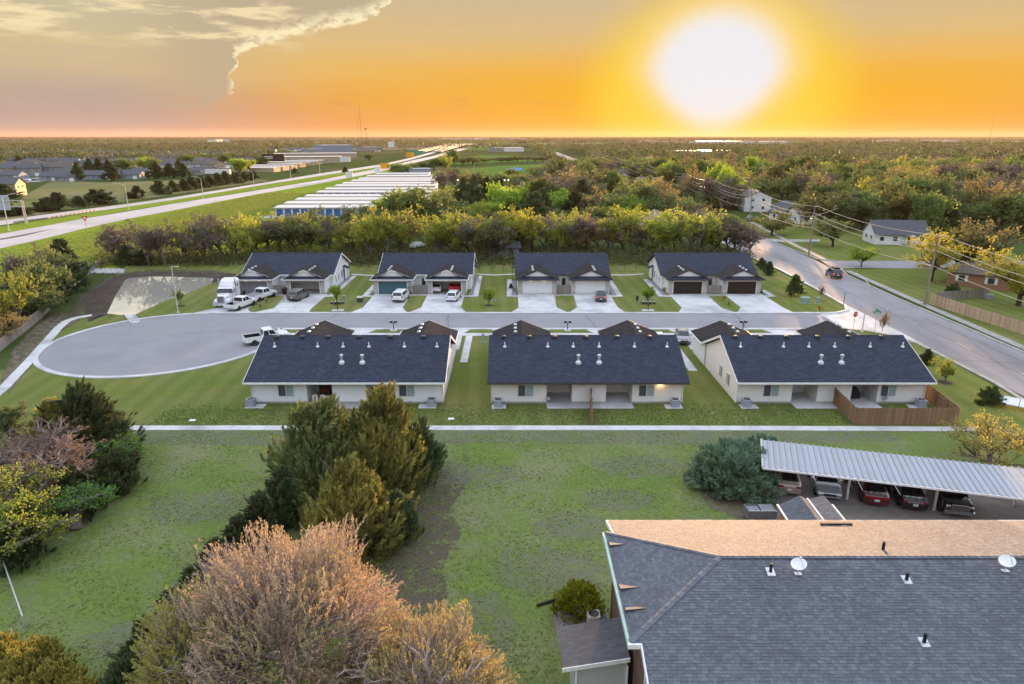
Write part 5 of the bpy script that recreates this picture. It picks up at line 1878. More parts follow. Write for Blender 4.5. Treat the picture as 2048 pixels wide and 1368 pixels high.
# entrance porch with its twin gables, on the carport side
PO = mat('orange_porch_wall', (0.36, 0.15, 0.06), (0.30, 0.12, 0.05), 2, 0.8)
por = MB()
zp = 4.35
xs_ = [16.62, 18.0, 18.55, 19.42, 20.0]
xs_ = [16.65, 17.95, 18.42, 19.45, 20.05]
zz_ = [3.55, 4.2, 3.95, 4.2, 3.55]
M_PSH = A_SH_DECK
for i in range(4):
    a, b = xs_[i], xs_[i + 1]
    MB().slab([P3(a, 35.2, zz_[i]), P3(b, 35.2, zz_[i + 1]), P3(b + .1, 38.2, zz_[i + 1]), P3(a + .1, 38.2, zz_[i])], .14).build('porch_roof', M_PSH, AP)
for x, z in ((16.62, 3.55), (18.45, 3.98), (20.08, 3.55)):
    MB().slab([P3(x - .05, 35.2, z + .04), P3(x + .05, 35.2, z + .04), P3(x + .15, 38.22, z + .04), P3(x + .05, 38.22, z + .04)], .1).build('porch_trim', M_PIPE, AP)
MB().box(P3(16.9, 32.0, 0), P3(19.9, 38.0, 3.4)).build('porch_wall', PO, AP)
MB().slab([P3(16.5, 32.0, 5.2), P3(20.2, 32.0, 5.2), P3(20.05, 35.2, 3.5), P3(16.65, 35.2, 3.5)], .12).build('porch_link_roof', M_PSH, AP)
for c in list(AP.children):
    pass

# stair shed against the brick wall
t = thing('lean_to_shed', 'small grey sided lean-to with a sloping shingle roof against the brick wall', 'shed', (2.3, 25, 0))
MB().slab([(-.02, 0, 3.0), (2.95, 0, 3.57), (2.95, 2.7, 3.57), (-.02, 2.7, 3.0)], .12).build('roof', shingle_mat('shed_shingle', (0.075, 0.074, 0.08), (0.12, 0.12, 0.13), .85, .4, .25, 3, 7), t)
MB().add([(.55, .25, 0), (2.9, .25, 0), (2.9, .25, 3.42), (.55, .25, 2.98), (.55, 2.5, 0), (2.9, 2.5, 0), (2.9, 2.5, 3.42), (.55, 2.5, 2.98)], [(0, 1, 2, 3), (7, 6, 5, 4), (0, 3, 7, 4), (1, 5, 6, 2)]).build('wall', mat('grey_siding', (0.44, 0.43, 0.42), (0.41, 0.40, 0.39), 1, .7), t)
MB().slab([(-.06, -.06, 3.02), (2.95, -.06, 3.59), (2.95, -.005, 3.59), (-.06, -.005, 3.02)], .2).build('fascia', M_TRIM, t)
for x in (.55, 2.84):
    MB().box((x, .18, 0), (x + .1, .245, 2.95)).build('corner_trim', M_TRIM, t)
t = thing('air_conditioner', 'beige air conditioner on gravel between the brick wall and the lime bush', 'air conditioner', (4.45, 31.3, 0))
MB().loft([[(k * .36 * x, k * .36 * y, z) for x, y in ((-1, -.8), (-.8, -1), (.8, -1), (1, -.8), (1, .8), (.8, 1), (-.8, 1), (-1, .8))] for z, k in ((0, 1), (.85, 1), (.92, .92))]).build('cabinet', mat('beige_metal', (0.42, 0.40, 0.36), (0.3, 0.28, 0.25), 30, .5, stretch=(1, 1, .02)), t)
MB().lathe([(.29, .925), (.29, .95), (.2, .95)], n=14).build('fan_grille', M_BLACK, t)
sheet('gravel_bed', [(2.6, 28.6), (5.4, 28.6), (5.4, 33.2), (3.2, 33.4), (2.3, 32.6)], 0.012, mat('pea_gravel', (0.30, 0.27, 0.25), (0.14, 0.125, 0.115), 14, .95, .1, 1.0, 25))
for lb, a, b in (('black landscape timber reaching from the lime bush into the lawn', (1.43, 33.04), (2.95, 33.75)), ('black landscape timber along the gravel towards the beige air conditioner', (2.35, 33.2), (3.95, 31.9))):
    tag(MB().tube((*a, .08), (*b, .08), .09, n=8).build('landscape_timber', M_BLACK), lb, 'timber', 'landscape timbers by the gravel')
pts = [(rng.uniform(2.7, 5.3), rng.uniform(28.8, 32.6), .02) for _ in range(900)]
scatter_rocks('pebbles', pts, .03, .07, mat('pebble', (0.36, 0.33, 0.31), (0.2, 0.18, 0.17), 5, .9))
# slatted metal bin
t = thing('metal_bin', 'grey metal bin with a black slatted half, beside the carport yard', 'bin', (17.35, 42.3, 0))
bb = MB()
bb.box((-1.0, -.5, .25), (1.0, -.45, .95)).box((-1.0, .45, .25), (1.0, .5, .95)).box((-1.0, -.45, .25), (-.95, .45, .95)).box((.95, -.45, .25), (1.0, .45, .95)).box((-.95, -.45, .25), (.95, .45, .3))
bb.build('body', mat('bin_grey', (0.16, 0.165, 0.18), (0.12, 0.125, 0.14), 1, .5), t)
MB().box((-.94, -.44, .8), (-.06, .44, .84)).build('lid', mat('bin_lid', (0.24, 0.25, 0.27), (0.19, 0.2, 0.22), 2, .5), t)
for i in range(9):
    MB().box((.0 + i * .105, -.46, .90), (.05 + i * .105, .46, .95)).build('slat', M_STEEL, t)
MB().box((-.98, -.54, .95), (1.0, -.49, 1.0)).build('rim', M_STEEL, t)
for s in (-.8, .8):
    MB().box((s - .05, -.3, 0), (s + .05, .3, .25)).build('foot', M_TRIMB, t)
# ================================================================== street furniture
def street_lamp(label, base, h, arm, rz, grp, m=M_LAMP, r=.09, arm_len=2.2, rise=.5):
    t = thing('street_lamp', label, 'street lamp', base, rz, grp)
    MB().tube((0, 0, 0), (0, 0, h), r, r * .6, 10).build('pole', m, t)
    MB().lathe([(r * 2.2, 0), (r * 2.2, .06), (r * 1.3, .25)], n=10).build('base', m, t)
    if arm_len:
        pts = [(0, 0, h - .02)] + [(arm_len * k, 0, h - .02 + rise * math.sin(k * math.pi / 2)) for k in (.2, .45, .75, 1.0)]
        MB().path(pts, r * .5, 8).build('arm', m, t)
        e = pts[-1]
        MB().loft([[(e[0] + dx, sy * w, e[2] + z) for sy, z in ((-1, -.07), (-1, .02), (1, .02), (1, -.07))] for dx, w in ((-.1, .07), (.15, .13), (.5, .10))]).build('lamp_head', M_STEEL, t)
    return t


street_lamp('tall grey street lamp on the lawn between the pond and the cul-de-sac', (-50.9, 100.9, 0), 7.1, 1, R(0), None, arm_len=.5, rise=.05)
t = street_lamp('curved grey street lamp at the corner of the street and the avenue', (48.1, 90.2, 0), 6.6, 1, R(100), None, arm_len=2.6, rise=1.0)


def mailbox(label, x, y, k, grp):
    t = thing('mailbox', label, 'mailbox', (x, y, 0), 0, grp)
    if True:
        MB().box((-.9 if k > 2 else -.45, -.5, .0), (.9 if k > 2 else .45, .5, .07)).build('pad', M_CONC, t)
    MB().box((-.05, -.05, .07), (.05, .05, 1.05)).build('post', M_BLACK, t)
    MB().box((-.30 * k, -.05, 1.05), (.30 * k, .05, 1.12)).build('crossbar', M_BLACK, t)
    for i in range(k):
        xx = (i - (k - 1) / 2) * .56
        b = MB()
        prof = [(-.14, 1.12), (.14, 1.12), (.14, 1.30), (.09, 1.40), (0, 1.43), (-.09, 1.40), (-.14, 1.30)]
        b.loft([[(xx + u, -.26, z) for u, z in prof], [(xx + u, .26, z) for u, z in prof]])
        b.build('box', M_BLACK, t)
        MB().add([(xx - .1, -.2, 1.402), (xx + .1, -.2, 1.402), (xx + .1, .2, 1.402), (xx - .1, .2, 1.402), (xx, -.2, 1.45), (xx, .2, 1.45)], [(0, 1, 4), (3, 5, 2), (0, 4, 5, 3), (1, 2, 5, 4)]).build('lid', M_STEEL, t)


mailbox('four black mailboxes on one post by the lawn left of the teal garage duplex'.replace('left of', 'before'), -26.9, 102.3, 4, 'mailboxes along the street')
mailbox('four black mailboxes on one post between the white and the brown garage doors', 21.0, 102.3, 4, 'mailboxes along the street')
mailbox('pair of black mailboxes in front of the white duplex behind the cedars', -16.4, 91.1, 2, 'mailboxes along the street')
mailbox('pair of black mailboxes in front of the middle near duplex', 7.7, 91.1, 2, 'mailboxes along the street')
mailbox('pair of black mailboxes in front of the duplex by the avenue', 32.0, 91.1, 2, 'mailboxes along the street')

M_UTIL = mat('utility_green', (0.22, 0.33, 0.29), (0.18, 0.28, 0.25), 2, .6)


def util_box(label, x, y, w, d, h, m, cap=None):
    t = thing('utility_box', label, 'utility box', (x, y, 0), 0, 'utility boxes on the lawns')
    MB().box((-w / 2, -d / 2, .04), (w / 2, d / 2, h)).build('cabinet', m, t)
    MB().slab([(-w / 2 - .04, -d / 2 - .05, h + .06), (w / 2 + .04, -d / 2 - .05, h + .06), (w / 2 + .04, d / 2 + .04, h + .14), (-w / 2 - .04, d / 2 + .04, h + .14)], .08).build('lid', cap or m, t)
    MB().box((-w / 2 - .15, -d / 2 - .15, -.02), (w / 2 + .15, d / 2 + .15, .04)).build('pad', M_CONC2, t)


M_DKUT = mat('dark_utility', (0.06, 0.07, 0.068), (0.05, 0.058, 0.056), 2, .6)
util_box('dark utility box with a pale lid on the lawn beside the teal garage duplex', -24.6, 107.8, .95, .9, .8, M_DKUT, mat('pale_lid', (.5, .45, .38)))
util_box('slim green pedestal by the sapling next to the olive suv driveway', -27.3, 108.2, .35, .3, .9, M_UTIL)
util_box('slim green pedestal by the sapling near the white garage doors', -2.9, 108.8, .3, .3, .85, M_UTIL)
util_box('slim green pedestal beside the sapling at the brown garage doors', 21.8, 108.6, .35, .3, .9, M_UTIL)
util_box('dark pedestal beside the sapling at the brown garage doors', 20.4, 108.5, .4, .3, .85, M_DKUT)
util_box('wide pale green transformer box on the corner lawn', 47.2, 107.2, 1.25, .8, .85, M_UTIL)
util_box('narrow pale green box next to the wide transformer box', 49.2, 107.0, .5, .4, .9, M_UTIL)
util_box('pale green pedestal on the lawn by the street lamp near the pond', -44.9, 103.2 + 2, .35, .3, .8, M_UTIL)
util_box('slim green pedestal on the strip between the two near duplexes closest to the cedars', -3.8, 85.5, .3, .3, 1.0, M_UTIL)
util_box('white utility cabinet beside the path of the near duplex by the avenue', 19.3, 87.0, 1.2, .7, .7, M_PIPE)
for px, py in ((385, 841), (902, 838)):
    x, y = G(px, py)
    tag(MB().box((x - .28, y - .2, 0), (x + .28, y + .2, .05)).build('valve_cover', M_PIPE), 'white valve cover in the lawn ' + ('behind the duplex by the pond, before the cedars' if px < 500 else 'between the cedars and the middle near duplex'), 'valve cover')

t = thing('fire_hydrant', 'red fire hydrant on the corner lawn', 'hydrant', (*G(1638, 621), 0))
M_HYD = mat('hydrant_red', (0.40, 0.07, 0.03), None, 3, .5)
MB().lathe([(.18, 0), (.18, .06), (.12, .08), (.12, .55), (.16, .57), (.16, .62), (.10, .74), (.03, .80)], n=10).build('barrel', M_HYD, t)
for s in (-1, 1):
    MB().tube((s * .1, 0, .45), (s * .22, 0, .45), .06, n=8).build('nozzle', M_HYD, t)
MB().tube((0, -.1, .42), (0, -.24, .42), .08, n=8).build('nozzle', M_HYD, t)

M_SIGNRED = mat('sign_red', (0.50, 0.03, 0.035), None, 2, .45)
M_SIGNGRN = mat('sign_green', (0.02, 0.26, 0.16), None, 2, .45)
M_SIGNW = mat('sign_white', (0.75, 0.75, 0.75), None, 2, .45)
M_SIGNY = mat('sign_yellow', (0.75, 0.36, 0.02), None, 2, .45)


def text(parent, s, size, loc, rot, m, name='lettering'):
    cu = bpy.data.curves.new(name, 'FONT')
    cu.body = s
    cu.size = size
    cu.align_x = 'CENTER'
    cu.align_y = 'CENTER'
    cu.extrude = .004
    o = bpy.data.objects.new(name, cu)
    COL.objects.link(o)
    dg = bpy.context.evaluated_depsgraph_get()
    me = bpy.data.meshes.new_from_object(o.evaluated_get(dg))
    bpy.data.objects.remove(o)
    me.materials.clear()
    me.materials.append(m)
    o = bpy.data.objects.new(name, me)
    COL.objects.link(o)
    o.parent = parent
    o.location = loc
    o.rotation_euler = rot
    return o


def octagon(r, y0, y1, zc):
    b = MB()
    A = [(r * math.cos(math.pi / 8 + i * math.pi / 4), r * math.sin(math.pi / 8 + i * math.pi / 4)) for i in range(8)]
    return b.loft([[(u, y1, zc + w) for u, w in A], [(u, y0, zc + w) for u, w in A]])


t = thing('stop_sign', 'red stop sign at the mouth of the street', 'road sign', (47.2, 90.9, 0), R(20))
MB().box((-.03, .0, 0), (.03, .05, 2.7)).build('post', M_STEEL, t)
octagon(.42, -.035, -.02, 2.35).build('border', M_SIGNW, t)
octagon(.385, -.045, -.0355, 2.35).build('plate', M_SIGNRED, t)
text(t, 'STOP', .30, (0, -.05, 2.35), (R(90), 0, 0), M_SIGNW)
t = thing('street_name_sign', 'green street name sign with crossed blades behind the stop sign', 'road sign', (50.0, 90.6, 0), 0)
MB().box((-.03, -.03, 0), (.03, .03, 2.75)).build('post', M_STEEL, t)
MB().box((-.55, -.02, 2.55), (.55, .0, 2.85)).build('blade', M_SIGNGRN, t)
MB().box((-.02, -.55, 2.87), (.0, .55, 3.12)).build('blade', M_SIGNGRN, t)
MB().box((-.38, -.026, 2.66), (.38, -.0205, 2.73)).build('border', M_SIGNW, t)
t = thing('road_sign', 'small pale blue sign on a dark post at the corner kerb', 'road sign', (*G(1687, 611), 0))
MB().tube((0, 0, 0), (0, 0, 2.2), .05, n=6).build('post', mat('sign_post', (.05, .06, .06)), t)
MB().box((-.3, -.08, 1.85), (.3, -.052, 2.35)).build('plate', mat('pale_blue_sign', (0.33, 0.47, 0.56)), t)
t = thing('road_sign', 'small green street blade on the tall pole post by the side street', 'road sign', (66.6, 151.6, 0))
MB().box((.15, -.02, 3.0), (1.2, .0, 3.35)).build('blade', M_SIGNGRN, t)
MB().tube((.18, 0, 0), (.18, 0, 3.0), .03).build('post', M_STEEL, t)
x, y = G(1888, 531)
t = thing('road_sign', 'thin post with a small white plate beside the side street', 'road sign', (x, y, 0))
MB().tube((0, 0, 0), (0, 0, 2.3), .04).build('post', M_STEEL, t)
MB().box((-.2, -.06, 1.9), (.2, -.042, 2.4)).build('plate', M_SIGNW, t)

# ================================================================== power line along the avenue
PY = [14, 60, 106, 152.3, 198, 244, 290, 336, 390, 450, 520, 600, 690]
PXX = [65.2, 65.4, 65.8, 66.6, 68.3, 70.0, 71.4, 72.5, 73.3, 74.2, 75.2, 76.2, 77.5]
tops = []
lbs = {1: 'beyond the corner of the frame by the carport', 2: 'thick leaning utility pole at the end of the long wooden fence', 3: 'dark utility pole at the side street crossing', 4: 'utility pole beside the round tree on the avenue', 5: 'utility pole by the big dark trunked tree on the avenue', 6: 'utility pole sixth along the avenue, among the orange trees'}
for i, (x, y) in enumerate(zip(PXX, PY)):
    if i == 0:
        tops.append((x, y, 10.9))
        continue
    lb = lbs.get(i, 'distant utility pole along the avenue, counted %s from the side street' % ('zero', 'one', 'two', 'three', 'four', 'five', 'sixth', 'seventh', 'eighth', 'ninth', 'tenth', 'eleventh', 'twelfth', 'thirteenth')[i])
    if i == 0:
        lb = 'utility pole standing outside the picture beside the avenue'
    if i == 1:
        lb = 'utility pole of the avenue line beside the near fence end'
    t = thing('utility_pole', lb, 'utility pole', (x, y, 0), 0, 'utility poles along the avenue')
    h = 10.9
    lean = .35 if i == 2 else 0.0
    MB().tube((0, 0, 0), (lean, 0, h), .20, .13, 10).build('pole', M_POLE, t)
    MB().tube((-.1 + lean, 0, h - .1), (.75 + lean, 0, h + .1), .05, n=6).build('bracket', M_STEEL, t)
    for dz in (0, 1.3, 2.2):
        MB().lathe([(.05, 0), (.08, .08), (.04, .2)], (lean * .9 + .0, -.16, h - dz - .1), 8).build('insulator', mat('insulator', (.3, .25, .22)), t)
    if i in (3, 5):
        MB().lathe([(.25, 0), (.25, .8), (.1, .9)], (-.35, 0, 7.6), 10).build('transformer', M_STEEL, t)
    tops.append((x + lean, y, h))
M_WIRE = mat('bright_wire', (0.70, 0.60, 0.45), None, 3, .5, .5)
wn_ = 0
for w, (dx, dz, sag, r) in enumerate(((.7, .12, 1.0, .030), (.0, -1.3, 1.1, .030), (0, -2.2, 1.1, .030), (-.1, -4.6, .9, .026))):
    b = MB()
    for p, q in zip(tops[1:], tops[2:]):
        n = 10
        pts = []
        for k in range(n + 1):
            u = k / n
            pts.append((p[0] + (q[0] - p[0]) * u + dx, p[1] + (q[1] - p[1]) * u, p[2] + dz - 4 * sag * u * (1 - u)))
        b.path(pts, r * 1.0 * (1 + p[1] / 330), 4)
    tag(b.build('power_wire', M_WIRE), ('topmost wire of the line along the avenue', 'second highest wire of the line along the avenue', 'third highest wire of the line along the avenue', 'low slung cable below the three wires of the avenue')[w], 'wire', 'wires along the avenue')
x, y = G(1600, 455)
t = thing('utility_pole', 'pale wooden pole set back behind the white gabled house on the avenue', 'utility pole', (x, y, 0))
MB().tube((0, 0, 0), (0, 0, 9.2), .17, .11, 8).build('pole', M_POLE, t)
MB().cbox((0, 0, 8.6), (1.2, .1, .12)).build('crossarm', M_POLE, t)
# side service wire into the trees
tag(MB().path([(66.6, 152.3, 8.7), (90, 190, 7.0), (112, 228, 9.5)], .03, 4).build('power_wire', M_WIRE), 'service wire running from the side street pole over the cottage into the trees', 'wire')

# ================================================================== fences
def fence_thing(name, label, a, b, z0, z1, m, grp=None, **k):
    t = thing(name, label, 'fence', (a[0], a[1], 0), 0, grp)
    tex_planks('plank', (0, 0), (b[0] - a[0], b[1] - a[1]), z0, z1, m, t, **k)
    return t


fence_thing('board_fence', 'long pale wooden fence along the avenue behind the sidewalk', G(1858, 608), (71.0, 74.0), .05, 1.75, M_WOOD)
fence_thing('board_fence', 'grey wooden fence from the long pale fence to the brick bungalow', (69.2, 108.5), G(1975, 594), .05, 1.5, M_WOOD_G, w=.3)
LF = [G(-15, 716), G(40, 672), G(80, 640), G(128, 592), G(170, 556), G(205, 528)]
t = thing('board_fence', 'grey weathered fence running behind the pond side trees', 'fence', (*LF[0], 0))
for a, b in zip(LF, LF[1:]):
    tex_planks('plank', Vector(a) - Vector(LF[0]), Vector(b) - Vector(LF[0]), .02, 1.5, M_WOOD_G, t, w=.36, rails=False)
# black mesh fence behind the far row
t = thing('mesh_fence', 'low black mesh fence on the grass behind the far row of houses', 'fence', (-30.5, 134.0, 0))
for i in range(26):
    MB().tube((i * 2.4, 0, 0), (i * 2.4, 0, 1.3), .035, n=6).build('post', M_BLACK, t)
for z in (.1, .7, 1.28):
    MB().tube((0, 0, z), (60, 0, z), .018, n=5).build('rail', M_BLACK, t)
MB().add([], [])
mw = MB()
for i in range(300):
    mw.tube((i * .2, 0, .1), (i * .2, 0, 1.28), .006, n=3, cap=False)
kind(mw.build('mesh_wire', M_BLACK, t), 'stuff')
t = thing('rail_fence', 'silvery pipe rail at the edge of the rough lawn by the tawny juniper', 'fence', (*G(0, 1112), 0))
a, b = Vector(G(0, 1112)), Vector(G(52, 1262))
a2 = a + (a - b) * 1.2
d = b - a
MB().tube((*(a2 - a), .95), (*d, .95), .04, n=8).build('rail', M_STEEL, t)
for k in range(6):
    p = (a2 - a) + (d - (a2 - a)) * k / 5
    MB().tube((p.x, p.y, 0), (p.x, p.y, .95), .035, n=6).build('post', M_STEEL, t)
mw = MB()
for k in range(140):
    p = (a2 - a) + (d - (a2 - a)) * k / 139
    mw.tube((p.x, p.y, 0.05), (p.x, p.y, .93), .005, n=3, cap=False)
kind(mw.build('mesh_wire', M_STEEL, t), 'stuff')

# ================================================================== houses beyond
def house(label, x, y, rz, w, d, h, pitch, wall, roof, wins=3, door=True, garage_door=False, name='house', cat='house', grp=None, hip=False, storeys=1, chimney=False, porch=False, win_m=None, shutters=False):
    """local frame: front faces -y"""
    t = thing(name, label, cat, (x, y, 0), rz, grp)
    a, b = w / 2, d / 2
    rh = b * pitch
    wl = MB().box((-a, -b, 0), (a, b, h))
    if not hip:
        for s in (-1, 1):
            xs = (s * a, s * (a - .15))
            wl.add([(xs[0], -b, h), (xs[0], b, h), (xs[0], 0, h + rh - .05), (xs[1], -b, h), (xs[1], b, h), (xs[1], 0, h + rh - .05)], [(0, 1, 2), (5, 4, 3), (0, 2, 5, 3), (1, 4, 5, 2)])
    wl.build('wall', wall, t)
    o = .45
    z0 = h - o * pitch + .1
    zr = h + rh + .1
    r = MB()
    if hip:
        k = min(a, b)
        e = [(-a - o, -b - o, z0), (a + o, -b - o, z0), (a + o, b + o, z0), (-a - o, b + o, z0)]
        m0, m1 = (-(a - k), 0, zr), ((a - k), 0, zr)
        r.slab([e[0], e[1], m1, m0], .12).slab([e[2], e[3], m0, m1], .12).slab([e[1], e[2], m1], .12).slab([e[3], e[0], m0], .12)
    else:
        r.slab([(-a - o, -b - o, z0), (a + o, -b - o, z0), (a + o, 0, zr), (-a - o, 0, zr)], .14).slab([(a + o, b + o, z0), (-a - o, b + o, z0), (-a - o, 0, zr), (a + o, 0, zr)], .14)
    rf_ = r.build('roof', roof, t)
    if chimney:
        MB().box((a * .3, -.3, zr - 1), (a * .3 + .6, .3, zr + .6)).build('chimney', M_BRICK, rf_)
    n = wins
    for s in range(storeys):
        zb = .9 + s * 2.7
        for i in range(n):
            xx = -a + (i + .5) * 2 * a / n
            if s == 0 and door and i == n // 2:
                MB().box((xx - .45, -b - .05, 0), (xx + .45, -b - .005, 2.05)).build('door', mat('dark_door', (.08, .06, .055)), t)
                continue
            if s == 0 and garage_door and i == n - 1:
                MB().box((xx - 1.2, -b - .06, 0), (xx + 1.2, -b - .005, 2.1)).build('garage_door', D_WHITE, t)
                continue
            f = MB().box((xx - .55, -b - .05, zb), (xx + .55, -b - .005, zb + 1.15)).build('window', M_TRIM, t)
            MB().box((xx - .48, -b - .07, zb + .07), (xx + .48, -b - .052, zb + 1.08)).build('pane', M_GLASS, f)
            if shutters:
                for q in (-.75, .75):
                    MB().box((xx + q - .18, -b - .04, zb), (xx + q + .18, -b - .006, zb + 1.15)).build('shutter', M_DARK if shutters is True else shutters, t)
        for sx in (-1, 1):
            for yy in (-b * .4, b * .4):
                f = MB().box((min(sx * a + sx * .005, sx * a + sx * .05), yy - .5, zb), (max(sx * a + sx * .005, sx * a + sx * .05), yy + .5, zb + 1.1)).build('window', M_TRIM, t)
                lo, hi = sorted((sx * (a + .052), sx * (a + .07)))
                MB().box((lo, yy - .43, zb + .07), (hi, yy + .43, zb + 1.03)).build('pane', M_GLASS, f)
    if porch:
        MB().box((-1.2 + porch, -b - 1.6, .0), (1.2 + porch, -b - .01, .25)).build('step', M_CONC2, t)
        for q in (-1.1, 1.1):
            MB().box((porch + q - .07, -b - 1.55, .25), (porch + q + .07, -b - 1.41, 2.3)).build('porch_post', M_TRIM, t)
        MB().slab([(porch - 1.4, -b - 1.8, 2.35), (porch, -b - 1.8, 2.95), (porch, -b + .6, 2.95), (porch - 1.4, -b + .6, 2.35)], .1).slab([(porch, -b - 1.8, 2.95), (porch + 1.4, -b - 1.8, 2.35), (porch + 1.4, -b + .6, 2.35), (porch, -b + .6, 2.95)], .1).build('porch_roof', roof, t)
        MB().add([(porch - 1.2, -b - 1.7, 2.3), (porch + 1.2, -b - 1.7, 2.3), (porch, -b - 1.7, 2.85), (porch - 1.2, -b - 1.6, 2.3), (porch + 1.2, -b - 1.6, 2.3), (porch, -b - 1.6, 2.85)], [(0, 1, 2), (5, 4, 3), (0, 3, 4, 1), (1, 4, 5, 2), (2, 5, 3, 0)]).build('porch_gable', M_TRIM, t)
    return t


R_GREY = mat('grey_roof', (0.075, 0.08, 0.095), (0.10, 0.105, 0.12), 3, .8, .2)
R_BROWN = mat('brown_roof', (0.135, 0.11, 0.095), (0.10, 0.082, 0.072), 3, .8, .2)
R_TAN = mat('tan_roof', (0.26, 0.20, 0.15), (0.20, 0.155, 0.115), 3, .85, .2)
R_METAL = mat('pale_metal_roof', (0.74, 0.71, 0.68), (0.68, 0.65, 0.62), 1, .34, .5, metal=.65)
W_WHITE = mat('white_wall', (0.68, 0.69, 0.70), (0.63, 0.64, 0.65), .6, .7)
W_BLUE = mat('blue_grey_wall', (0.24, 0.29, 0.36), (0.21, 0.26, 0.33), .6, .7)
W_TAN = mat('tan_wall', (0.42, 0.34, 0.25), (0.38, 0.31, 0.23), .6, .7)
W_GREY = mat('grey_wall', (0.27, 0.28, 0.30), (0.24, 0.25, 0.27), .6, .7)
W_CREAM = mat('cream_wall', (0.58, 0.53, 0.44), (0.53, 0.48, 0.40), .6, .7)
M_RBRICK = mat('red_brick_wall', (0.34, 0.175, 0.115), (0.27, 0.135, 0.09), 7, .85, stretch=(1, 1, 3))

house('white cottage with a grey roof and a small gabled porch across the side street', 96.6, 172.5, R(-6), 12.5, 8.0, 2.7, .72, W_WHITE, R_GREY, 4, porch=1.6)
# brick bungalow at the avenue fence
t = house('red brick bungalow with a brown roof behind the long pale fence', 90.0, 118.0, R(-39), 22, 8.5, 2.5, .34, M_RBRICK, R_BROWN, 5, door=False, hip=True, shutters=M_TRIM)
ac_unit('grey air conditioner against the brick bungalow, beside the grey fence', *G(1978, 598), .0, s=.9, grp='air conditioners by the bungalow')
t = house('white gabled house with shutters behind the round tree on the avenue', 91.0, 214.0, R(8), 8.5, 9, 2.7, .5, W_WHITE, R_BROWN, 2, door=False, shutters=True)
house('white house with a lean roof beside the shuttered white house', 93.5, 232.0, R(90), 12, 9, 2.7, .45, W_WHITE, R_GREY, 3, garage_door=True)
house('two storey white house with a porch among the orange trees of the avenue', 88.0, 252.0, R(82), 13, 9, 5.2, .45, W_WHITE, R_GREY, 4, storeys=2)
house('white gable end with a tan roof rising behind the yellow trees', 42.0, 196.0, R(92), 13, 9.5, 2.9, .5, W_WHITE, R_TAN, 3, door=False)
house('low grey shed showing between the trees behind the white garage duplex', -1.8, 151.5, 0, 6.5, 4.5, 2.5, .4, W_GREY, R_GREY, 2)
house('pale blue house with a white gable deep among the trees', 24.0, 287.0, R(90), 12, 9, 2.8, .5, W_WHITE, R_TAN, 3)
house('slate blue house with an orange lit gable among the mid trees', 14.5, 318.0, R(75), 11, 9, 4.6, .6, W_BLUE, R_GREY, 3, storeys=2)
house('grey garage with pale doors beside the blue canopy', 1.0, 292.0, 0, 8, 6, 2.8, .3, W_GREY, R_GREY, 2, garage_door=True)
house('small grey outbuilding under the cottonwoods east of the cottage', 127.0, 205.0, R(20), 10, 7, 2.6, .4, W_CREAM, R_GREY, 3)
house('dark roofed house with vents half hidden behind the evergreen', 117.0, 192.0, R(0), 11, 8, 2.6, .5, W_CREAM, R_GREY, 3)
house('white gabled house hidden behind the big olive tree by the cottage', 88.0, 220.0, R(-60), 8, 8, 2.8, .6, W_WHITE, R_GREY, 2)
W_HSE = [W_WHITE, W_CREAM, W_TAN, W_BLUE]
R_HSE = [R_GREY, R_BROWN, R_TAN, R_METAL]
wd = [(1250, 352, 'tan roofed house under the power line', 12), (1180, 345, 'long grey roof beside the avenue power line', 16), (1500, 372, 'brown roofed house under the bare tree', 12), (1300, 372, 'flat white roofed house beside the wires', 14),
      (1760, 395, 'white trailer home in a gap of the wood', 13), (1880, 380, 'pale roofed house in the wood', 10), (2000, 440, 'white lamp lit house at the wood edge', 9), (1640, 365, 'small pale house in the orange wood', 10),
      (1850, 360, 'cream house far in the wood', 11), (1700, 350, 'pink roofed house far in the wood', 11), (1570, 340, 'grey house far in the orange wood', 12), (1960, 350, 'white roofed house far in the wood', 12)]
for i, (px, py, lb, w) in enumerate(wd):
    x, y = G(px, py)
    house(lb + (', seen over the trees' if i % 2 else ', seen between the trees'), x, y, R(rng.uniform(-30, 30)), w, 8, 2.8, .45, W_HSE[i % 4], R_HSE[(i * 3 + 1) % 4], 2, door=False, grp='houses in the wood')

ORD_ = 'first second third fourth fifth sixth seventh eighth ninth tenth eleventh twelfth thirteenth fourteenth fifteenth sixteenth seventeenth eighteenth nineteenth twentieth twenty-first twenty-second twenty-third twenty-fourth twenty-fifth twenty-sixth twenty-seventh twenty-eighth twenty-ninth thirtieth thirty-first thirty-second thirty-third'.split()
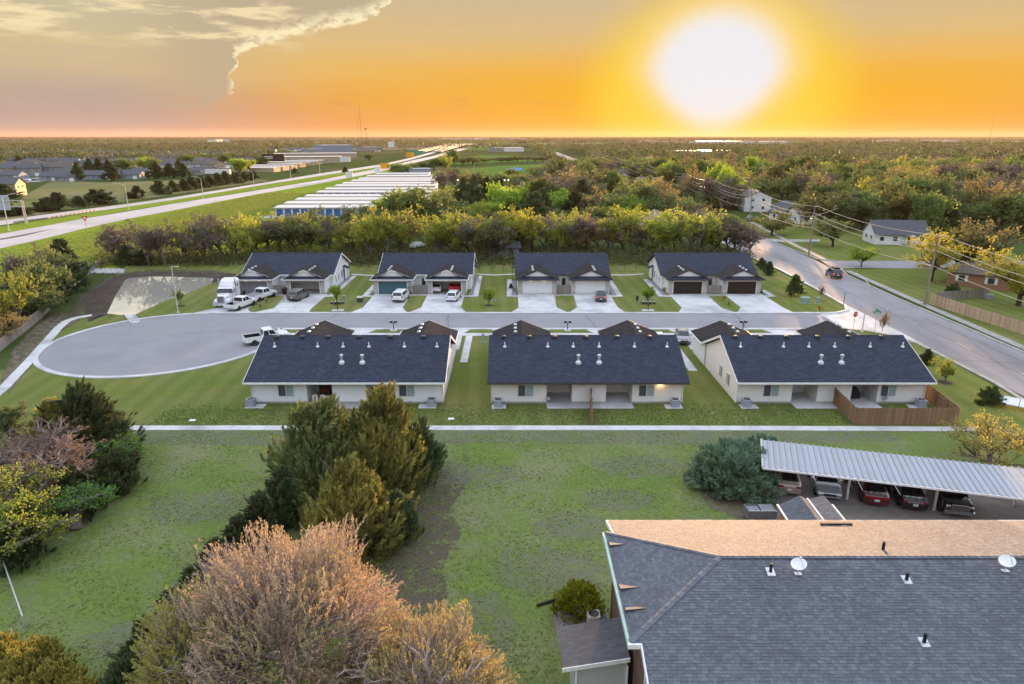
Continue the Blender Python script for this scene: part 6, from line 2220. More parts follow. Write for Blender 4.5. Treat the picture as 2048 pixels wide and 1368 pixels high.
# ---- neighbourhood beyond the freeway
sub = [
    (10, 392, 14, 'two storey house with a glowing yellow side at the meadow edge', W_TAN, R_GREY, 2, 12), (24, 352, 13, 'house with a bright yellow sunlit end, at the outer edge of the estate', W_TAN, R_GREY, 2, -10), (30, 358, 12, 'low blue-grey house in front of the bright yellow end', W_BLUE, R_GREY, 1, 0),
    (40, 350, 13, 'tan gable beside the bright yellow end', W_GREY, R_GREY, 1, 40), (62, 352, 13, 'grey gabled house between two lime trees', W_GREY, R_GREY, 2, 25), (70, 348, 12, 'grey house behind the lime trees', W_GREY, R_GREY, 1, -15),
    (96, 346, 12, 'small house with a golden sunlit gable', W_TAN, R_GREY, 1, -25), (110, 350, 14, 'wide grey house in the middle of the estate', W_GREY, R_GREY, 2, 10), (128, 350, 13, 'grey house beside the wide one in the estate', W_GREY, R_BROWN, 2, 15), (145, 351, 12, 'low house with pale garage end before the estate', W_GREY, R_GREY, 1, -5),
    (118, 338, 14, 'pale blue house in the second row of the estate', W_BLUE, R_GREY, 1, 15), (90, 336, 14, 'dark roofed house in the second row of the estate', W_GREY, R_GREY, 1, -20), (60, 338, 14, 'dark roof far end second row of the estate', W_GREY, R_GREY, 1, 8),
    (185, 322, 15, 'blue house with a pink sunlit gable', W_BLUE, R_GREY, 1, -30), (160, 323, 12, 'white van like bungalow beside the blue house', W_WHITE, R_GREY, 1, 0), (228, 322, 12, 'pale gabled house in the upper estate', W_CREAM, R_GREY, 1, 30), (245, 320, 12, 'house with white gable and red fence in the upper estate', W_WHITE, R_GREY, 1, 0), (265, 320, 12, 'house with paired white gables in the upper estate', W_WHITE, R_GREY, 1, 10),
    (210, 334, 24, 'very long dark roof in the middle of the estate', W_GREY, R_GREY, 1, 0), (262, 338, 24, 'big dark roofed hall beside the long dark roof', W_GREY, R_GREY, 2, -8), (330, 335, 16, 'pale gabled houses beyond the round trees', W_CREAM, R_GREY, 1, 20), (352, 330, 14, 'grey roofed house beyond the round trees', W_CREAM, R_BROWN, 1, -15),
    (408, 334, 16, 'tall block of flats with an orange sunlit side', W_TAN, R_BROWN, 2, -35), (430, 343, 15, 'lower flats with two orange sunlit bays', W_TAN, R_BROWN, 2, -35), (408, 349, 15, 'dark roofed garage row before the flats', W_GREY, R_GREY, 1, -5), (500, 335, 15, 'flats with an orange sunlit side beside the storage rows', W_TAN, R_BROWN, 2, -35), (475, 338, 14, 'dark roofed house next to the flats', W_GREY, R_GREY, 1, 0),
    (198, 358, 27, 'long low motel like row with white doors behind the meadow fence', W_BLUE, R_GREY, 1, -1), (260, 357, 18, 'second long low row with white doors behind the meadow fence', W_BLUE, R_GREY, 1, -1), (107, 361, 10, 'blue garage with a small gable at the meadow fence', W_BLUE, R_GREY, 1, 2), (140, 362, 12, 'dark low shed at the meadow fence', W_GREY, R_GREY, 1, 2),
    (85, 303, 14, 'tiny house far up the estate, in the pale row', W_CREAM, R_GREY, 1, 20), (100, 303, 14, 'tiny tan house far up the estate', W_TAN, R_GREY, 1, -20), (118, 303, 14, 'tiny brown house far up the estate', W_TAN, R_BROWN, 1, 10), (138, 302, 14, 'tiny white gabled house far up the estate', W_WHITE, R_GREY, 1, -15), (172, 303, 14, 'tiny pink house far up the estate', W_CREAM, R_BROWN, 1, 15), (192, 303, 16, 'tiny grey house far up the estate', W_GREY, R_GREY, 1, -10),
    (300, 330, 13, 'dark roofed house behind the conifer pair', W_GREY, R_GREY, 1, 12), (285, 352, 12, 'house with a white gable near the meadow fence', W_WHITE, R_GREY, 1, 5), (585, 303, 14, 'white house with glowing gables near the blue hall', W_WHITE, R_GREY, 1, -20), (600, 301, 14, 'white gabled house next to the blue hall', W_WHITE, R_GREY, 1, -10), (545, 303, 13, 'dark house among the trees near the blue hall', W_GREY, R_GREY, 1, 0),
]
for px, py, w, lb, wm, rm, st, rz in sub:
    x, y = G(px, py)
    far = py < 312
    house(lb, x, y, R(rz), w, 10, 2.8 * st, .5, wm, rm, 3 if not far else 0, door=False, garage_door=not far, storeys=st if not far else 0, grp='houses of the estate beyond the freeway')

er = random.Random(41)
rown = {308: 'top row', 314: 'fifth row', 320: 'fourth row', 327: 'third row', 334: 'second row'}
for py0, rn in rown.items():
    k = 0
    px = 4.0
    while px < (520 if py0 < 330 else 420):
        px += er.uniform(17, 32) * (1.0 if py0 > 312 else .8)
        py = py0 + er.uniform(-2, 2)
        if any(abs(q[0] - px) < 11 and abs(q[1] - py) < 6 for q in sub):
            continue
        x, y = G(px, py)
        wm = [W_GREY, W_BLUE, W_CREAM, W_TAN, W_WHITE, W_GREY][er.randrange(6)]
        house('%s roofed house, %s in the %s of the estate from the gantry side' % (('grey', 'brown')[k % 3 == 2], ORD_[k], rn), x, y, R(er.uniform(-40, 40)), er.uniform(12, 17), er.uniform(9, 11), 2.9, .5, wm, R_GREY if k % 3 != 2 else R_BROWN, 2, door=False, garage_door=True, grp='houses of the estate beyond the freeway')
        k += 1
# halls, stores and storage rows
def hall(label, poly_px, h, wall, roof, name='warehouse', grp=None, z=0, doors=0, door_m=None):
    """long flat building: front edge between two photo points, depth in metres"""
    (p0, p1, dep_) = poly_px
    a, b = Vector(G(*p0)), Vector(G(*p1))
    L = (b - a).length
    ang = math.atan2((b - a).y, (b - a).x)
    t = thing(name, label, 'warehouse' if name == 'warehouse' else 'storage building', (a.x, a.y, 0), ang, grp)
    MB().box((0, 0, 0), (L, dep_, h)).build('wall', wall, t)
    rr = h * .02 + .35
    MB().slab([(-.4, -.4, h + .05), (L + .4, -.4, h + .05), (L + .4, dep_ / 2, h + rr), (-.4, dep_ / 2, h + rr)], .15).slab([(L + .4, dep_ + .4, h + .05), (-.4, dep_ + .4, h + .05), (-.4, dep_ / 2, h + rr), (L + .4, dep_ / 2, h + rr)], .15).build('roof', roof, t)
    if doors:
        for i in range(doors):
            w = L / doors
            MB().box((w * i + .12 * w, -.06, .05), (w * i + .88 * w, -.004, h - .45)).build('roller_door', door_m, t)
    return t


D_BLUE = mat('blue_roller_door', (0.035, 0.12, 0.30), (0.03, 0.105, 0.27), 12, .5, stretch=(.02, .02, 1))
W_STOR = mat('storage_wall', (0.55, 0.58, 0.62), (0.5, 0.53, 0.57), .6, .6)
rows_px = [((552, 433), (830, 432)), ((571, 423.5), (850, 423)), ((593, 415), (862, 414.5)), ((612, 407.5), (868, 407)), ((635, 398.5), (872, 398)), ((652, 391.5), (872, 391)), ((671, 384.5), (872, 384)), ((686, 379), (872, 378.5)), ((704, 373), (868, 372.5)), ((718, 368.5), (866, 368)), ((735, 362.5), (862, 362)), ((752, 357), (858, 356.7))]
names = ('closest to the tree belt, with a row of blue doors', 'second from the tree belt', 'third from the tree belt', 'fourth from the tree belt', 'fifth from the tree belt, blue doors just showing', 'sixth from the tree belt', 'seventh from the tree belt', 'eighth from the tree belt', 'ninth from the tree belt', 'tenth from the tree belt', 'second last towards the playing field', 'last towards the playing field')
for (p, q), nm in zip(rows_px, names):
    a = G(*p)
    hall('white roofed storage building, ' + nm, (p, q, 9.5 if a[1] < 330 else 12.0), 2.9, W_STOR, R_METAL, 'storage_building', 'white roofed storage buildings by the freeway', doors=(17 if nm.startswith('closest') else 14 if nm.startswith('fifth') else 0), door_m=D_BLUE)
sheet('storage_yard', GP((520, 436), (835, 436), (880, 350), (740, 350), (600, 405)), 0.008, M_HWY)
nm2 = ('closest to the freeway', 'second from the freeway', 'third from the freeway', 'fourth from the freeway', 'fifth from the freeway', 'sixth from the freeway', 'seventh from the freeway', 'eighth and last from the freeway')
for i, (px, py) in enumerate(((548, 344.5), (566, 341.5), (583, 338.5), (600, 335), (618, 331.8), (633, 329.2), (645, 327.2), (657, 325.3))):
    w = 150 - i * 12
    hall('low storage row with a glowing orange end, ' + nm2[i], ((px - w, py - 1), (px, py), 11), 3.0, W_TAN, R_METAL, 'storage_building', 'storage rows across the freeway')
hall('long grey storage hall with an orange end beside the billboard', ((560, 326.5), (683, 325.5), 22), 6.0, W_TAN, R_METAL, 'storage_building')
hall('long white roofed hall with a red and orange end', ((548, 318), (714, 316.5), 26), 6.0, W_TAN, R_METAL, 'storage_building')
hall('blue grey factory hall, the tall block', ((645, 306.8), (707, 306), 50), 12, W_BLUE, W_BLUE)
hall('blue grey factory annex, the lower block beside the tall one', ((620, 308), (650, 307.5), 30), 7, W_BLUE, W_BLUE)
hall('grey shop building beside the tall sign', ((730, 302.6), (764, 302), 30), 7, W_GREY, W_GREY)
hall('white farm store at the edge of the roadside field', ((1009, 303.5), (1048, 303), 25), 6.5, W_WHITE, R_METAL)
hall('small grey barn beside the white farm store', ((994, 304), (1007, 303.6), 18), 7, W_GREY, R_METAL)
hall('long white plant on the horizon left of the avenue line'.replace('left of', 'before'), ((889, 279.5), (978, 279), 60), 7, W_WHITE, R_METAL)
hall('grey plant on the horizon where the far road ends', ((1016, 280), (1055, 279.8), 60), 9, W_GREY, R_METAL)
hall('pale hall on the horizon above the estate', ((416, 284), (434, 284), 60), 9, W_WHITE, R_METAL)
hall('white hall on the horizon above the estate', ((440, 283.8), (460, 283.6), 60), 9, W_WHITE, R_METAL)
hall('very long sunlit white roof in the orange wood', ((1330, 313), (1460, 312.5), 40), 7, W_WHITE, R_METAL)
hall('long pale plant below the sun', ((1400, 287.5), (1490, 287), 60), 8, W_WHITE, R_METAL)
hall('pale plant on the horizon beyond the sun', ((1515, 288), (1580, 287.5), 60), 8, W_WHITE, R_METAL)
hall('low pale plant far over the wood', ((1765, 283.5), (1800, 283.5), 60), 8, W_CREAM, R_METAL)
hall('long low plant far over the wood', ((1850, 284.5), (1920, 284.5), 60), 8, W_CREAM, R_METAL)
# cars on the lot of the estate and elsewhere: small, no parts
def tiny_car(label, x, y, rz, m, L=4.4, h=1.45, grp='small parked cars far away'):
    b = MB()
    b.loft([[(px, sy * ww, z) for sy, z in ((-1, .3), (-1, zt), (1, zt), (1, .3))] for px, zt, ww in ((-L / 2, .8, .8), (-L / 2 + .3, .95, .88), (L / 2 - .6, .92, .88), (L / 2, .7, .75))])
    b.loft([[(px, sy * ww, z) for sy, z, ww in ((-1, .93, .82), (-1, zt, .62), (1, zt, .62), (1, .93, .82))] for px, zt in ((-L / 2 + .5, 1.0), (-L / 2 + 1.1, h), (.4, h), (1.2, 1.0))])
    o = b.build('parked_car', m)
    o.location = (x, y, .02)
    o.rotation_euler.z = rz
    return tag(o, label, 'car', grp)


lot = sheet('car_park', GP((30, 358), (95, 354), (150, 355), (150, 359), (95, 362), (35, 366)), 0.006, M_HWY)
cols = [P_WHITE, P_DKGREY, P_GREY, P_SILVER]
cn = ['white', 'dark', 'grey', 'silver']
k = 0
for px, py in ((33, 363.5), (40, 364.5), (47, 364), (54, 363.5), (60, 363), (66, 362), (72, 361.5), (78, 361), (84, 360.5), (90, 359.5), (120, 347), (125, 347.5)):
    x, y = G(px, py)
    j = k % 4
    tiny_car(cn[j] + ' car on the estate car park, ' + ('first', 'second', 'third', 'fourth', 'fifth', 'sixth', 'seventh', 'eighth', 'ninth', 'tenth', 'eleventh', 'twelfth')[k] + ' from the glowing house', x, y, R(rng.uniform(60, 120)), cols[j])
    k += 1
for px, py, lb, m in ((1500, 440, 'dark car in the driveway behind the round tree', P_GREY), (1930, 497, 'white car in a driveway past the orange tree', P_WHITE), (965, 413, 'white car under the pale blue canopy in the trees', P_WHITE), (938, 418, 'white car hidden by the green trees', P_WHITE), (835, 495, 'white covered boat behind the yellow trees', P_WHITE), (1240, 342, 'white car at the foot of the power poles', P_WHITE), (1232, 346, 'grey car at the foot of the power poles', P_SILVER), (1905, 492, 'dark car in shade by the orange tree', P_DKGREY), (1890, 515, 'white mower parked on the corner lawn', P_WHITE), (697, 350, 'pale car on the near carriageway of the freeway', P_WHITE), (752, 303, 'orange glowing car before the grey shop', P_WHITE), (758, 303.2, 'second glowing car before the grey shop', P_WHITE), (1410, 440, 'pale car at the bend before the brown trees', P_SILVER)):
    x, y = G(px, py)
    tiny_car(lb, x, y, R(rng.uniform(0, 90)), m)
# blue canopy and structure in the trees
x, y = G(966, 408)
t = thing('canopy', 'pale blue open canopy among the mid trees', 'canopy', (x, y, 0))
MB().box((-4, -3, 2.9), (4, 3, 3.2)).build('roof', mat('pale_blue_metal', (.30, .42, .52), (.26, .37, .47), 2, .5), t)
for sx in (-3.7, 3.7):
    for sy in (-2.7, 2.7):
        MB().box((sx - .1, sy - .1, 0), (sx + .1, sy + .1, 2.9)).build('post', M_STEEL, t)
hall('blue grey barn with a red side past the storage buildings', ((818, 352), (862, 351), 14), 4.5, W_BLUE, W_BLUE)
x, y = G(1030, 348)
t = thing('tarp_shelter', 'bright blue tarpaulin shelter by the playing field', 'shelter', (x, y, 0))
MB().slab([(-5, -2, 2.5), (5, -2, 2.5), (5, 2, 4.2), (-5, 2, 4.2)], .2).build('roof', mat('bright_blue', (.10, .24, .48)), t)
MB().box((-5, 1.7, 0), (5, 1.9, 3.9)).build('back_wall', W_BLUE, t)
# semi trailer on the far road
x, y = G(437, 351)
t = thing('semi_trailer', 'long white semi trailer parked before the flats', 'trailer', (x, y, 0), R(-2))
MB().box((-8.5, -1.3, 1.1), (8.5, 1.3, 4.1)).build('box', W_WHITE, t)
MB().box((-11.6, -1.25, .6), (-9.2, 1.25, 3.4)).build('tractor_cab', W_TAN, t)
MB().box((-11, -.5, .5), (8, .5, 1.1)).build('chassis', M_TRIMB, t)
for xx in (-10.6, -7.4, 6.0, 7.3):
    for s in (-1, 1):
        w = WHEEL.build('wheel', M_RUBBER, t)
        w.location = (xx, s * 1.1, .5)
        w.scale = (1.5, 1.4, 1.5)
# ================================================================== freeway furniture
for lb, bpx, tpy, arm in (('freeway lamp beside the sign gantry', (18, 461), 9.2, 1), ('freeway lamp in the median before the meadow', (257.5, 419), 8.6, -1), ('freeway lamp in the median at the row of junipers', (406.5, 397), 8.4, -1), ('freeway lamp past the semi trailer', (509, 378), 8.3, -1), ('freeway lamp before the low storage rows', (582, 357), 8.5, -1), ('freeway lamp before the billboard rows', (640, 347), 8.5, -1)):
    x, y = G(*bpx)
    street_lamp(lb, (x, y, 0), tpy, 1, R(180 + 35) if arm < 0 else R(50), 'lamps along the freeway', mat('pale_lamp_pole', (.60, .56, .50), (.52, .49, .44), 2, .5), .15, 3.4, 1.0)
gx, gy = G(55, 449)
gdir = Vector((-1, .15, 0)).normalized()
t = thing('sign_gantry', 'steel sign gantry over the freeway seen from behind', 'gantry', (gx, gy, 0))
M_GAN = mat('gantry_steel', (.52, .47, .42), (.45, .41, .37), 2, .5)
for k, o in enumerate((Vector((0, 0, 0)), Vector((-1.6, 1.5, 0)))):
    MB().tube(o, o + Vector((0, 0, 7.2)), .16, n=8).build('post', M_GAN, t)
br = MB()
for k in range(6):
    z0, z1 = k * 1.15 + .2, (k + 1) * 1.15 + .2
    a, b = Vector((0, 0, z0)), Vector((-1.6, 1.5, z1))
    if k % 2:
        a, b = Vector((-1.6, 1.5, z0)), Vector((0, 0, z1))
    MB().tube(a, b, .07, n=6).build('brace', M_GAN, t)
for dz in (5.2, 7.1):
    MB().tube((-.8, .7, dz), Vector((-.8, .7, dz)) + gdir * 16, .13, n=8).build('chord', M_GAN, t)
for k in range(9):
    a = Vector((-.8, .7, 5.2 if k % 2 else 7.1)) + gdir * (k * 1.75)
    b = Vector((-.8, .7, 7.1 if k % 2 else 5.2)) + gdir * ((k + 1) * 1.75)
    MB().tube(a, b, .06, n=6).build('lattice', M_GAN, t)
SGB = mat('sign_back', (.40, .46, .56), (.34, .40, .50), .8, .5)
for k in range(10):
    c = Vector((-.8, .3, 7.0)) + gdir * (4.6 + k * 1.02)
    for z0, z1 in ((6.6, 8.7), (4.2, 6.45)):
        MB().cbox((c.x, c.y, (z0 + z1) / 2), (.92, .08, z1 - z0)).build('sign_panel', SGB, t)
x, y = G(172.5, 455)
t = thing('yield_sign', 'red and white yield sign on the freeway verge', 'road sign', (x, y, 0), R(10))
MB().box((-.04, .0, 0), (.04, .06, 2.6)).build('post', M_POLE, t)


def tri(r, y0, y1, zc):
    A = [(r * math.cos(math.pi / 2 + math.pi + i * 2.0944), r * math.sin(math.pi / 2 + math.pi + i * 2.0944)) for i in range(3)]
    return MB().loft([[(u, y1, zc + w) for u, w in A], [(u, y0, zc + w) for u, w in A]])


tri(1.05, -.04, -.02, 2.75).build('border', M_SIGNRED, t)
tri(.52, -.06, -.041, 2.75).build('plate', M_SIGNW, t)
gr = [G(27, 449), G(95, 440), G(150, 431), G(195, 423)]
t = thing('guard_rail', 'weathered guard rail in the freeway median by the gantry', 'guard rail', (*gr[0], 0))
for a, b in zip(gr, gr[1:]):
    a, b = Vector(a) - Vector(gr[0]), Vector(b) - Vector(gr[0])
    MB().slab([(a.x, a.y, .85), (b.x, b.y, .85), (b.x + .05, b.y + .05, .85), (a.x + .05, a.y + .05, .85)], .4).build('rail', mat('rail_steel', (.28, .28, .3), None, 2, .6, metal=.3), t)
    k = max(2, int((b - a).length / 2))
    for i in range(k):
        p = a + (b - a) * i / k
        MB().box((p.x, p.y + .06, 0), (p.x + .15, p.y + .2, .9)).build('post', M_POLE, t)


def panel_sign(label, px, py, w, h, z, m, legs=2, pm=None, rz=0.0, name='road_sign', cat='road sign', lines=0, lm=None):
    x, y = G(px, py)
    t = thing(name, label, cat, (x, y, 0), rz)
    MB().box((-w / 2, -.1, z), (w / 2, .1, z + h)).build('plate', m, t)
    for i in range(legs):
        xx = 0 if legs == 1 else (-w * .3 + i * w * .6)
        MB().box((xx - .12, .11, 0), (xx + .12, .3, z + h * .8)).build('post', pm or M_POLE, t)
    for i in range(lines):
        MB().box((-w * .38, -.13, z + h * (.62 - i * .22)), (-w * .02, -.101, z + h * (.70 - i * .22))).build('print_line', lm or M_SIGNW, t)
    return t


panel_sign('yellow work sign on the near freeway carriageway', 770, 338, 8, 4.2, .3, M_SIGNY)
panel_sign('yellow work sign farther on, beside the green guide sign', 820, 315.5, 10, 6, .5, M_SIGNY)
panel_sign('green guide sign over the far freeway', 835, 313.5, 15, 5, 2.5, M_SIGNGRN)
panel_sign('white service sign board beside the storage buildings, the nearer of two', 699, 359, 4.2, 3.4, 1.2, M_SIGNW, lines=0)
panel_sign('white service sign board beside the storage buildings, the farther of two', 756, 350, 4.0, 3.6, 2.0, M_SIGNW)
panel_sign('white notice board before the long storage hall', 691, 327, 10, 5, 1.5, M_SIGNW)
panel_sign('black billboard with a pale picture beside the storage hall', 548, 332.5, 20, 6.2, 4.2, M_BLACK, 1, mat('rust_pole', (.12, .05, .03)), 0, 'billboard', 'billboard', 2)
x, y = G(548, 332.5)
t = panel_sign('tall white shop sign at the edge of the freeway', 783, 304.5, 10, 9, 8, M_SIGNW, 2)
panel_sign('small brown sign posts on the freeway verge by the lone juniper', 279, 398.5, 1.3, 1.0, 1.6, M_POLE, 2)
# overpass
x0, y0 = G(878, 300)
t = thing('overpass', 'long freeway overpass far ahead', 'bridge', (x0, y0, 0))
ends = [(-30, 60), (0, 0), (50, 350), (70, 520)]
BR_ = mat('bridge_concrete', (.40, .34, .28), (.34, .29, .24), .2, .8)
a, b = G(868, 305), G(950, 289)
A0, B0 = Vector((*a, 0)) - Vector((x0, y0, 0)), Vector((*b, 0)) - Vector((x0, y0, 0))
sd = (B0 - A0).normalized().cross(Vector((0, 0, 1)))
for off in (0, -26):
    o = sd * off
    MB().slab([A0 + o + Vector((0, 0, 2)), A0 + o + sd * 12 + Vector((0, 0, 2)), (A0 + B0) / 2 + o + sd * 12 + Vector((0, 0, 7)), (A0 + B0) / 2 + o + Vector((0, 0, 7))][::-1][::-1], 1.2).slab([(A0 + B0) / 2 + o + Vector((0, 0, 7)), (A0 + B0) / 2 + o + sd * 12 + Vector((0, 0, 7)), B0 + o + sd * 12 + Vector((0, 0, 3)), B0 + o + Vector((0, 0, 3))], 1.2).build('deck', M_HWY, t)
    for k in (0, 12):
        p = o + sd * k
        MB().slab([A0 + p + Vector((0, 0, 3.4)), A0 + p + sd * .4 + Vector((0, 0, 3.4)), (A0 + B0) / 2 + p + sd * .4 + Vector((0, 0, 8.4)), (A0 + B0) / 2 + p + Vector((0, 0, 8.4))], 1.4).build('parapet', BR_, t)
    for f in (.35, .5, .65):
        c = A0 + (B0 - A0) * f + o + sd * 6
        MB().cbox((c.x, c.y, 2.4), (2, 8, 4.8)).build('pier', BR_, t)
# masts on the horizon
for px, pb, pt, lb, D in ((718, 271, 207, 'tallest radio mast on the horizon', 1500), (714, 271, 239, 'shorter radio mast beside the tallest one', 1450), (731, 271, 256, 'water tower shaped mast beside the radio masts', 1400), (1990, 272, 224, 'faint radio mast over the wood', 1650), (812, 300, 270, 'dark power mast by the freeway', 1400), (945, 306, 272, 'dark power mast by the overpass', 1150)):
    u = (px - 1024) / FPX
    x = u * D * 1.0
    yb = D
    # height so that the top meets the surveyed line
    v = (684 - pt) / FPX
    hgt = CAM_H + D * (-_s + v * _c) / (_c + v * _s)
    x = u * D / (_c + v * _s)
    t = thing('radio_mast', lb, 'mast', (x, D, 0), 0, 'masts on the horizon')
    r = D / 1365 * (.45 if D < 1450 else .38)
    MB().tube((0, 0, 0), (0, 0, hgt), r, r * .6, 5).build('mast', mat('mast_red', (.12, .07, .06)), t)
    if 'water' in lb:
        MB().lathe([(r, 0), (r * 5, r * 2), (r * 5, r * 4), (r, r * 6)], (0, 0, hgt - r * 6), 10).build('tank', mat('mast_red', (.12, .07, .06)), t)
# lamp posts in the trees with twin heads
for px, py, hh, lb in ((920, 395, 7.4, 'twin headed lit lamp among the dark cedars'), (787, 430, 7.0, 'lamp with white heads before the storage buildings'), (1013, 395, 7.4, 'lit lamp above the bright green tree')):
    x, y = G(px, py)
    t = thing('area_lamp', lb, 'lamp', (x, y, 0), 0, 'lamps in the yard behind the trees')
    MB().tube((0, 0, 0), (0, 0, hh), .12, .08, 8).build('pole', M_TRIMB, t)
    for s in (-1, 1):
        MB().tube((0, 0, hh - .1), (s * .7, 0, hh), .04).build('arm', M_TRIMB, t)
        MB().lathe([(.1, -.2), (.3, -.1), (.3, .15), (.1, .25)], (s * .8, 0, hh), 8).build('lamp_head', mat('lamp_white', (.8, .75, .65), emit=(1, .85, .6, 1.0)), t)
t = thing('flag_pole', 'thin white pole on the playing field', 'pole', (*G(948, 348), 0))
MB().tube((0, 0, 0), (0, 0, 6.5), .12, .08, 6).build('pole', M_PIPE, t)
# small things on driveways
t = thing('wheelie_bin', 'dark rubbish bin beside the open garage of the pond side duplex', 'bin', (-38.6, 113.3, .06))
MB().loft([[(sx * w, sy * w * 1.1, z) for sx, sy in ((-1, -1), (1, -1), (1, 1), (-1, 1))] for z, w in ((.05, .24), (1.0, .32))]).build('body', M_BLACK, t)
MB().slab([(-.36, -.4, 1.02), (.36, -.4, 1.02), (.36, .42, 1.12), (-.36, .42, 1.12)], .08).build('lid', M_TRIMB, t)
for s in (-.26, .26):
    w = WHEEL.build('wheel', M_RUBBER, t)
    w.location = (s, .3, .12)
    w.scale = (.35, .4, .35)
    w.rotation_euler.z = R(90)
t = thing('wall_planter', 'dark palm shaped planter beside the teal garage door', 'planter', (-17.3, 113.4, .06))
MB().lathe([(.2, 0), (.26, .4), (.24, .42)], n=10).build('pot', M_BLACK, t)
MB().tube((0, 0, .4), (0, 0, 1.1), .07).build('stem', M_BARK, t)
for k in range(7):
    a = k * .9
    MB().add([(0, 0, 1.1), (math.cos(a) * .3 - .05, math.sin(a) * .3, 1.3), (math.cos(a) * .55, math.sin(a) * .55, 1.05), (math.cos(a) * .3 + .05, math.sin(a) * .3 + .05, 1.28)], [(0, 1, 2, 3)]).build('frond', mat('dark_frond', (.03, .05, .02)), t)
x, y = G(2020, 815)
t = thing('garden_sign', 'white banner sign on the grass at the kerb behind the yellow tree', 'sign', (x, y, 0), R(-40))
for k in range(3):
    MB().slab([(-2 + k * 1.35, -.6, .5), (-.72 + k * 1.35, -.6, .5), (-.72 + k * 1.35, .5, .95), (-2 + k * 1.35, .5, .95)], .06).build('panel', M_SIGNW if k else M_SCREEN, t)
for k in (-1.9, 1.9):
    MB().box((k, .4, 0), (k + .08, .48, .85)).build('leg', M_STEEL, t)
# ================================================================== vegetation
NR = np.random.default_rng


def norm(a):
    return a / np.maximum(np.linalg.norm(a, axis=-1, keepdims=True), 1e-9)


def rand_dirs(r, n):
    return norm(r.normal(size=(n, 3)))


def grow(r, H, trunk, levels, r0=.22, up=.25, curl=.5, lean=(0, 0)):
    """branch skeleton, level by level. levels: (children, length ratio, min angle, max angle, first position)"""
    P = np.zeros((1, 3))
    D = norm(np.array([[lean[0], lean[1], 1.0]]))
    L = np.array([trunk * H])
    Rr = np.array([r0])
    segs = []
    for li in range(len(levels) + 1):
        n = len(P)
        D2 = norm(D + r.normal(size=(n, 3)) * curl * .35 + np.array([0, 0, up * .6]) * (li > 0))
        M_ = P + D * L[:, None] * .5
        E_ = M_ + D2 * L[:, None] * .5
        rm, re = Rr * .78, Rr * (.55 if li < len(levels) else .25)
        segs.append((P, M_, E_, Rr, rm, re))
        if li == len(levels):
            break
        k, ratio, a0, a1, t0 = levels[li]
        t = np.concatenate([np.sort(r.uniform(t0, 1.0, (n, k - 1)), 1), np.ones((n, 1))], 1)
        first = t < .5
        base = np.where(first[..., None], P[:, None] + (M_ - P)[:, None] * (t * 2)[..., None], M_[:, None] + (E_ - M_)[:, None] * (t * 2 - 1)[..., None])
        pd = np.where(first[..., None], D[:, None], D2[:, None])
        perp = np.cross(pd, rand_dirs(r, n * k).reshape(n, k, 3))
        perp = norm(perp)
        az = (np.arange(k) * 2.4)[None] + r.uniform(0, 6.28, (n, 1)) + r.normal(size=(n, k)) * .4
        q = norm(np.cross(pd, perp))
        ref = norm(np.cross(pd, np.broadcast_to(np.array([.31, .17, .11]), pd.shape) + 1e-6))
        q = np.cross(pd, ref)
        perp = ref * np.cos(az)[..., None] + q * np.sin(az)[..., None]
        ang = r.uniform(a0, a1, (n, k))[..., None]
        d = norm(pd * np.cos(ang) + perp * np.sin(ang) + np.array([0, 0, up]))
        P = base.reshape(-1, 3)
        D = d.reshape(-1, 3)
        L = (np.repeat(L[:, None], k, 1) * ratio * r.uniform(.65, 1.2, (n, k))).reshape(-1)
        Rr = (np.repeat((Rr * .58)[:, None], k, 1) * r.uniform(.75, 1.1, (n, k))).reshape(-1)
    return segs


def tubes(segs, sides=(7, 5, 4, 3, 3, 3, 3)):
    V, F = [], []
    off = 0
    for li, (A, M_, E_, ra, rm, re) in enumerate(segs):
        n = len(A)
        s = sides[min(li, len(sides) - 1)]
        d = norm(E_ - A)
        u = norm(np.cross(d, np.array([.37, .21, .13])))
        w = np.cross(d, u)
        th = np.arange(s) * 2 * np.pi / s
        c = u[:, None] * np.cos(th)[None, :, None] + w[:, None] * np.sin(th)[None, :, None]
        rings = np.stack([A[:, None] + c * ra[:, None, None], M_[:, None] + c * rm[:, None, None], E_[:, None] + c * re[:, None, None]], 1)
        V.append(rings.reshape(-1, 3))
        i = np.arange(s)
        j = (i + 1) % s
        f = []
        for k in (0, 1):
            f.append(np.stack([k * s + i, k * s + j, (k + 1) * s + j, (k + 1) * s + i], 1))
        f = np.concatenate(f)
        F.append((f[None] + (np.arange(n) * 3 * s)[:, None, None] + off).reshape(-1, 4))
        off += n * 3 * s
    return np.concatenate(V), np.concatenate(F)


def cards(r, C, size, asp=1.0, axis=None, flat=0.0, fold=.25):
    """leaf faces (quads) centred on C"""
    n = len(C)
    a = rand_dirs(r, n) if axis is None else norm(axis)
    b = np.cross(a, rand_dirs(r, n))
    if flat:
        b[:, 2] *= (1 - flat)
        a = a.copy()
        a[:, 2] *= (1 - flat)
        a = norm(a)
    b = norm(b)
    s = size * r.uniform(.6, 1.3, (n, 1))
    a, b = a * s * asp, b * s
    nrm = np.cross(a, b)
    nrm = norm(nrm) * s * fold * .5
    V = np.stack([C - a, C - b * .55 + nrm, C + a, C + b * .55 + nrm], 1).reshape(-1, 3)
    F = (np.arange(n) * 4)[:, None] + np.arange(4)[None]
    return V, F


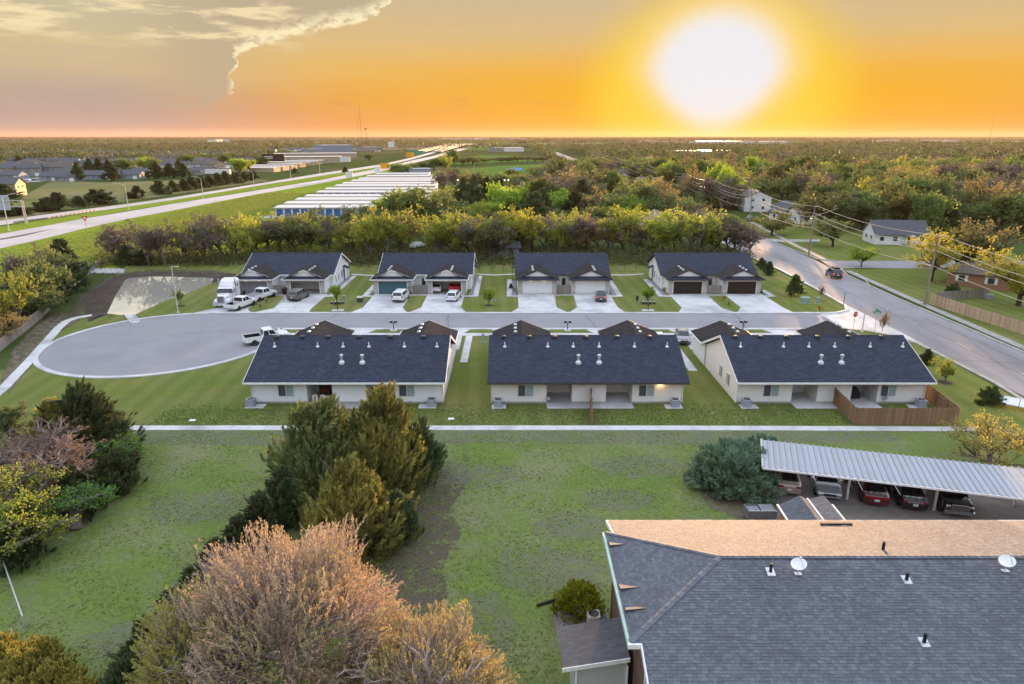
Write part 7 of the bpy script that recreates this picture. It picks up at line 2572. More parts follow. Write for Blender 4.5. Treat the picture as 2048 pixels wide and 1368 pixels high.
def tip_points(r, segs, per, spread, lv=1, lo=.15, hi=1.08):
    pts, ax = [], []
    for A, M_, E_, *_x in segs[-lv:]:
        n = len(A)
        t = r.uniform(lo, hi, (n, per))
        p = np.where((t < .5)[..., None], A[:, None] + (M_ - A)[:, None] * (t * 2)[..., None], M_[:, None] + (E_ - M_)[:, None] * (t * 2 - 1)[..., None])
        L = np.linalg.norm(E_ - A, axis=1)
        p = p + r.normal(size=p.shape) * spread
        pts.append(p.reshape(-1, 3))
        ax.append(np.repeat(norm(E_ - M_)[:, None], per, 1).reshape(-1, 3))
    return np.concatenate(pts), np.concatenate(ax)


def fit(segs, H, W=None):
    top = max(s[2][:, 2].max() for s in segs)
    k = H / top
    rad = np.percentile(np.abs(segs[-1][2][:, :2]), 95)
    kw = k if W is None else (W / 2) / rad
    sc = np.array([kw, kw, k])
    return [(A * sc, M_ * sc, E_ * sc, a * kw ** .5 * k ** .5, b * kw ** .5 * k ** .5, c * kw ** .5 * k ** .5) for A, M_, E_, a, b, c in segs]


L_YEL = leaf_mat('yellow_spring_leaf', (0.40, 0.40, 0.06), (0.27, 0.33, 0.07), .5, .2, .014)
L_GRN = leaf_mat('green_leaf', (0.155, 0.215, 0.060), (0.105, 0.155, 0.045), .42, .38, .018)
L_LIM = leaf_mat('lime_leaf', (0.32, 0.43, 0.06), (0.24, 0.34, 0.05), .5, .15, .015)
L_OLV = leaf_mat('olive_leaf', (0.185, 0.218, 0.078), (0.135, 0.165, 0.060), .42, .38, .02)
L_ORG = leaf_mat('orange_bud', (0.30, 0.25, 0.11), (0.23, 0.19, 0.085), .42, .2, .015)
L_TWG = leaf_mat('grey_twig', (0.24, 0.205, 0.17), (0.18, 0.15, 0.12), .2, .2, .015)
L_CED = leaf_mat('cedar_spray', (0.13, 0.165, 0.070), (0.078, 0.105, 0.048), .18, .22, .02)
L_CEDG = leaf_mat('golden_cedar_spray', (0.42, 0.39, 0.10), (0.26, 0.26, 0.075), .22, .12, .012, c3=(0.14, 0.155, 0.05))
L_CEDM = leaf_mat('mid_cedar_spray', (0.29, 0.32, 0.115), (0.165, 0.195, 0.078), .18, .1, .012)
L_BLU = leaf_mat('blue_juniper_spray', (0.25, 0.36, 0.225), (0.13, 0.205, 0.13), .10, .12, .01)
L_PEACH = leaf_mat('peach_bud', (0.60, 0.43, 0.31), (0.47, 0.33, 0.235), .28, .08, .01, c3=(0.50, 0.39, 0.20))
L_PINK = leaf_mat('rosy_bud', (0.30, 0.215, 0.16), (0.23, 0.165, 0.12), .25, .1, .01)
L_LBUSH = leaf_mat('lime_bush_leaf', (0.38, 0.40, 0.03), (0.26, 0.29, 0.028), .25, .1, .01)

PROTO = {}


def tree_proto(key, name, segs, leafV, leafF, leafm, barkm, twigV=None, bark_levels=None):
    root = bpy.data.objects.new(name, None)
    COL.objects.link(root)
    V, F = tubes(segs if bark_levels is None else segs[:bark_levels])
    np_mesh('trunk', V, F, barkm, root)
    np_mesh('crown', leafV, leafF, leafm, root)
    PROTO.setdefault(key, []).append(root)
    return root


def make_broad(key, name, seed, H, W, leafm, barkm, per=5, size=.34, spread=.28, trunk=.24, kids_=(6, 5, 4, 3), up=.16, droop=0.0):
    r = NR(seed)
    lv = [(kids_[0], 1.15, .4, 1.0, .35), (kids_[1], .62, .4, 1.0, .25), (kids_[2], .60, .4, 1.0, .2), (kids_[3], .60, .4, 1.1, .15)]
    sg = fit(grow(r, H, trunk, lv, .24, up), H, W)
    C, ax = tip_points(r, sg, per, spread, 1)
    V, F = cards(r, C, size, 1.0, ax + rand_dirs(r, len(C)) * .9)
    return tree_proto(key, name, sg, V, F, leafm, barkm, bark_levels=4)


def make_bare(key, name, seed, H, W, leafm, barkm, per=4, size=.14, extra=0):
    r = NR(seed)
    lv = [(6, 1.2, .35, .95, .3), (5, .66, .35, .9, .25), (4, .62, .35, .95, .2), (4, .6, .4, 1.0, .15)]
    sg = fit(grow(r, H, .22, lv, .22, .20, .9), H, W)
    C, ax = tip_points(r, sg, per, .10, 1)
    V, F = cards(r, C, size, 2.6, ax + rand_dirs(r, len(C)) * .6)
    return tree_proto(key, name, sg, V, F, leafm, barkm)


def cedar_geo(r, H, W, plumes, per, size, sway=(0, 0), profile=.75, base=.06, up=.55, asp=2.0, multi=1, plume_len=.17, fan=12):
    """evergreen built from boughs, each ending in a fan of upswept plumes; several leaders if multi > 1"""
    Cs, Ax = [], []
    for m in range(multi):
        ox, oy = (0, 0) if multi == 1 else (r.normal() * W * .17, r.normal() * W * .17)
        hm = H * (1 if m == 0 else r.uniform(.72, .97))
        nb = max(4, plumes // multi // fan)
        t = (np.arange(nb) + r.uniform(0, 1, nb)) / nb
        t = base + (1 - base) * t ** .9
        rad = (W / 2) * (1 if multi == 1 else .72) * np.clip((1 - t), .03, 1) ** profile * np.clip(.6 + t * 3, 0, 1)
        a = np.arange(nb) * 2.39996 + r.normal(size=nb) * .35
        rr = rad * r.uniform(.62, 1.12, nb)
        B = np.stack([ox * (1 - t) + rr * np.cos(a) + sway[0] * t * H, oy * (1 - t) + rr * np.sin(a) + sway[1] * t * H, t * hm * .93], 1)
        out = np.stack([np.cos(a), np.sin(a), np.zeros(nb)], 1)
        d0 = norm(out * (1 - up * .7) * np.clip(1.2 - t, .15, 1)[:, None] + np.array([sway[0] * 1.5, sway[1], up + .35]) + r.normal(size=(nb, 3)) * .15)
        n = nb * fan
        bi = np.repeat(np.arange(nb), fan)
        spread = .075 * (W + H) * .5 * np.clip(1.15 - t, .35, 1)[bi]
        inw = r.uniform(0, 1, n) ** 1.6
        Pp = B[bi] + r.normal(size=(n, 3)) * spread[:, None] * np.array([1, 1, .6]) - out[bi] * (rr[bi] * .55 * inw)[:, None]
        tt = t[bi]
        d = norm(d0[bi] + r.normal(size=(n, 3)) * .24)
        Lp = H * plume_len * r.uniform(.5, 1.1, n) * (1 - .45 * tt)
        s = r.uniform(0, 1, (n, per)) ** .8
        bend = np.stack([np.zeros(n), np.zeros(n), Lp * .25], 1)
        pos = Pp[:, None] + d[:, None] * (Lp[:, None] * s)[..., None] + bend[:, None] * (s ** 2)[..., None]
        wid = (Lp[:, None] * .19 * (1.02 - s * .85))[..., None]
        j = rand_dirs(r, n * per).reshape(n, per, 3)
        pos = pos + j * wid
        axis = norm(d[:, None] + j * .5)
        Cs.append(pos.reshape(-1, 3))
        Ax.append(axis.reshape(-1, 3))
    C, A = np.concatenate(Cs), np.concatenate(Ax)
    C[:, 2] = np.maximum(C[:, 2], .04)
    return cards(r, C, size, asp, A)


def make_cedar(key, name, seed, H, W, plumes, per, size, leafm, **k):
    r = NR(seed)
    root = bpy.data.objects.new(name, None)
    COL.objects.link(root)
    V, F = cedar_geo(r, H, W, plumes, per, size, **k)
    tr = grow(r, H * .8, 1.0, [(12, .3, 1.0, 1.4, .15)], .2, .1, .2)
    TV, TF = tubes(tr)
    np_mesh('trunk', TV, TF, M_BARK, root)
    np_mesh('crown', V, F, leafm, root)
    PROTO.setdefault(key, []).append(root)
    return root


# prototypes at unit sizes (10 m tall); copies are scaled
for i in range(3):
    make_broad('yellow', 'leafy_tree', 10 + i, 10, 9, L_YEL, M_BARK_G, per=8, size=.26, spread=.26)
    make_broad('green', 'leafy_tree', 20 + i, 10, 10, L_GRN, M_BARK, per=9, size=.38, spread=.45)
    make_broad('olive', 'leafy_tree', 30 + i, 10, 10, L_OLV, M_BARK, per=8, size=.33, spread=.36)
    make_broad('lime', 'leafy_tree', 40 + i, 10, 9, L_LIM, M_BARK, per=9, size=.34, spread=.38)
    make_broad('orange', 'budding_tree', 50 + i, 10, 9, L_ORG, M_BARK, per=8, size=.24, spread=.26)
    make_broad('gold', 'leafy_tree', 44 + i, 10, 9, leaf_mat('gold_leaf', (0.46, 0.40, 0.07), (0.35, 0.33, 0.06), .5, .1, .008), M_BARK, per=13, size=.18, spread=.22)
    make_bare('bare', 'bare_tree', 60 + i, 10, 9, L_TWG, M_BARK_G, per=5, size=.14)
    make_cedar('cedar', 'cedar_tree', 70 + i, 10, 5.5, 420, 14, .26, L_CED, multi=1 + i)
for i in range(2):
    make_bare('mixed', 'bare_tree', 90 + i, 10, 9, L_YEL, M_BARK_G, per=5, size=.15)
    make_cedar('roundbush', 'juniper_bush', 80 + i, 10, 12, 380, 14, .5, L_CED, multi=3, profile=.45, up=.3)
TREE_CH = {}
for L_ in PROTO.values():
    for o in L_:
        TREE_CH[o] = list(o.children)
        for c in TREE_CH[o]:
            TREE_CH[c] = []
USED = set()


def put(key, x, y, h, w=None, label=None, cat='tree', grp=None, var=None, rz=None, z=0.0):
    L_ = PROTO[key]
    src = L_[(int(abs(x * 7.3 + y * 3.1)) if var is None else var) % len(L_)]
    k = h / 10.0
    kw = k if w is None else w / (9.0 if key != 'cedar' else 5.5 if True else 1)
    if key == 'roundbush' and w is not None:
        kw = w / 12.0
    r = copy_tree(src, (x, y, z), rz if rz is not None else (x * 12.9 + y * 4.7) % 6.28, label, (kw, kw, k), grp, TREE_CH)
    r['category'] = cat
    return r


ORD = 'first second third fourth fifth sixth seventh eighth ninth tenth eleventh twelfth thirteenth fourteenth fifteenth sixteenth seventeenth eighteenth nineteenth twentieth'.split()
COLN = {'yellow': 'yellow-green tree', 'green': 'dense green tree', 'olive': 'olive-green tree', 'lime': 'lime-green tree', 'orange': 'orange-brown tree', 'bare': 'bare grey tree', 'mixed': 'half-bare yellowish tree', 'cedar': 'dark cedar', 'roundbush': 'round juniper bush'}
POOL = {}


def pool(zone, key, x, y, h, w=None):
    """zone: (phrase, counted-from phrase)"""
    POOL.setdefault((zone, key), []).append((x, y, h, w))


def flush_pool():
    for (zone, key), L_ in POOL.items():
        L_.sort(key=lambda q: PX(q[0], q[1])[0])
        for i, (x, y, h, w) in enumerate(L_):
            if len(L_) == 1:
                lb = '%s %s' % (COLN[key], zone[0])
            else:
                lb = '%s %s from %s, %s' % (ORD[min(i, 19)], COLN[key], zone[1], zone[0])
            put(key, x, y, h, w, lb, 'bush' if key == 'roundbush' else 'tree', grp='%ss %s' % (COLN[key], zone[0]))


WDXY = [G(q[0], q[1]) for q in wd]
HOUSES_XY = [(o.location.x, o.location.y) for o in bpy.data.objects if o.type == 'EMPTY' and o.parent is None and o.get('category') in ('house', 'warehouse', 'storage building')]

# ---- tree belt behind the far row
BZ = [(0, 480, ('belt behind the pond', 'the freeway')), (480, 720, ('behind the pond side duplex', 'the pond')), (720, 1000, ('behind the teal door duplex', 'the pond side')), (1000, 1240, ('behind the white door duplex', 'the teal door side')), (1240, 1560, ('behind the brown door duplex', 'the white door side'))]


def bzone(px):
    for a, b, z in BZ:
        if a <= px < b:
            return z
    return BZ[-1][2]


belt = [(232, 526, 8.0, 6, 'bare'), (262, 524, 8.5, 7, 'bare'), (298, 532, 9.8, 8, 'bare'), (330, 531, 9.5, 8, 'bare'), (372, 526, 9, 8, 'mixed'), (408, 526, 10, 8, 'bare'), (445, 520, 10, 9, 'bare'), (475, 518, 8.5, 8, 'mixed'), (258, 528, 4, 5, 'cedar'), (285, 530, 3, 5, 'cedar'),
        (505, 512, 8.5, 9, 'yellow'), (535, 508, 8, 8, 'bare'), (560, 503, 9, 9, 'yellow'), (590, 506, 8.5, 9, 'olive'), (622, 504, 9, 9, 'bare'), (650, 506, 9, 9, 'mixed'), (680, 508, 9, 9, 'bare'), (702, 512, 9, 8, 'yellow'),
        (722, 518, 9.5, 8, 'mixed'), (742, 522, 10.5, 9, 'yellow'), (775, 520, 11.5, 11, 'yellow'), (800, 512, 9, 8, 'bare'), (880, 512, 9.5, 10, 'yellow'), (905, 510, 10, 9, 'yellow'), (938, 514, 9.5, 10, 'mixed'), (965, 518, 10, 10, 'bare'), (985, 520, 9, 8, 'olive'),
        (1012, 512, 9, 9, 'mixed'), (1030, 508, 10.5, 10, 'yellow'), (1058, 510, 10.8, 10, 'yellow'), (1090, 508, 10, 9, 'bare'), (1118, 510, 9.5, 9, 'yellow'), (1146, 510, 9, 9, 'bare'), (1172, 508, 9.5, 9, 'orange'), (1198, 508, 9.5, 9, 'bare'), (1222, 510, 10, 9, 'mixed'),
        (1245, 508, 11, 10, 'yellow'), (1272, 510, 6, 7, 'bare'), (1296, 508, 6, 7, 'olive'), (1325, 506, 10.5, 10, 'yellow'), (1348, 508, 9.5, 9, 'yellow'), (1375, 508, 9, 9, 'bare'), (1402, 506, 10.5, 10, 'yellow'), (1432, 505, 10.5, 10, 'orange'), (1455, 506, 9, 9, 'bare'), (1478, 510, 8, 9, 'bare'), (1500, 512, 6, 7, 'bare')]
bk = NR(9)
for px in range(470, 1485, 37):
    py = bk.uniform(484, 500)
    if 805 < px < 870 or 1235 < px < 1330:
        continue
    belt.append((px + bk.uniform(-9, 9), py, bk.uniform(6.5, 9.5), bk.uniform(8, 10), ['mixed', 'olive', 'bare', 'yellow', 'green', 'bare', 'olive'][int(bk.uniform() * 7)]))
for px, py, h, w, key in belt:
    x, y = G(px, py)
    pool(bzone(px), key, x, y, h, w)
# undergrowth of the belt
ug = np.array([(*G(rng.uniform(200, 1495), rng.uniform(508, 532)), 0.0) for _ in range(1400)])
ug = ug[[not any(abs(p[0] - hx) < 10 and abs(p[1] - hy) < 14 for hx, hy in HOUSES_XY[:4]) for p in ug]]
Cc = np.repeat(ug, 22, 0) + rng.normal(size=(len(ug) * 22, 3)) * np.array([1.0, 1.0, .75]) + np.array([0, 0, .7])
Cc[:, 2] = np.abs(Cc[:, 2])
V, F = cards(rng, Cc, .24)
kind(np_mesh('undergrowth', V, F, leaf_mat('undergrowth_leaf', (0.11, 0.135, 0.035), (0.12, 0.10, 0.06), .3, .1, .01)), 'stuff')

# ---- second layer between the belt, the storage rows and the playing field
MZ = [(0, 830, ('before the storage buildings', 'the freeway')), (830, 1000, ('around the lit yard lamp', 'the storage buildings')), (1000, 1130, ('before the playing field', 'the storage buildings')), (1130, 1300, ('along the foot of the wires', 'the playing field')), (1300, 1480, ('before the avenue bend', 'the gabled house'))]


def mzone(px, py):
    for a, b, z in MZ:
        if a <= px < b:
            return (z[0] + (', back row' if py < 420 else ', front row' if py > 455 else ''), z[1])
    return MZ[-1][2]


mid = [(838, 462, 12, 13, 'green'), (872, 462, 12.5, 12, 'olive'), (800, 450, 9, 9, 'lime'), (790, 432, 10.5, 9, 'mixed'), (765, 445, 7, 8, 'lime'), (748, 448, 6, 9, 'olive'), (862, 432, 10, 13, 'yellow'), (905, 470, 7, 7, 'green'), (928, 428, 12, 8, 'cedar'), (948, 432, 13, 8, 'cedar'), (975, 428, 12, 8, 'cedar'), (1000, 420, 11, 8, 'cedar'),
       (1010, 440, 11.5, 11, 'lime'), (1035, 430, 10, 10, 'lime'), (985, 452, 7, 8, 'lime'), (960, 455, 8, 9, 'yellow'), (1068, 468, 11, 9, 'cedar'), (1085, 455, 11, 8, 'cedar'), (1115, 445, 10, 11, 'lime'), (1148, 455, 10, 9, 'cedar'), (1165, 462, 8.5, 7, 'cedar'), (1195, 448, 11, 12, 'orange'), (1225, 452, 8, 9, 'green'), (1250, 452, 9, 8, 'lime'),
       (1285, 448, 13, 14, 'olive'), (1310, 445, 12, 12, 'olive'), (1330, 440, 13, 13, 'orange'), (1135, 470, 6.5, 9, 'green'), (1105, 470, 7, 9, 'olive'), (1235, 470, 7.5, 9, 'lime'), (1190, 470, 8, 9, 'olive'), (1370, 455, 8, 11, 'orange'), (1390, 462, 6, 9, 'orange'), (1350, 450, 10, 10, 'olive'),
       (1140, 398, 13, 12, 'orange'), (1108, 400, 10, 10, 'bare'), (1088, 402, 10, 10, 'bare'), (1185, 410, 17, 10, 'olive'), (1205, 415, 9, 9, 'green'), (1222, 424, 11, 7, 'cedar'), (1245, 418, 10, 9, 'mixed'), (1270, 412, 11, 11, 'olive'), (1305, 410, 12, 12, 'olive'), (1335, 415, 10, 10, 'orange'), (1064, 400, 10, 12, 'bare'), (1045, 385, 9, 11, 'olive'), (1020, 372, 9, 12, 'green'), (998, 382, 9, 10, 'olive'), (968, 378, 10, 11, 'olive'), (940, 378, 10, 11, 'orange'), (912, 380, 10, 11, 'bare'), (890, 385, 10, 11, 'bare'), (880, 372, 9, 9, 'mixed'), (905, 358, 7, 9, 'green'), (1062, 372, 9, 12, 'olive'), (1080, 362, 9, 12, 'olive'), (1120, 372, 9, 11, 'orange'), (1165, 380, 10, 11, 'orange'), (1150, 365, 9, 10, 'olive'), (800, 352, 9, 12, 'green'), (820, 345, 7, 10, 'green'), (845, 343, 7, 13, 'green'), (868, 340, 8, 14, 'green'), (890, 340, 13, 10, 'yellow'), (908, 332, 14, 14, 'green'), (925, 330, 9, 12, 'olive'), (945, 330, 8, 14, 'olive')]
for i in range(16):
    mid.append((876 + i * 16 + bk.uniform(-5, 5), 327.5 - i * .35, bk.uniform(4.5, 7.5), bk.uniform(11, 15), ['olive', 'green', 'olive', 'bare'][i % 4]))
for px, py, h, w, key in mid:
    x, y = G(px, py)
    pool(mzone(px, py), key, x, y, h, w)

# ---- specimen trees on the right
def one(key, px, py, h, w, label, cat='tree', var=0, grp=None):
    x, y = G(px, py)
    return put(key, x, y, h, w, label, cat, grp, var)


one('lime', 1722, 534, 4.6, 4.4, 'small round lime-green tree beside the side street', var=1)
one('olive', 1543, 470, 6.8, 8.5, 'round olive lollipop tree on the lawn by the avenue bend', var=1)
one('gold', 1862, 562, 10.2, 9.5, 'spreading golden honey locust before the side street, behind the leaning pole', var=1)
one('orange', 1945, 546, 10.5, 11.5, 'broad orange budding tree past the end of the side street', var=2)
one('olive', 1910, 544, 9.5, 8, 'olive tree with a thick dark trunk beside the broad orange tree', var=2)
one('gold', 2036, 612, 10, 11, 'bright golden tree leaning over the brick bungalow', var=0)
one('olive', 1665, 494, 7, 8, 'small wide olive tree on the lawn beside the cottage', var=0)
one('green', 1840, 478, 12, 9, 'tall deep green tree behind the cottage chimney end', var=1)
one('cedar', 1888, 470, 10, 10, 'blue-green spruce behind the golden honey locust', var=1)
one('olive', 1655, 462, 12, 14, 'big olive tree standing over the cottage roof', var=2)
one('olive', 1800, 470, 12, 13, 'big dark crowned tree right behind the cottage', var=0)
one('green', 1990, 470, 11, 14, 'broad green tree rising behind the orange tree', var=2)
one('bare', 1442, 428, 15, 15, 'large bare dark trunked tree at the avenue bend', var=1)
one('orange', 1388, 405, 15, 11, 'tall orange tree catching the sun beside the wires', var=0)
one('roundbush', 1906, 592, 2.2, 3.2, 'clipped dark green bush at the corner of the brick bungalow', 'bush')
one('roundbush', 1980, 808, 1.9, 2.8, 'dark round bush on the avenue lawn behind the yellow tree', 'bush')
one('cedar', 1852, 728, 1.8, 2.0, 'dark shrub beside the avenue end of the near row', 'bush', 1)
one('cedar', 1588, 592, 3.6, 2.6, 'small tawny cedar on the corner lawn', var=0)
one('cedar', 1537, 550, 2.6, 2.4, 'small round cedar beside the brown door duplex', var=1)
one('cedar', 1522, 538, 2.2, 2.6, 'low cedar shrub nearest the end of the far row'.replace('nearest', 'at'), 'bush', 2)
one('bare', 1641, 600, 2.8, 1.0, 'leafless staked sapling on the corner lawn', 'sapling', 1)
one('orange', 1764, 663, 2.9, 1.1, 'thin orange sapling by the street name sign', 'sapling', 1)
one('yellow', 1890, 764, 2.9, 2.0, 'yellow staked sapling on the avenue lawn', 'sapling', 1)
one('lime', 674, 608, 3.0, 1.9, 'lime sapling in a mulch ring by the olive suv', 'sapling', 0)
one('lime', 978, 611, 3.0, 2.0, 'lime sapling between the teal and the white door duplexes', 'sapling', 1)
one('lime', 1294, 608, 2.9, 1.8, 'lime sapling between the white and the brown door duplexes', 'sapling', 2)
one('yellow', 362, 612, 2.9, 1.5, 'yellow sapling beside the street lamp at the pond', 'sapling', 0)
for px, py in ((674, 608), (978, 611), (1294, 608), (362, 612), (1641, 601), (1890, 765)):
    x, y = G(px, py)
    ring_ = [(x + math.cos(a * .5236) * (.75 + .1 * math.sin(a * 2.3)), y + math.sin(a * .5236) * (.75 + .1 * math.cos(a * 1.7))) for a in range(12)]
    sheet('mulch_ring', ring_, 0.02, mat('bark_mulch', (.10, .065, .045), (.06, .04, .03), 8, .95, .1, .8, 25))


def tuft(label, x, y, h, m, z=.07, n=90):
    r = NR(int(abs(x * 31 + y * 17)))
    a = r.uniform(0, 6.28, n)
    tl = r.uniform(.1, .6, n)
    d = np.stack([np.cos(a) * tl, np.sin(a) * tl, np.ones(n)], 1)
    L = h * r.uniform(.6, 1.1, n)
    w = np.stack([-np.sin(a), np.cos(a), np.zeros(n)], 1) * .035
    B = np.zeros((n, 3))
    V = np.stack([B - w, B + w, d * L[:, None] + w * .3, d * L[:, None] - w * .3], 1).reshape(-1, 3)
    o = np_mesh('ornamental_grass', V, (np.arange(n) * 4)[:, None] + np.arange(4)[None], m)
    o.location = (x, y, z)
    return tag(o, label, 'grass clump', 'ornamental grass clumps by the driveways')


M_TAN = leaf_mat('dry_grass_blade', (0.42, 0.33, 0.20), (0.32, 0.25, 0.15), .2, .1, .01)
for px, py, lb in ((521, 617, 'tan grass clump in the grass wedge of the pond side duplex, by the street'), (533, 606, 'tan grass clump in the wedge of the pond side duplex, by the house'), (1448, 601, 'tan grass clump in the wedge between the brown garage doors, by the house'), (1457, 611, 'tan grass clump in the wedge between the brown garage doors, by the street'), (1028, 585, 'tan grass clump at the corner by the first white garage door'), (1329, 585, 'tan grass clump at the corner by the first brown garage door')):
    x, y = G(px, py)
    tuft(lb, x, y, .8, M_TAN)
for px, py, lb in ((1453, 587, 'small dark shrub at the pier between the brown garage doors'), (1520, 587, 'small dark shrub at the avenue side brown garage door'), (1022, 577, 'small dark shrub on the gravel beside the first white garage door')):
    x, y = G(px, py)
    put('cedar', x, y, .9, .7, lb, 'shrub', 'small shrubs at the garages', 0)

# ---- pond side fence trees
for px, py, h, w, key, lb in ((58, 664, 8, 5, 'mixed', 'lone dark trunk standing at the pond side fence'), (98, 618, 8, 6, 'olive', 'olive tree on the pond side fence, behind the lone trunk'), (78, 598, 9, 7, 'bare', 'bare tree over the pond side fence'), (110, 590, 8.5, 7, 'olive', 'tall olive tree in the middle of the pond side fence'), (140, 570, 8, 7.5, 'cedar', 'dark cedar closest to the pond inlet on the fence'), (128, 585, 6, 6, 'cedar', 'dark cedar second from the pond inlet on the fence'), (30, 640, 6, 7, 'olive', 'low olive tree left behind the lone trunk'.replace('left ', '')), (5, 625, 7, 8, 'olive', 'olive tree at the outer end of the pond side fence'), (10, 690, 5, 6, 'orange', 'brown thicket tree at the outer fence end'), (-12, 670, 6, 6, 'yellow', 'yellow tree at the outer fence end'), (40, 610, 5, 7, 'cedar', 'dark cedar low behind the lone trunk'), (60, 625, 5, 7, 'green', 'green thicket behind the lone trunk'), (20, 655, 4, 7, 'cedar', 'low dark cedar behind the outer fence end'), (85, 635, 4.5, 6, 'olive', 'low olive thicket behind the lone trunk'), (115, 607, 4.5, 6, 'cedar', 'low dark cedar in the middle of the pond side fence')):
    x, y = G(px, py)
    put(key, x - 1.2, y + .8, h, w, lb, 'tree', 'trees along the pond side fence')

# ---- junipers along the freeway
for i, (px, py, h, w) in enumerate(((10, 433, 3.4, 9), (40, 430, 3.0, 7), (90, 424, 4.4, 9), (120, 421, 6.2, 12), (158, 414, 4.0, 6), (195, 409, 5.8, 15), (277, 397, 5.2, 9), (318, 389, 6.2, 11), (346, 384, 5.2, 7), (368, 381, 5.5, 8), (384, 379, 6.4, 7), (402, 376, 6.2, 8), (420, 374, 5.6, 8), (436, 371, 6.5, 8), (452, 369, 7, 8), (470, 367, 6.4, 9), (490, 364, 6, 9), (508, 361, 5.5, 9))):
    x, y = G(px, py)
    put('cedar' if w < 9 else 'roundbush', x, y, h, w, '%s dark juniper along the far side of the freeway, counted from the gantry' % ORD[i], 'juniper', 'junipers along the freeway')
one('cedar', 8, 400, 6.5, 12, 'wide dark evergreen in front of the glowing house by the meadow', var=2)

# ---- trees of the estate
EZ = [(0, 160, ('estate by the meadow', 'the gantry side')), (160, 330, ('around the long motel row', 'the estate')), (330, 480, ('around the white trailer and the flats', 'the motel row')), (480, 640, ('around the billboard', 'the flats')), (640, 830, ('beside the blue grey factory', 'the billboard'))]


def ezone(px, py):
    for a, b, z in EZ:
        if a <= px < b:
            return (z[0] + (', far back' if py < 312 else ', behind' if py < 336 else ''), z[1])
    return EZ[-1][2]


est = [(55, 352, 9, 9, 'lime'), (92, 350, 9, 10, 'lime'), (158, 362, 13, 14, 'cedar'), (180, 345, 12, 15, 'cedar'), (198, 344, 12, 15, 'cedar'), (218, 345, 11, 14, 'cedar'), (228, 362, 11, 13, 'cedar'), (248, 344, 12, 15, 'green'), (292, 345, 13, 13, 'lime'), (312, 346, 12, 12, 'olive'), (315, 358, 12, 14, 'cedar'), (340, 356, 11, 13, 'cedar'), (368, 355, 11, 13, 'cedar'), (358, 338, 9, 9, 'cedar'), (375, 330, 11, 14, 'green'), (445, 330, 10, 14, 'green'), (460, 325, 10, 14, 'green'), (478, 360, 14, 14, 'lime'), (500, 345, 10, 12, 'lime'), (520, 335, 10, 13, 'green'), (540, 315, 9, 14, 'green'), (510, 316, 10, 15, 'green'), (738, 322, 9, 10, 'green'), (38, 328, 10, 14, 'cedar'), (150, 320, 10, 18, 'green'), (130, 316, 10, 18, 'olive'), (260, 322, 9, 14, 'olive'), (290, 325, 10, 14, 'olive'), (310, 330, 9, 13, 'olive'), (395, 322, 9, 20, 'lime'), (420, 322, 8, 20, 'lime'), (690, 345, 5, 8, 'cedar'), (590, 347, 5, 7, 'cedar'), (270, 352, 7, 7, 'green'), (0, 345, 10, 14, 'olive'), (555, 300, 9, 15, 'olive'), (620, 312, 7, 12, 'green'), (575, 311, 8, 14, 'green')]
for px, py, h, w, key in est:
    x, y = G(px, py)
    pool(ezone(px, py), key, x, y, h * (.82 if key == 'cedar' else .9), w * (.62 if key == 'cedar' else .85))

# ---- the wood on the right: single trees up to about 600 m, beyond that one mass
WZ = [(1100, 1330, ('wood beside the wires', 'the avenue')), (1330, 1480, ('wood below the sun', 'the avenue')), (1480, 1600, ('wood beyond the two storey house', 'the sun side')), (1600, 1710, ('wood behind the shuttered house', 'the sun side')), (1710, 1820, ('wood behind the cottage', 'the shuttered house')), (1820, 1930, ('wood beyond the honey locust', 'the cottage')), (1930, 2200, ('wood beyond the broad orange tree', 'the cottage'))]


def wzone(px, py):
    for a, b, z in WZ:
        if a <= px < b:
            d = 'front' if py > 425 else 'second' if py > 395 else 'third' if py > 370 else 'fourth' if py > 352 else 'fifth' if py > 338 else 'sixth' if py > 328 else 'seventh'
            return (z[0] + ', %s row' % d, z[1])
    return WZ[-1][2]


def xav(y):
    return np.interp(y, [0, 110, 150, 180, 330, 700, 1300, 3000], [58, 58.5, 60, 61, 64, 70, 72, 80])


wr = NR(77)
BLOCK = [GP((1098, 352), (1182, 352), (1180, 316), (1108, 306)), GP((1445, 492), (1640, 492), (1625, 402), (1470, 402)), GP((1230, 500), (1330, 500), (1330, 448), (1230, 448)), GP((1664, 545), (2048, 548), (2048, 500), (1890, 488), (1640, 490)), GP((1480, 470), (1660, 500), (1640, 455), (1560, 455), (1480, 440)), [(66, 60), (150, 60), (150, 140), (66, 140)], GP((760, 352), (1135, 347), (1130, 322), (930, 300), (760, 345)), GP((1140, 345), (1165, 345), (1165, 325), (1120, 325))]


def inpoly(p, poly):
    c = False
    n = len(poly)
    for i in range(n):
        (x1, y1), (x2, y2) = poly[i], poly[(i + 1) % n]
        if (y1 > p[1]) != (y2 > p[1]) and p[0] < (x2 - x1) * (p[1] - y1) / (y2 - y1) + x1:
            c = not c
    return c


placed = []
hand = [G(a[0], a[1]) for a in mid + est] + [(90, 118), (96, 172)]
cell = {}


def far_enough(x, y, d):
    i, j = int(x // 12), int(y // 12)
    for a in range(i - 2, i + 3):
        for b in range(j - 2, j + 3):
            for q in cell.get((a, b), ()):
                if (q[0] - x) ** 2 + (q[1] - y) ** 2 < d * d:
                    return False
    return True


def remember(x, y):
    cell.setdefault((int(x // 12), int(y // 12)), []).append((x, y))


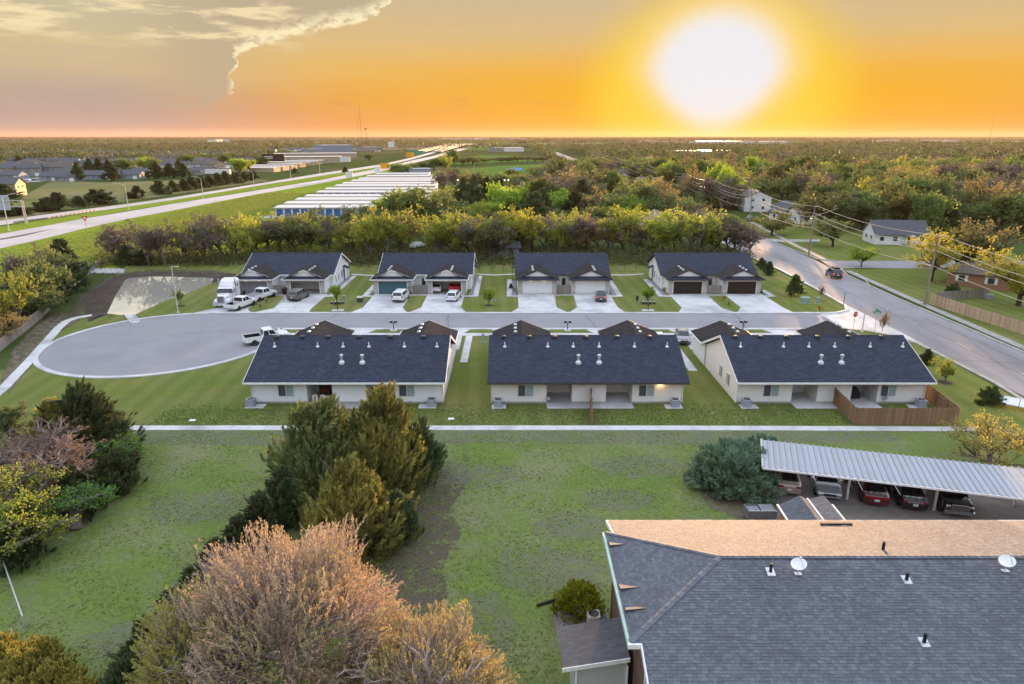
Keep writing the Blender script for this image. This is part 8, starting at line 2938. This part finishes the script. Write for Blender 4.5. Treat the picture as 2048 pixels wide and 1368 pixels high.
for h in hand:
    remember(*h)
for px, py in ((1722, 534), (1543, 470), (1846, 562), (1945, 546), (1910, 544), (1665, 494), (1840, 478), (1888, 470), (1655, 462), (1800, 470), (1990, 470), (1442, 428), (1388, 405)):
    remember(*G(px, py))
KEYS = ['olive', 'olive', 'olive', 'olive', 'green', 'green', 'green', 'olive', 'orange', 'bare', 'bare', 'cedar', 'lime', 'yellow', 'mixed']
count = {}
cands = []
for _ in range(60000):
    y = 185 + 470 * wr.uniform() ** 1.0
    x = wr.uniform(8, .82 * y + 20)
    cands.append((x, y))
cands.sort(key=lambda q: q[1] + wr.uniform(0, 60))
NM = {'bare': 'bare_tree', 'mixed': 'bare_tree', 'cedar': 'cedar_tree', 'orange': 'budding_tree'}
quota = {'leafy_tree': 190, 'bare_tree': 80, 'cedar_tree': 40, 'budding_tree': 75}
FARMASS = []
for x, y in cands:
    px, py = PX(x, y)
    if not (-20 < px < 2075):
        continue
    if px < 1100 and y > 305:
        continue
    if px < 1000:
        continue
    dx = x - float(xav(y))
    if abs(dx) < 12 and px > 1100:
        continue
    if y < 215 and x < 56:
        continue
    if any(inpoly((x, y), b) for b in BLOCK):
        continue
    if any((x - hx) ** 2 + (y - hy) ** 2 < 81 for hx, hy in HOUSES_XY):
        continue
    if any(hy - 48 < y < hy and abs(x - hx * y / hy) < 6.5 for hx, hy in WDXY):
        continue
    if not far_enough(x, y, 10.5 if y < 300 else 12.0):
        continue
    remember(x, y)
    u = wr.uniform()
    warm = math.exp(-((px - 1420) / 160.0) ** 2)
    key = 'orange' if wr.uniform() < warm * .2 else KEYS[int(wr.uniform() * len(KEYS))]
    h = wr.uniform(6.5, 15) if key != 'cedar' else wr.uniform(6, 12)
    w = wr.uniform(7.5, 17) if key not in ('cedar', 'lime') else wr.uniform(6, 10)
    nm = NM.get(key, 'leafy_tree')
    count[nm] = count.get(nm, 0) + 1
    if count[nm] > quota[nm] or y > 620:
        FARMASS.append((x, y, h, w, warm))
        continue
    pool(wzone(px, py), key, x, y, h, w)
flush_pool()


def mass(name, pts, leafm, per, size, seed):
    """many distant crowns as one mass: pts rows (x, y, h, w)"""
    r = NR(seed)
    P = np.asarray(pts, float)
    n = len(P)
    d = rand_dirs(r, n * per).reshape(n, per, 3)
    rr = r.uniform(.55, 1.0, (n, per, 1)) ** .5
    off = d * rr * np.stack([P[:, 3] / 2, P[:, 3] / 2, P[:, 2] * .38], 1)[:, None]
    lump = 1 + .25 * np.sin(d[..., 0:1] * 5 + d[..., 1:2] * 4 + np.arange(n)[:, None, None])
    C = np.stack([P[:, 0], P[:, 1], P[:, 2] * .60], 1)[:, None] + off * lump
    C = C.reshape(-1, 3)
    C[:, 2] = np.maximum(C[:, 2], .4)
    V, F = cards(r, C, size if np.isscalar(size) else np.repeat(size, per)[:, None])
    return kind(np_mesh(name, V, F, leafm), 'stuff')


wm = [[] for _ in range(6)]
for i, (x, y, h, w, warm) in enumerate(FARMASS):
    wm[i % 6].append((x, y, h, w))
MASSM = [leaf_mat('far_olive_leaf', (0.14, 0.165, 0.070), (0.095, 0.118, 0.05), .2, 0, 0), leaf_mat('far_green_leaf', (0.125, 0.15, 0.06), (0.09, 0.115, 0.048), .4, 0, 0), leaf_mat('far_brown_leaf', (0.17, 0.17, 0.08), (0.125, 0.13, 0.062), .2, 0, 0), leaf_mat('far_dark_leaf', (0.065, 0.085, 0.038), (0.045, 0.062, 0.03), .25, 0, 0), leaf_mat('far_lime_leaf', (0.16, 0.21, 0.06), (0.12, 0.16, 0.05), .25, 0, 0), leaf_mat('far_grey_leaf', (0.19, 0.165, 0.13), (0.14, 0.12, 0.10), .3, 0, 0)]
# far wood: from 600 m to the horizon, thinning into tree lines
fr = NR(5)
fp = [[] for _ in range(6)]
for _ in range(5200):
    y = 620 + 900 * fr.uniform() ** 1.2
    x = fr.uniform(-.02 * y + 60, .84 * y)
    px, py = PX(x, y)
    dx = x - float(xav(y))
    if abs(dx) < 16 or px > 2090:
        continue
    if 1325 < px < 1465 and 311 < py < 316:
        continue
    if any(inpoly((x, y), b) for b in BLOCK):
        continue
    if fr.uniform() < .15 * (1 + math.sin(x * .02 + y * .013)):
        continue
    fp[int(fr.uniform() * 6)].append((x, y, fr.uniform(6, 14), fr.uniform(8, 20)))
for _ in range(2600):          # left and centre, behind the estate and round the fields
    y = 700 + 1500 * fr.uniform() ** 1.3
    x = fr.uniform(-.86 * y, -.05 * y + 40)
    px, py = PX(x, y)
    if px < -60 or (640 < px < 1000 and py > 292 and fr.uniform() < .94):
        continue
    if px < 640 and 306 < py < 318 and fr.uniform() < .75:
        continue
    if 540 < px < 730 and 300 < py < 340:
        continue
    if any(inpoly((x, y), b) for b in BLOCK):
        continue
    fp[int(fr.uniform() * 6)].append((x, y, fr.uniform(7, 12), fr.uniform(12, 20)))
for i in range(6):
    mass('woodland', wm[i] + fp[i], MASSM[i], 44, 1.15, 100 + i)
# hedge lines and copses towards the horizon
hp = [[], [], []]
for k in range(230):
    y = 1500 + 12000 * fr.uniform() ** 2.0
    xc = fr.uniform(-.9, .9) * y
    L = fr.uniform(60, 500) * (1 + y / 4000)
    m = int(L / (16 + y / 160))
    ang = fr.choice([0, 0, 0, 1.5, .1])
    c = int(fr.uniform() * 3)
    for j in range(m):
        s = (j / m - .5) * L
        hp[c].append((xc + s * math.cos(ang) + fr.normal() * 8, y + s * math.sin(ang) + fr.normal() * 10, fr.uniform(6, 11), fr.uniform(16, 30) * (1 + y / 6000)))
for i in range(3):
    P = np.asarray(hp[i])
    mass('tree_line', P, MASSM[(3, 0, 5)[i]], 14, (1.6 + P[:, 1] / 1700.0), 200 + i)
# distant bright roofs scattered over the plain
# ================================================================== the big trees close to us
def solo(name, label, cat, x, y, V, F, leafm, segs=None, barkm=None, TV=None, TF=None, grp=None):
    t = thing(name, label, cat, (x, y, 0), 0, grp)
    if segs is not None:
        TV, TF = tubes(segs)
    if TV is not None:
        np_mesh('trunk', TV, TF, barkm or M_BARK, t)
    np_mesh('crown', V, F, leafm, t)
    return t


def big_cedar(label, px, py, H, W, seed, leafm, plumes=900, per=34, size=.085, **k):
    r = NR(seed)
    x, y = G(px, py)
    V, F = cedar_geo(r, H, W, plumes, per, size, **k)
    tr = grow(r, H * .85, 1.0, [(14, .32, .9, 1.4, .12)], .24, .12, .25)
    TV, TF = tubes(tr)
    return solo('cedar_tree', label, 'tree', x, y, V, F, leafm, None, M_BARK, TV, TF, 'big cedars close by')


CK = dict(sway=(.06, .02), up=.62, asp=2.8)
big_cedar('big green cedar before the white duplex, the western of the joined pair'.replace('western', 'pond side'), 638, 985, 7.2, 7.8, 301, L_CEDM, 1600, 40, multi=6, profile=.36, plume_len=.24, **CK)
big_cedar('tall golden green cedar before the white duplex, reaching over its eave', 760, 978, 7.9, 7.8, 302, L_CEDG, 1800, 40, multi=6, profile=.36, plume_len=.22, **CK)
big_cedar('dark spreading cedar on the soil patch, at the edge of the tall golden one', 834, 962, 4.9, 4.8, 303, L_CED, 800, 36, multi=3, profile=.5, plume_len=.26, **CK)
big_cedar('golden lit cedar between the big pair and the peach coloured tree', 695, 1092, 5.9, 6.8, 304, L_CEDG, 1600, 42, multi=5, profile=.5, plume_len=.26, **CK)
big_cedar('dark cedar at the foot of the golden lit one, over the soil patch', 790, 1080, 3.4, 3.4, 305, L_CED, 500, 34, profile=.6, **CK)
for i, (px, py, h, w) in enumerate(((566, 1052, 4.3, 3.0), (520, 1085, 3.4, 2.6), (478, 1120, 3.0, 2.6), (432, 1165, 2.8, 2.6), (395, 1215, 2.6, 2.6), (350, 1275, 2.8, 3.0), (300, 1345, 3.0, 3.2), (262, 1420, 2.8, 3.2), (350, 1430, 3.2, 3.2))):
    big_cedar('%s dark cedar of the row running down behind the peach coloured tree' % ORD[i], px, py, h, w, 320 + i, L_CED, 420, 34, .075, profile=.6, **CK)
# left clump
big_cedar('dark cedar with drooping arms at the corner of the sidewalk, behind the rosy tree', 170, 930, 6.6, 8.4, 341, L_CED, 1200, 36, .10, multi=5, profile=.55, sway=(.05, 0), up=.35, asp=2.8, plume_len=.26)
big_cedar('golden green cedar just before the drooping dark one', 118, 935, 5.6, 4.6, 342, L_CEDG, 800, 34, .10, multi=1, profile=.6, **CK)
big_cedar('low dark cedar on the lawn side of the rosy tree', 235, 985, 3.2, 3.6, 343, L_CED, 500, 34, .09, profile=.5, **CK)
big_cedar('low dark cedar under the yellow green tree at the picture edge'.replace('picture edge', 'outer lawn edge'), 60, 1110, 3.6, 5.0, 344, L_CED, 700, 34, .09, multi=2, profile=.45, **CK)
big_cedar('dark evergreen thicket under the rosy tree', 150, 1010, 3.0, 5.0, 346, L_CED, 700, 34, .09, multi=2, profile=.45, **CK)


def big_broad(name, label, cat, px, py, H, W, seed, leafm, barkm, kids_, per, size, asp=1.0, spread=.12, trunk=.2, up=.18, lv0=None, r0=.2, fold=.25, lo=.1, flat=0):
    r = NR(seed)
    x, y = G(px, py)
    ratios = (1.25, .66, .62, .6, .6, .6)
    lv = [(k, ratios[i], .3, .85 if i else .95, .25 if i else .3) for i, k in enumerate(kids_)]
    sg = fit(grow(r, H, trunk, lv, r0, up, .7), H, W)
    C, ax = tip_points(r, sg, per, spread, 1, lo)
    C[:, 2] = np.maximum(C[:, 2], .05)
    V, F = cards(r, C, size, asp, ax + rand_dirs(r, len(C)) * (.5 if asp > 1.5 else .9), fold=fold)
    return solo(name, label, cat, x, y, V, F, leafm, sg, barkm)


def twiggy(label, px, py, H, W, seed, leafm, barkm, ntw, per, size, name='budding_tree'):
    """wide crown of fine upright twigs carried by a fan of limbs"""
    r = NR(seed)
    x, y = G(px, py)
    sg = fit(grow(r, H * .8, .22, [(7, 1.2, .3, 1.0, .3), (4, .62, .3, .8, .3), (4, .6, .3, .8, .25), (3, .6, .3, .8, .2)], .2, .22, .6), H * .86, W * .84)
    n = ntw
    a = r.uniform(0, 6.283, n)
    ce = r.uniform(0, 1, n) ** .8
    el = np.arcsin(np.clip(ce, 0, 1)) - .12
    rad = r.uniform(.45, 1.0, n) ** .40
    lump = 1 + .13 * np.sin(a * 4 + el * 5) + .10 * np.sin(a * 7 - el * 8 + 1) + .08 * np.sin(a * 13 + el * 3)
    o = np.stack([np.cos(a) * np.cos(el), np.sin(a) * np.cos(el), np.sin(el)], 1)
    P = o * (rad * lump)[:, None] * np.array([W / 2, W / 2, H * .60]) + np.array([0, 0, H * .33])
    d = norm(o * .75 + np.array([0, 0, .75]) + r.normal(size=(n, 3)) * .28)
    L = H * .135 * r.uniform(.5, 1.15, n)
    A = P - d * (L * .6)[:, None]
    bend = r.normal(size=(n, 3)) * .05 * H * .1
    M_ = P - d * (L * .1)[:, None] + bend
    E_ = P + d * (L * .4)[:, None]
    tw = (A, M_, E_, np.full(n, .020), np.full(n, .014), np.full(n, .007))
    # carrying branchlets from deeper inside the crown
    q = r.permutation(n)[:n // 3]
    inn = A[q] * np.array([.74, .74, .80]) + np.array([0, 0, H * .035])
    br = (inn, (inn + A[q]) / 2 + r.normal(size=(len(q), 3)) * .08, A[q], np.full(len(q), .042), np.full(len(q), .032), np.full(len(q), .020))
    TV, TF = tubes(sg)
    V2, F2 = tubes([br, tw], (3, 3))
    TF = np.concatenate([TF, F2 + len(TV)])
    TV = np.concatenate([TV, V2])
    t = r.uniform(.0, 1.05, (n, per)) ** .6
    C = A[:, None] + (E_ - A)[:, None] * t[..., None] + bend[:, None] * (np.sin(np.clip(t, 0, 1) * 3.14))[..., None] + r.normal(size=(n, per, 3)) * .035
    ax = np.repeat(d[:, None], per, 1) + rand_dirs(r, n * per).reshape(n, per, 3) * .55
    V, F = cards(r, C.reshape(-1, 3), size, 1.9, ax.reshape(-1, 3))
    return solo(name, label, 'tree', x, y, V, F, leafm, None, barkm, TV, TF)


L_FRESH = leaf_mat('fresh_green_leaf', (.17, .32, .075), (.12, .24, .06), .4, .08, .01)
M_TWIG = mat('pale_twig', (0.42, 0.35, 0.32), (0.32, 0.26, 0.235), 5, .9)
twiggy('large peach coloured budding tree with a wide twiggy crown', 588, 1385, 8.4, 10.2, 401, L_PEACH, M_TWIG, 4200, 15, .042)
twiggy('lower tawny tree with yellow tips merging into the peach coloured crown', 850, 1450, 5.4, 7.0, 402, leaf_mat('tawny_bud', (.46, .41, .17), (.42, .34, .19), .35, .08, .01, c3=(.40, .40, .11)), M_TWIG, 2200, 14, .042)
twiggy('pale yellow-green bushy tree against the peach coloured crown', 415, 1415, 6.3, 5.4, 403, leaf_mat('pale_yellow_leaf', (.50, .47, .12), (.38, .38, .10), .4, .08, .01), M_TWIG, 1700, 14, .050, 'leafy_tree')
big_broad('leafy_tree', 'small lime tipped shrub tree at the very front under the peach coloured crown', 'tree', 450, 1520, 5.2, 5.0, 404, L_LIM, M_TWIG, (5, 5, 4, 4), 12, .055, 1.2, .10, .12, .2)
big_broad('budding_tree', 'rosy budding tree in the thicket, before the drooping cedar', 'tree', 95, 1010, 6.0, 7.5, 411, L_PINK, M_TWIG, (6, 5, 5, 4, 3), 7, .055, 2.2, .06, .15, .2)
big_broad('leafy_tree', 'yellow-green leafing tree at the outer lawn edge, below the rosy tree', 'tree', 75, 1095, 5.6, 6.6, 412, leaf_mat('sunny_yellow_leaf', (.42, .44, .07), (.30, .35, .06), .4, .08, .01), M_BARK_G, (6, 5, 4, 4), 12, .085, 1.2, .14, .15, .2)
big_broad('leafy_tree', 'fresh green shrub tree on the lawn side of the thicket', 'tree', 225, 965, 3.6, 4.2, 413, L_FRESH, M_BARK_G, (6, 5, 4, 3), 14, .10, 1.2, .14, .12, .15)
big_broad('leafy_tree', 'lime green small tree at the sidewalk end of the thicket', 'tree', 265, 935, 3.4, 3.2, 414, leaf_mat('soft_lime_leaf', (.28, .35, .08), (.20, .27, .06), .4, .08, .01), M_BARK_G, (5, 5, 4, 3), 14, .09, 1.2, .12, .12, .15)
big_broad('leafy_tree', 'fresh green bush by the dark low cedar on the outer lawn', 'bush', 150, 1055, 2.8, 3.8, 415, L_FRESH, M_BARK_G, (6, 5, 4, 3), 14, .09, 1.2, .14, .12, .12)
big_broad('leafy_tree', 'olive bush at the far corner of the thicket, beside the sidewalk', 'bush', 25, 870, 3.0, 4.0, 416, L_OLV, M_BARK_G, (5, 5, 4, 3), 12, .10, 1.2, .14, .12, .12)
big_broad('budding_tree', 'golden yellow tree beside the carport and the avenue', 'tree', 1974, 938, 4.9, 7.4, 421, leaf_mat('golden_leaf', (.50, .46, .10), (.40, .38, .085), .45, .06, .008), M_BARK_G, (7, 5, 5, 4), 9, .062, 1.4, .12, .14, .16, r0=.10)
# junipers
r = NR(431)
x, y = G(1462, 985)
Vs, Fs, o_ = [], [], 0
for dx, dy, h, w in ((0, 0, 2.7, 3.6), (-.8, 1.6, 2.2, 3.4), (1.2, 1.0, 2.8, 3.6), (.3, 3.0, 2.2, 4.2), (2.6, 3.2, 2.0, 4.0), (1.8, -.9, 1.5, 2.8), (-1.3, .2, 1.6, 2.8), (4.8, 4.0, 1.5, 3.6), (.4, -1.2, 1.3, 2.6), (3.8, 4.8, 1.9, 3.4), (6.4, 4.2, 1.2, 2.6), (-1.9, 1.4, 1.2, 2.2)):
    V, F = cedar_geo(r, h, w, 340, 50, .066, profile=.38, up=.08, asp=3.2, plume_len=.55, fan=20)
    Vs.append(V + np.array([dx, dy, 0]))
    Fs.append(F + o_)
    o_ += len(V)
t = solo('juniper_bush', 'big blue-green juniper mass at the end of the carport', 'bush', x, y, np.concatenate(Vs), np.concatenate(Fs), L_BLU)
r = NR(432)
V, F = cedar_geo(r, 1.75, 2.9, 1300, 36, .045, profile=.36, up=.35, asp=1.8, plume_len=.17, fan=14)
solo('juniper_bush', 'bright yellow-green mounded bush against the brick wall', 'bush', 3.75, 32.6, V, F, L_LBUSH)
r = NR(433)
x, y = G(60, 1395)
Vs, Fs, o_ = [], [], 0
for dx, dy, h, w in ((0, 0, 2.6, 3.6), (-1.6, .4, 2.9, 3.6), (1.7, -.3, 2.2, 3.0), (-.2, 1.2, 2.2, 3.0), (3.0, -.6, 1.5, 2.4), (-3, 1, 2.8, 3.5), (.6, -1.6, 2.2, 3.4)):
    V, F = cedar_geo(r, h, w, 480, 32, .060, profile=.42, up=.55, asp=1.9, plume_len=.2)
    Vs.append(V + np.array([dx, dy, 0]))
    Fs.append(F + o_)
    o_ += len(V)
solo('juniper_bush', 'tawny gold juniper mass at the front corner by the pipe rail', 'bush', x, y, np.concatenate(Vs), np.concatenate(Fs), leaf_mat('tawny_juniper_spray', (.50, .42, .10), (.30, .27, .075), .28, .05, .008))

# ---- grass blades standing in the rough lawn and the mown lawn
def blades(name, n, region, m, h0, h1, seed, w=.02):
    r = NR(seed)
    P = region(r, n)
    n = len(P)
    k = 3
    a = r.uniform(0, 6.283, (n, k))
    tl = r.uniform(.9, 2.3, (n, k))
    h = r.uniform(h0, h1, (n, 1)) * r.uniform(.6, 1.1, (n, k))
    d = np.stack([np.cos(a) * tl * h, np.sin(a) * tl * h, h], 2)
    s = np.stack([-np.sin(a), np.cos(a), np.zeros_like(a)], 2) * w * r.uniform(.7, 1.6, (n, 1, 1))
    B = np.stack([P[:, 0], P[:, 1], np.zeros(n)], 1)[:, None]
    V = np.stack([B - s, B + s, B + d], 2).reshape(-1, 3)
    F = np.arange(n * k * 3).reshape(-1, 3)
    return kind(np_mesh(name, V, F, m), 'stuff')


def reg_field(r, n):
    y = r.uniform(23.5, 57.3, n)
    x = r.uniform(-.80, .40, n) * (y + 6)
    P = np.stack([x, y], 1)
    keep = (x > -36) & ~((x > 2.2) & (y < 34)) & ~((x > 15) & (y < 50))
    cl = np.sin(x * .9 + np.sin(y * .7) * 2) + np.sin(y * 1.3 + np.sin(x * .5) * 2) + r.normal(size=n) * .9
    return P[keep & (cl > -.3)]


blades('grass', 36000, reg_field, leaf_mat('grass_blade', (0.22, 0.30, 0.07), (0.28, 0.31, 0.11), .5, 0, 0), .03, .08, 501, .04)


def reg_lawn(r, n):
    x = r.uniform(-34, 42, n)
    y = np.where(r.uniform(size=n) < .5, r.uniform(58.6, 62.6, n), r.uniform(58.6, 64, n))
    keep = ~((x > 31.5) & (y > 58.5) & (y < 58.9))
    return np.stack([x, y], 1)[keep]


blades('grass', 22000, reg_lawn, leaf_mat('lawn_blade', (0.12, 0.20, 0.045), (0.17, 0.21, 0.07), .45, 0, 0), .03, .07, 502, .03)


def reg_bank(r, n):
    y = r.uniform(95, 330, n)
    x = np.interp(y, [95, 152, 230, 330], [-100, -92, -98, -102]) + r.normal(size=n) * 14
    keep = (x < np.interp(y, [95, 135, 152, 230], [-88, -84, -80, -82])) & (x > np.interp(y, [80, 226, 330], [-121, -121, -116]))
    return np.stack([x, y], 1)[keep]


blades('grass', 26000, reg_bank, leaf_mat('bank_blade', (0.26, 0.33, 0.05), (0.30, 0.31, 0.09), .5, 0, 0), .2, .5, 503, .12)

for L_ in PROTO.values():           # the patterns themselves are not part of the place
    for o in L_:
        for c in list(o.children):
            bpy.data.objects.remove(c)
        bpy.data.objects.remove(o)

# ================================================================== evening haze
hz = MB().box((-20500, -900, -1.5), (20500, 21500, 112)).build('haze', None)
hm = bpy.data.materials.new('haze')
hm.use_nodes = True
nt = hm.node_tree
nt.nodes.clear()
ho = nt.nodes.new('ShaderNodeOutputMaterial')
pv = nt.nodes.new('ShaderNodeVolumePrincipled')
pv.inputs['Color'].default_value = (0.60, 0.46, 0.37, 1)
pv.inputs['Density'].default_value = 0.000034
pv.inputs['Anisotropy'].default_value = 0.28
nt.links.new(pv.outputs[0], ho.inputs['Volume'])
hm.cycles.homogeneous_volume = True
hz.data.materials.append(hm)
kind(hz, 'stuff')
hz.display_type = 'WIRE'
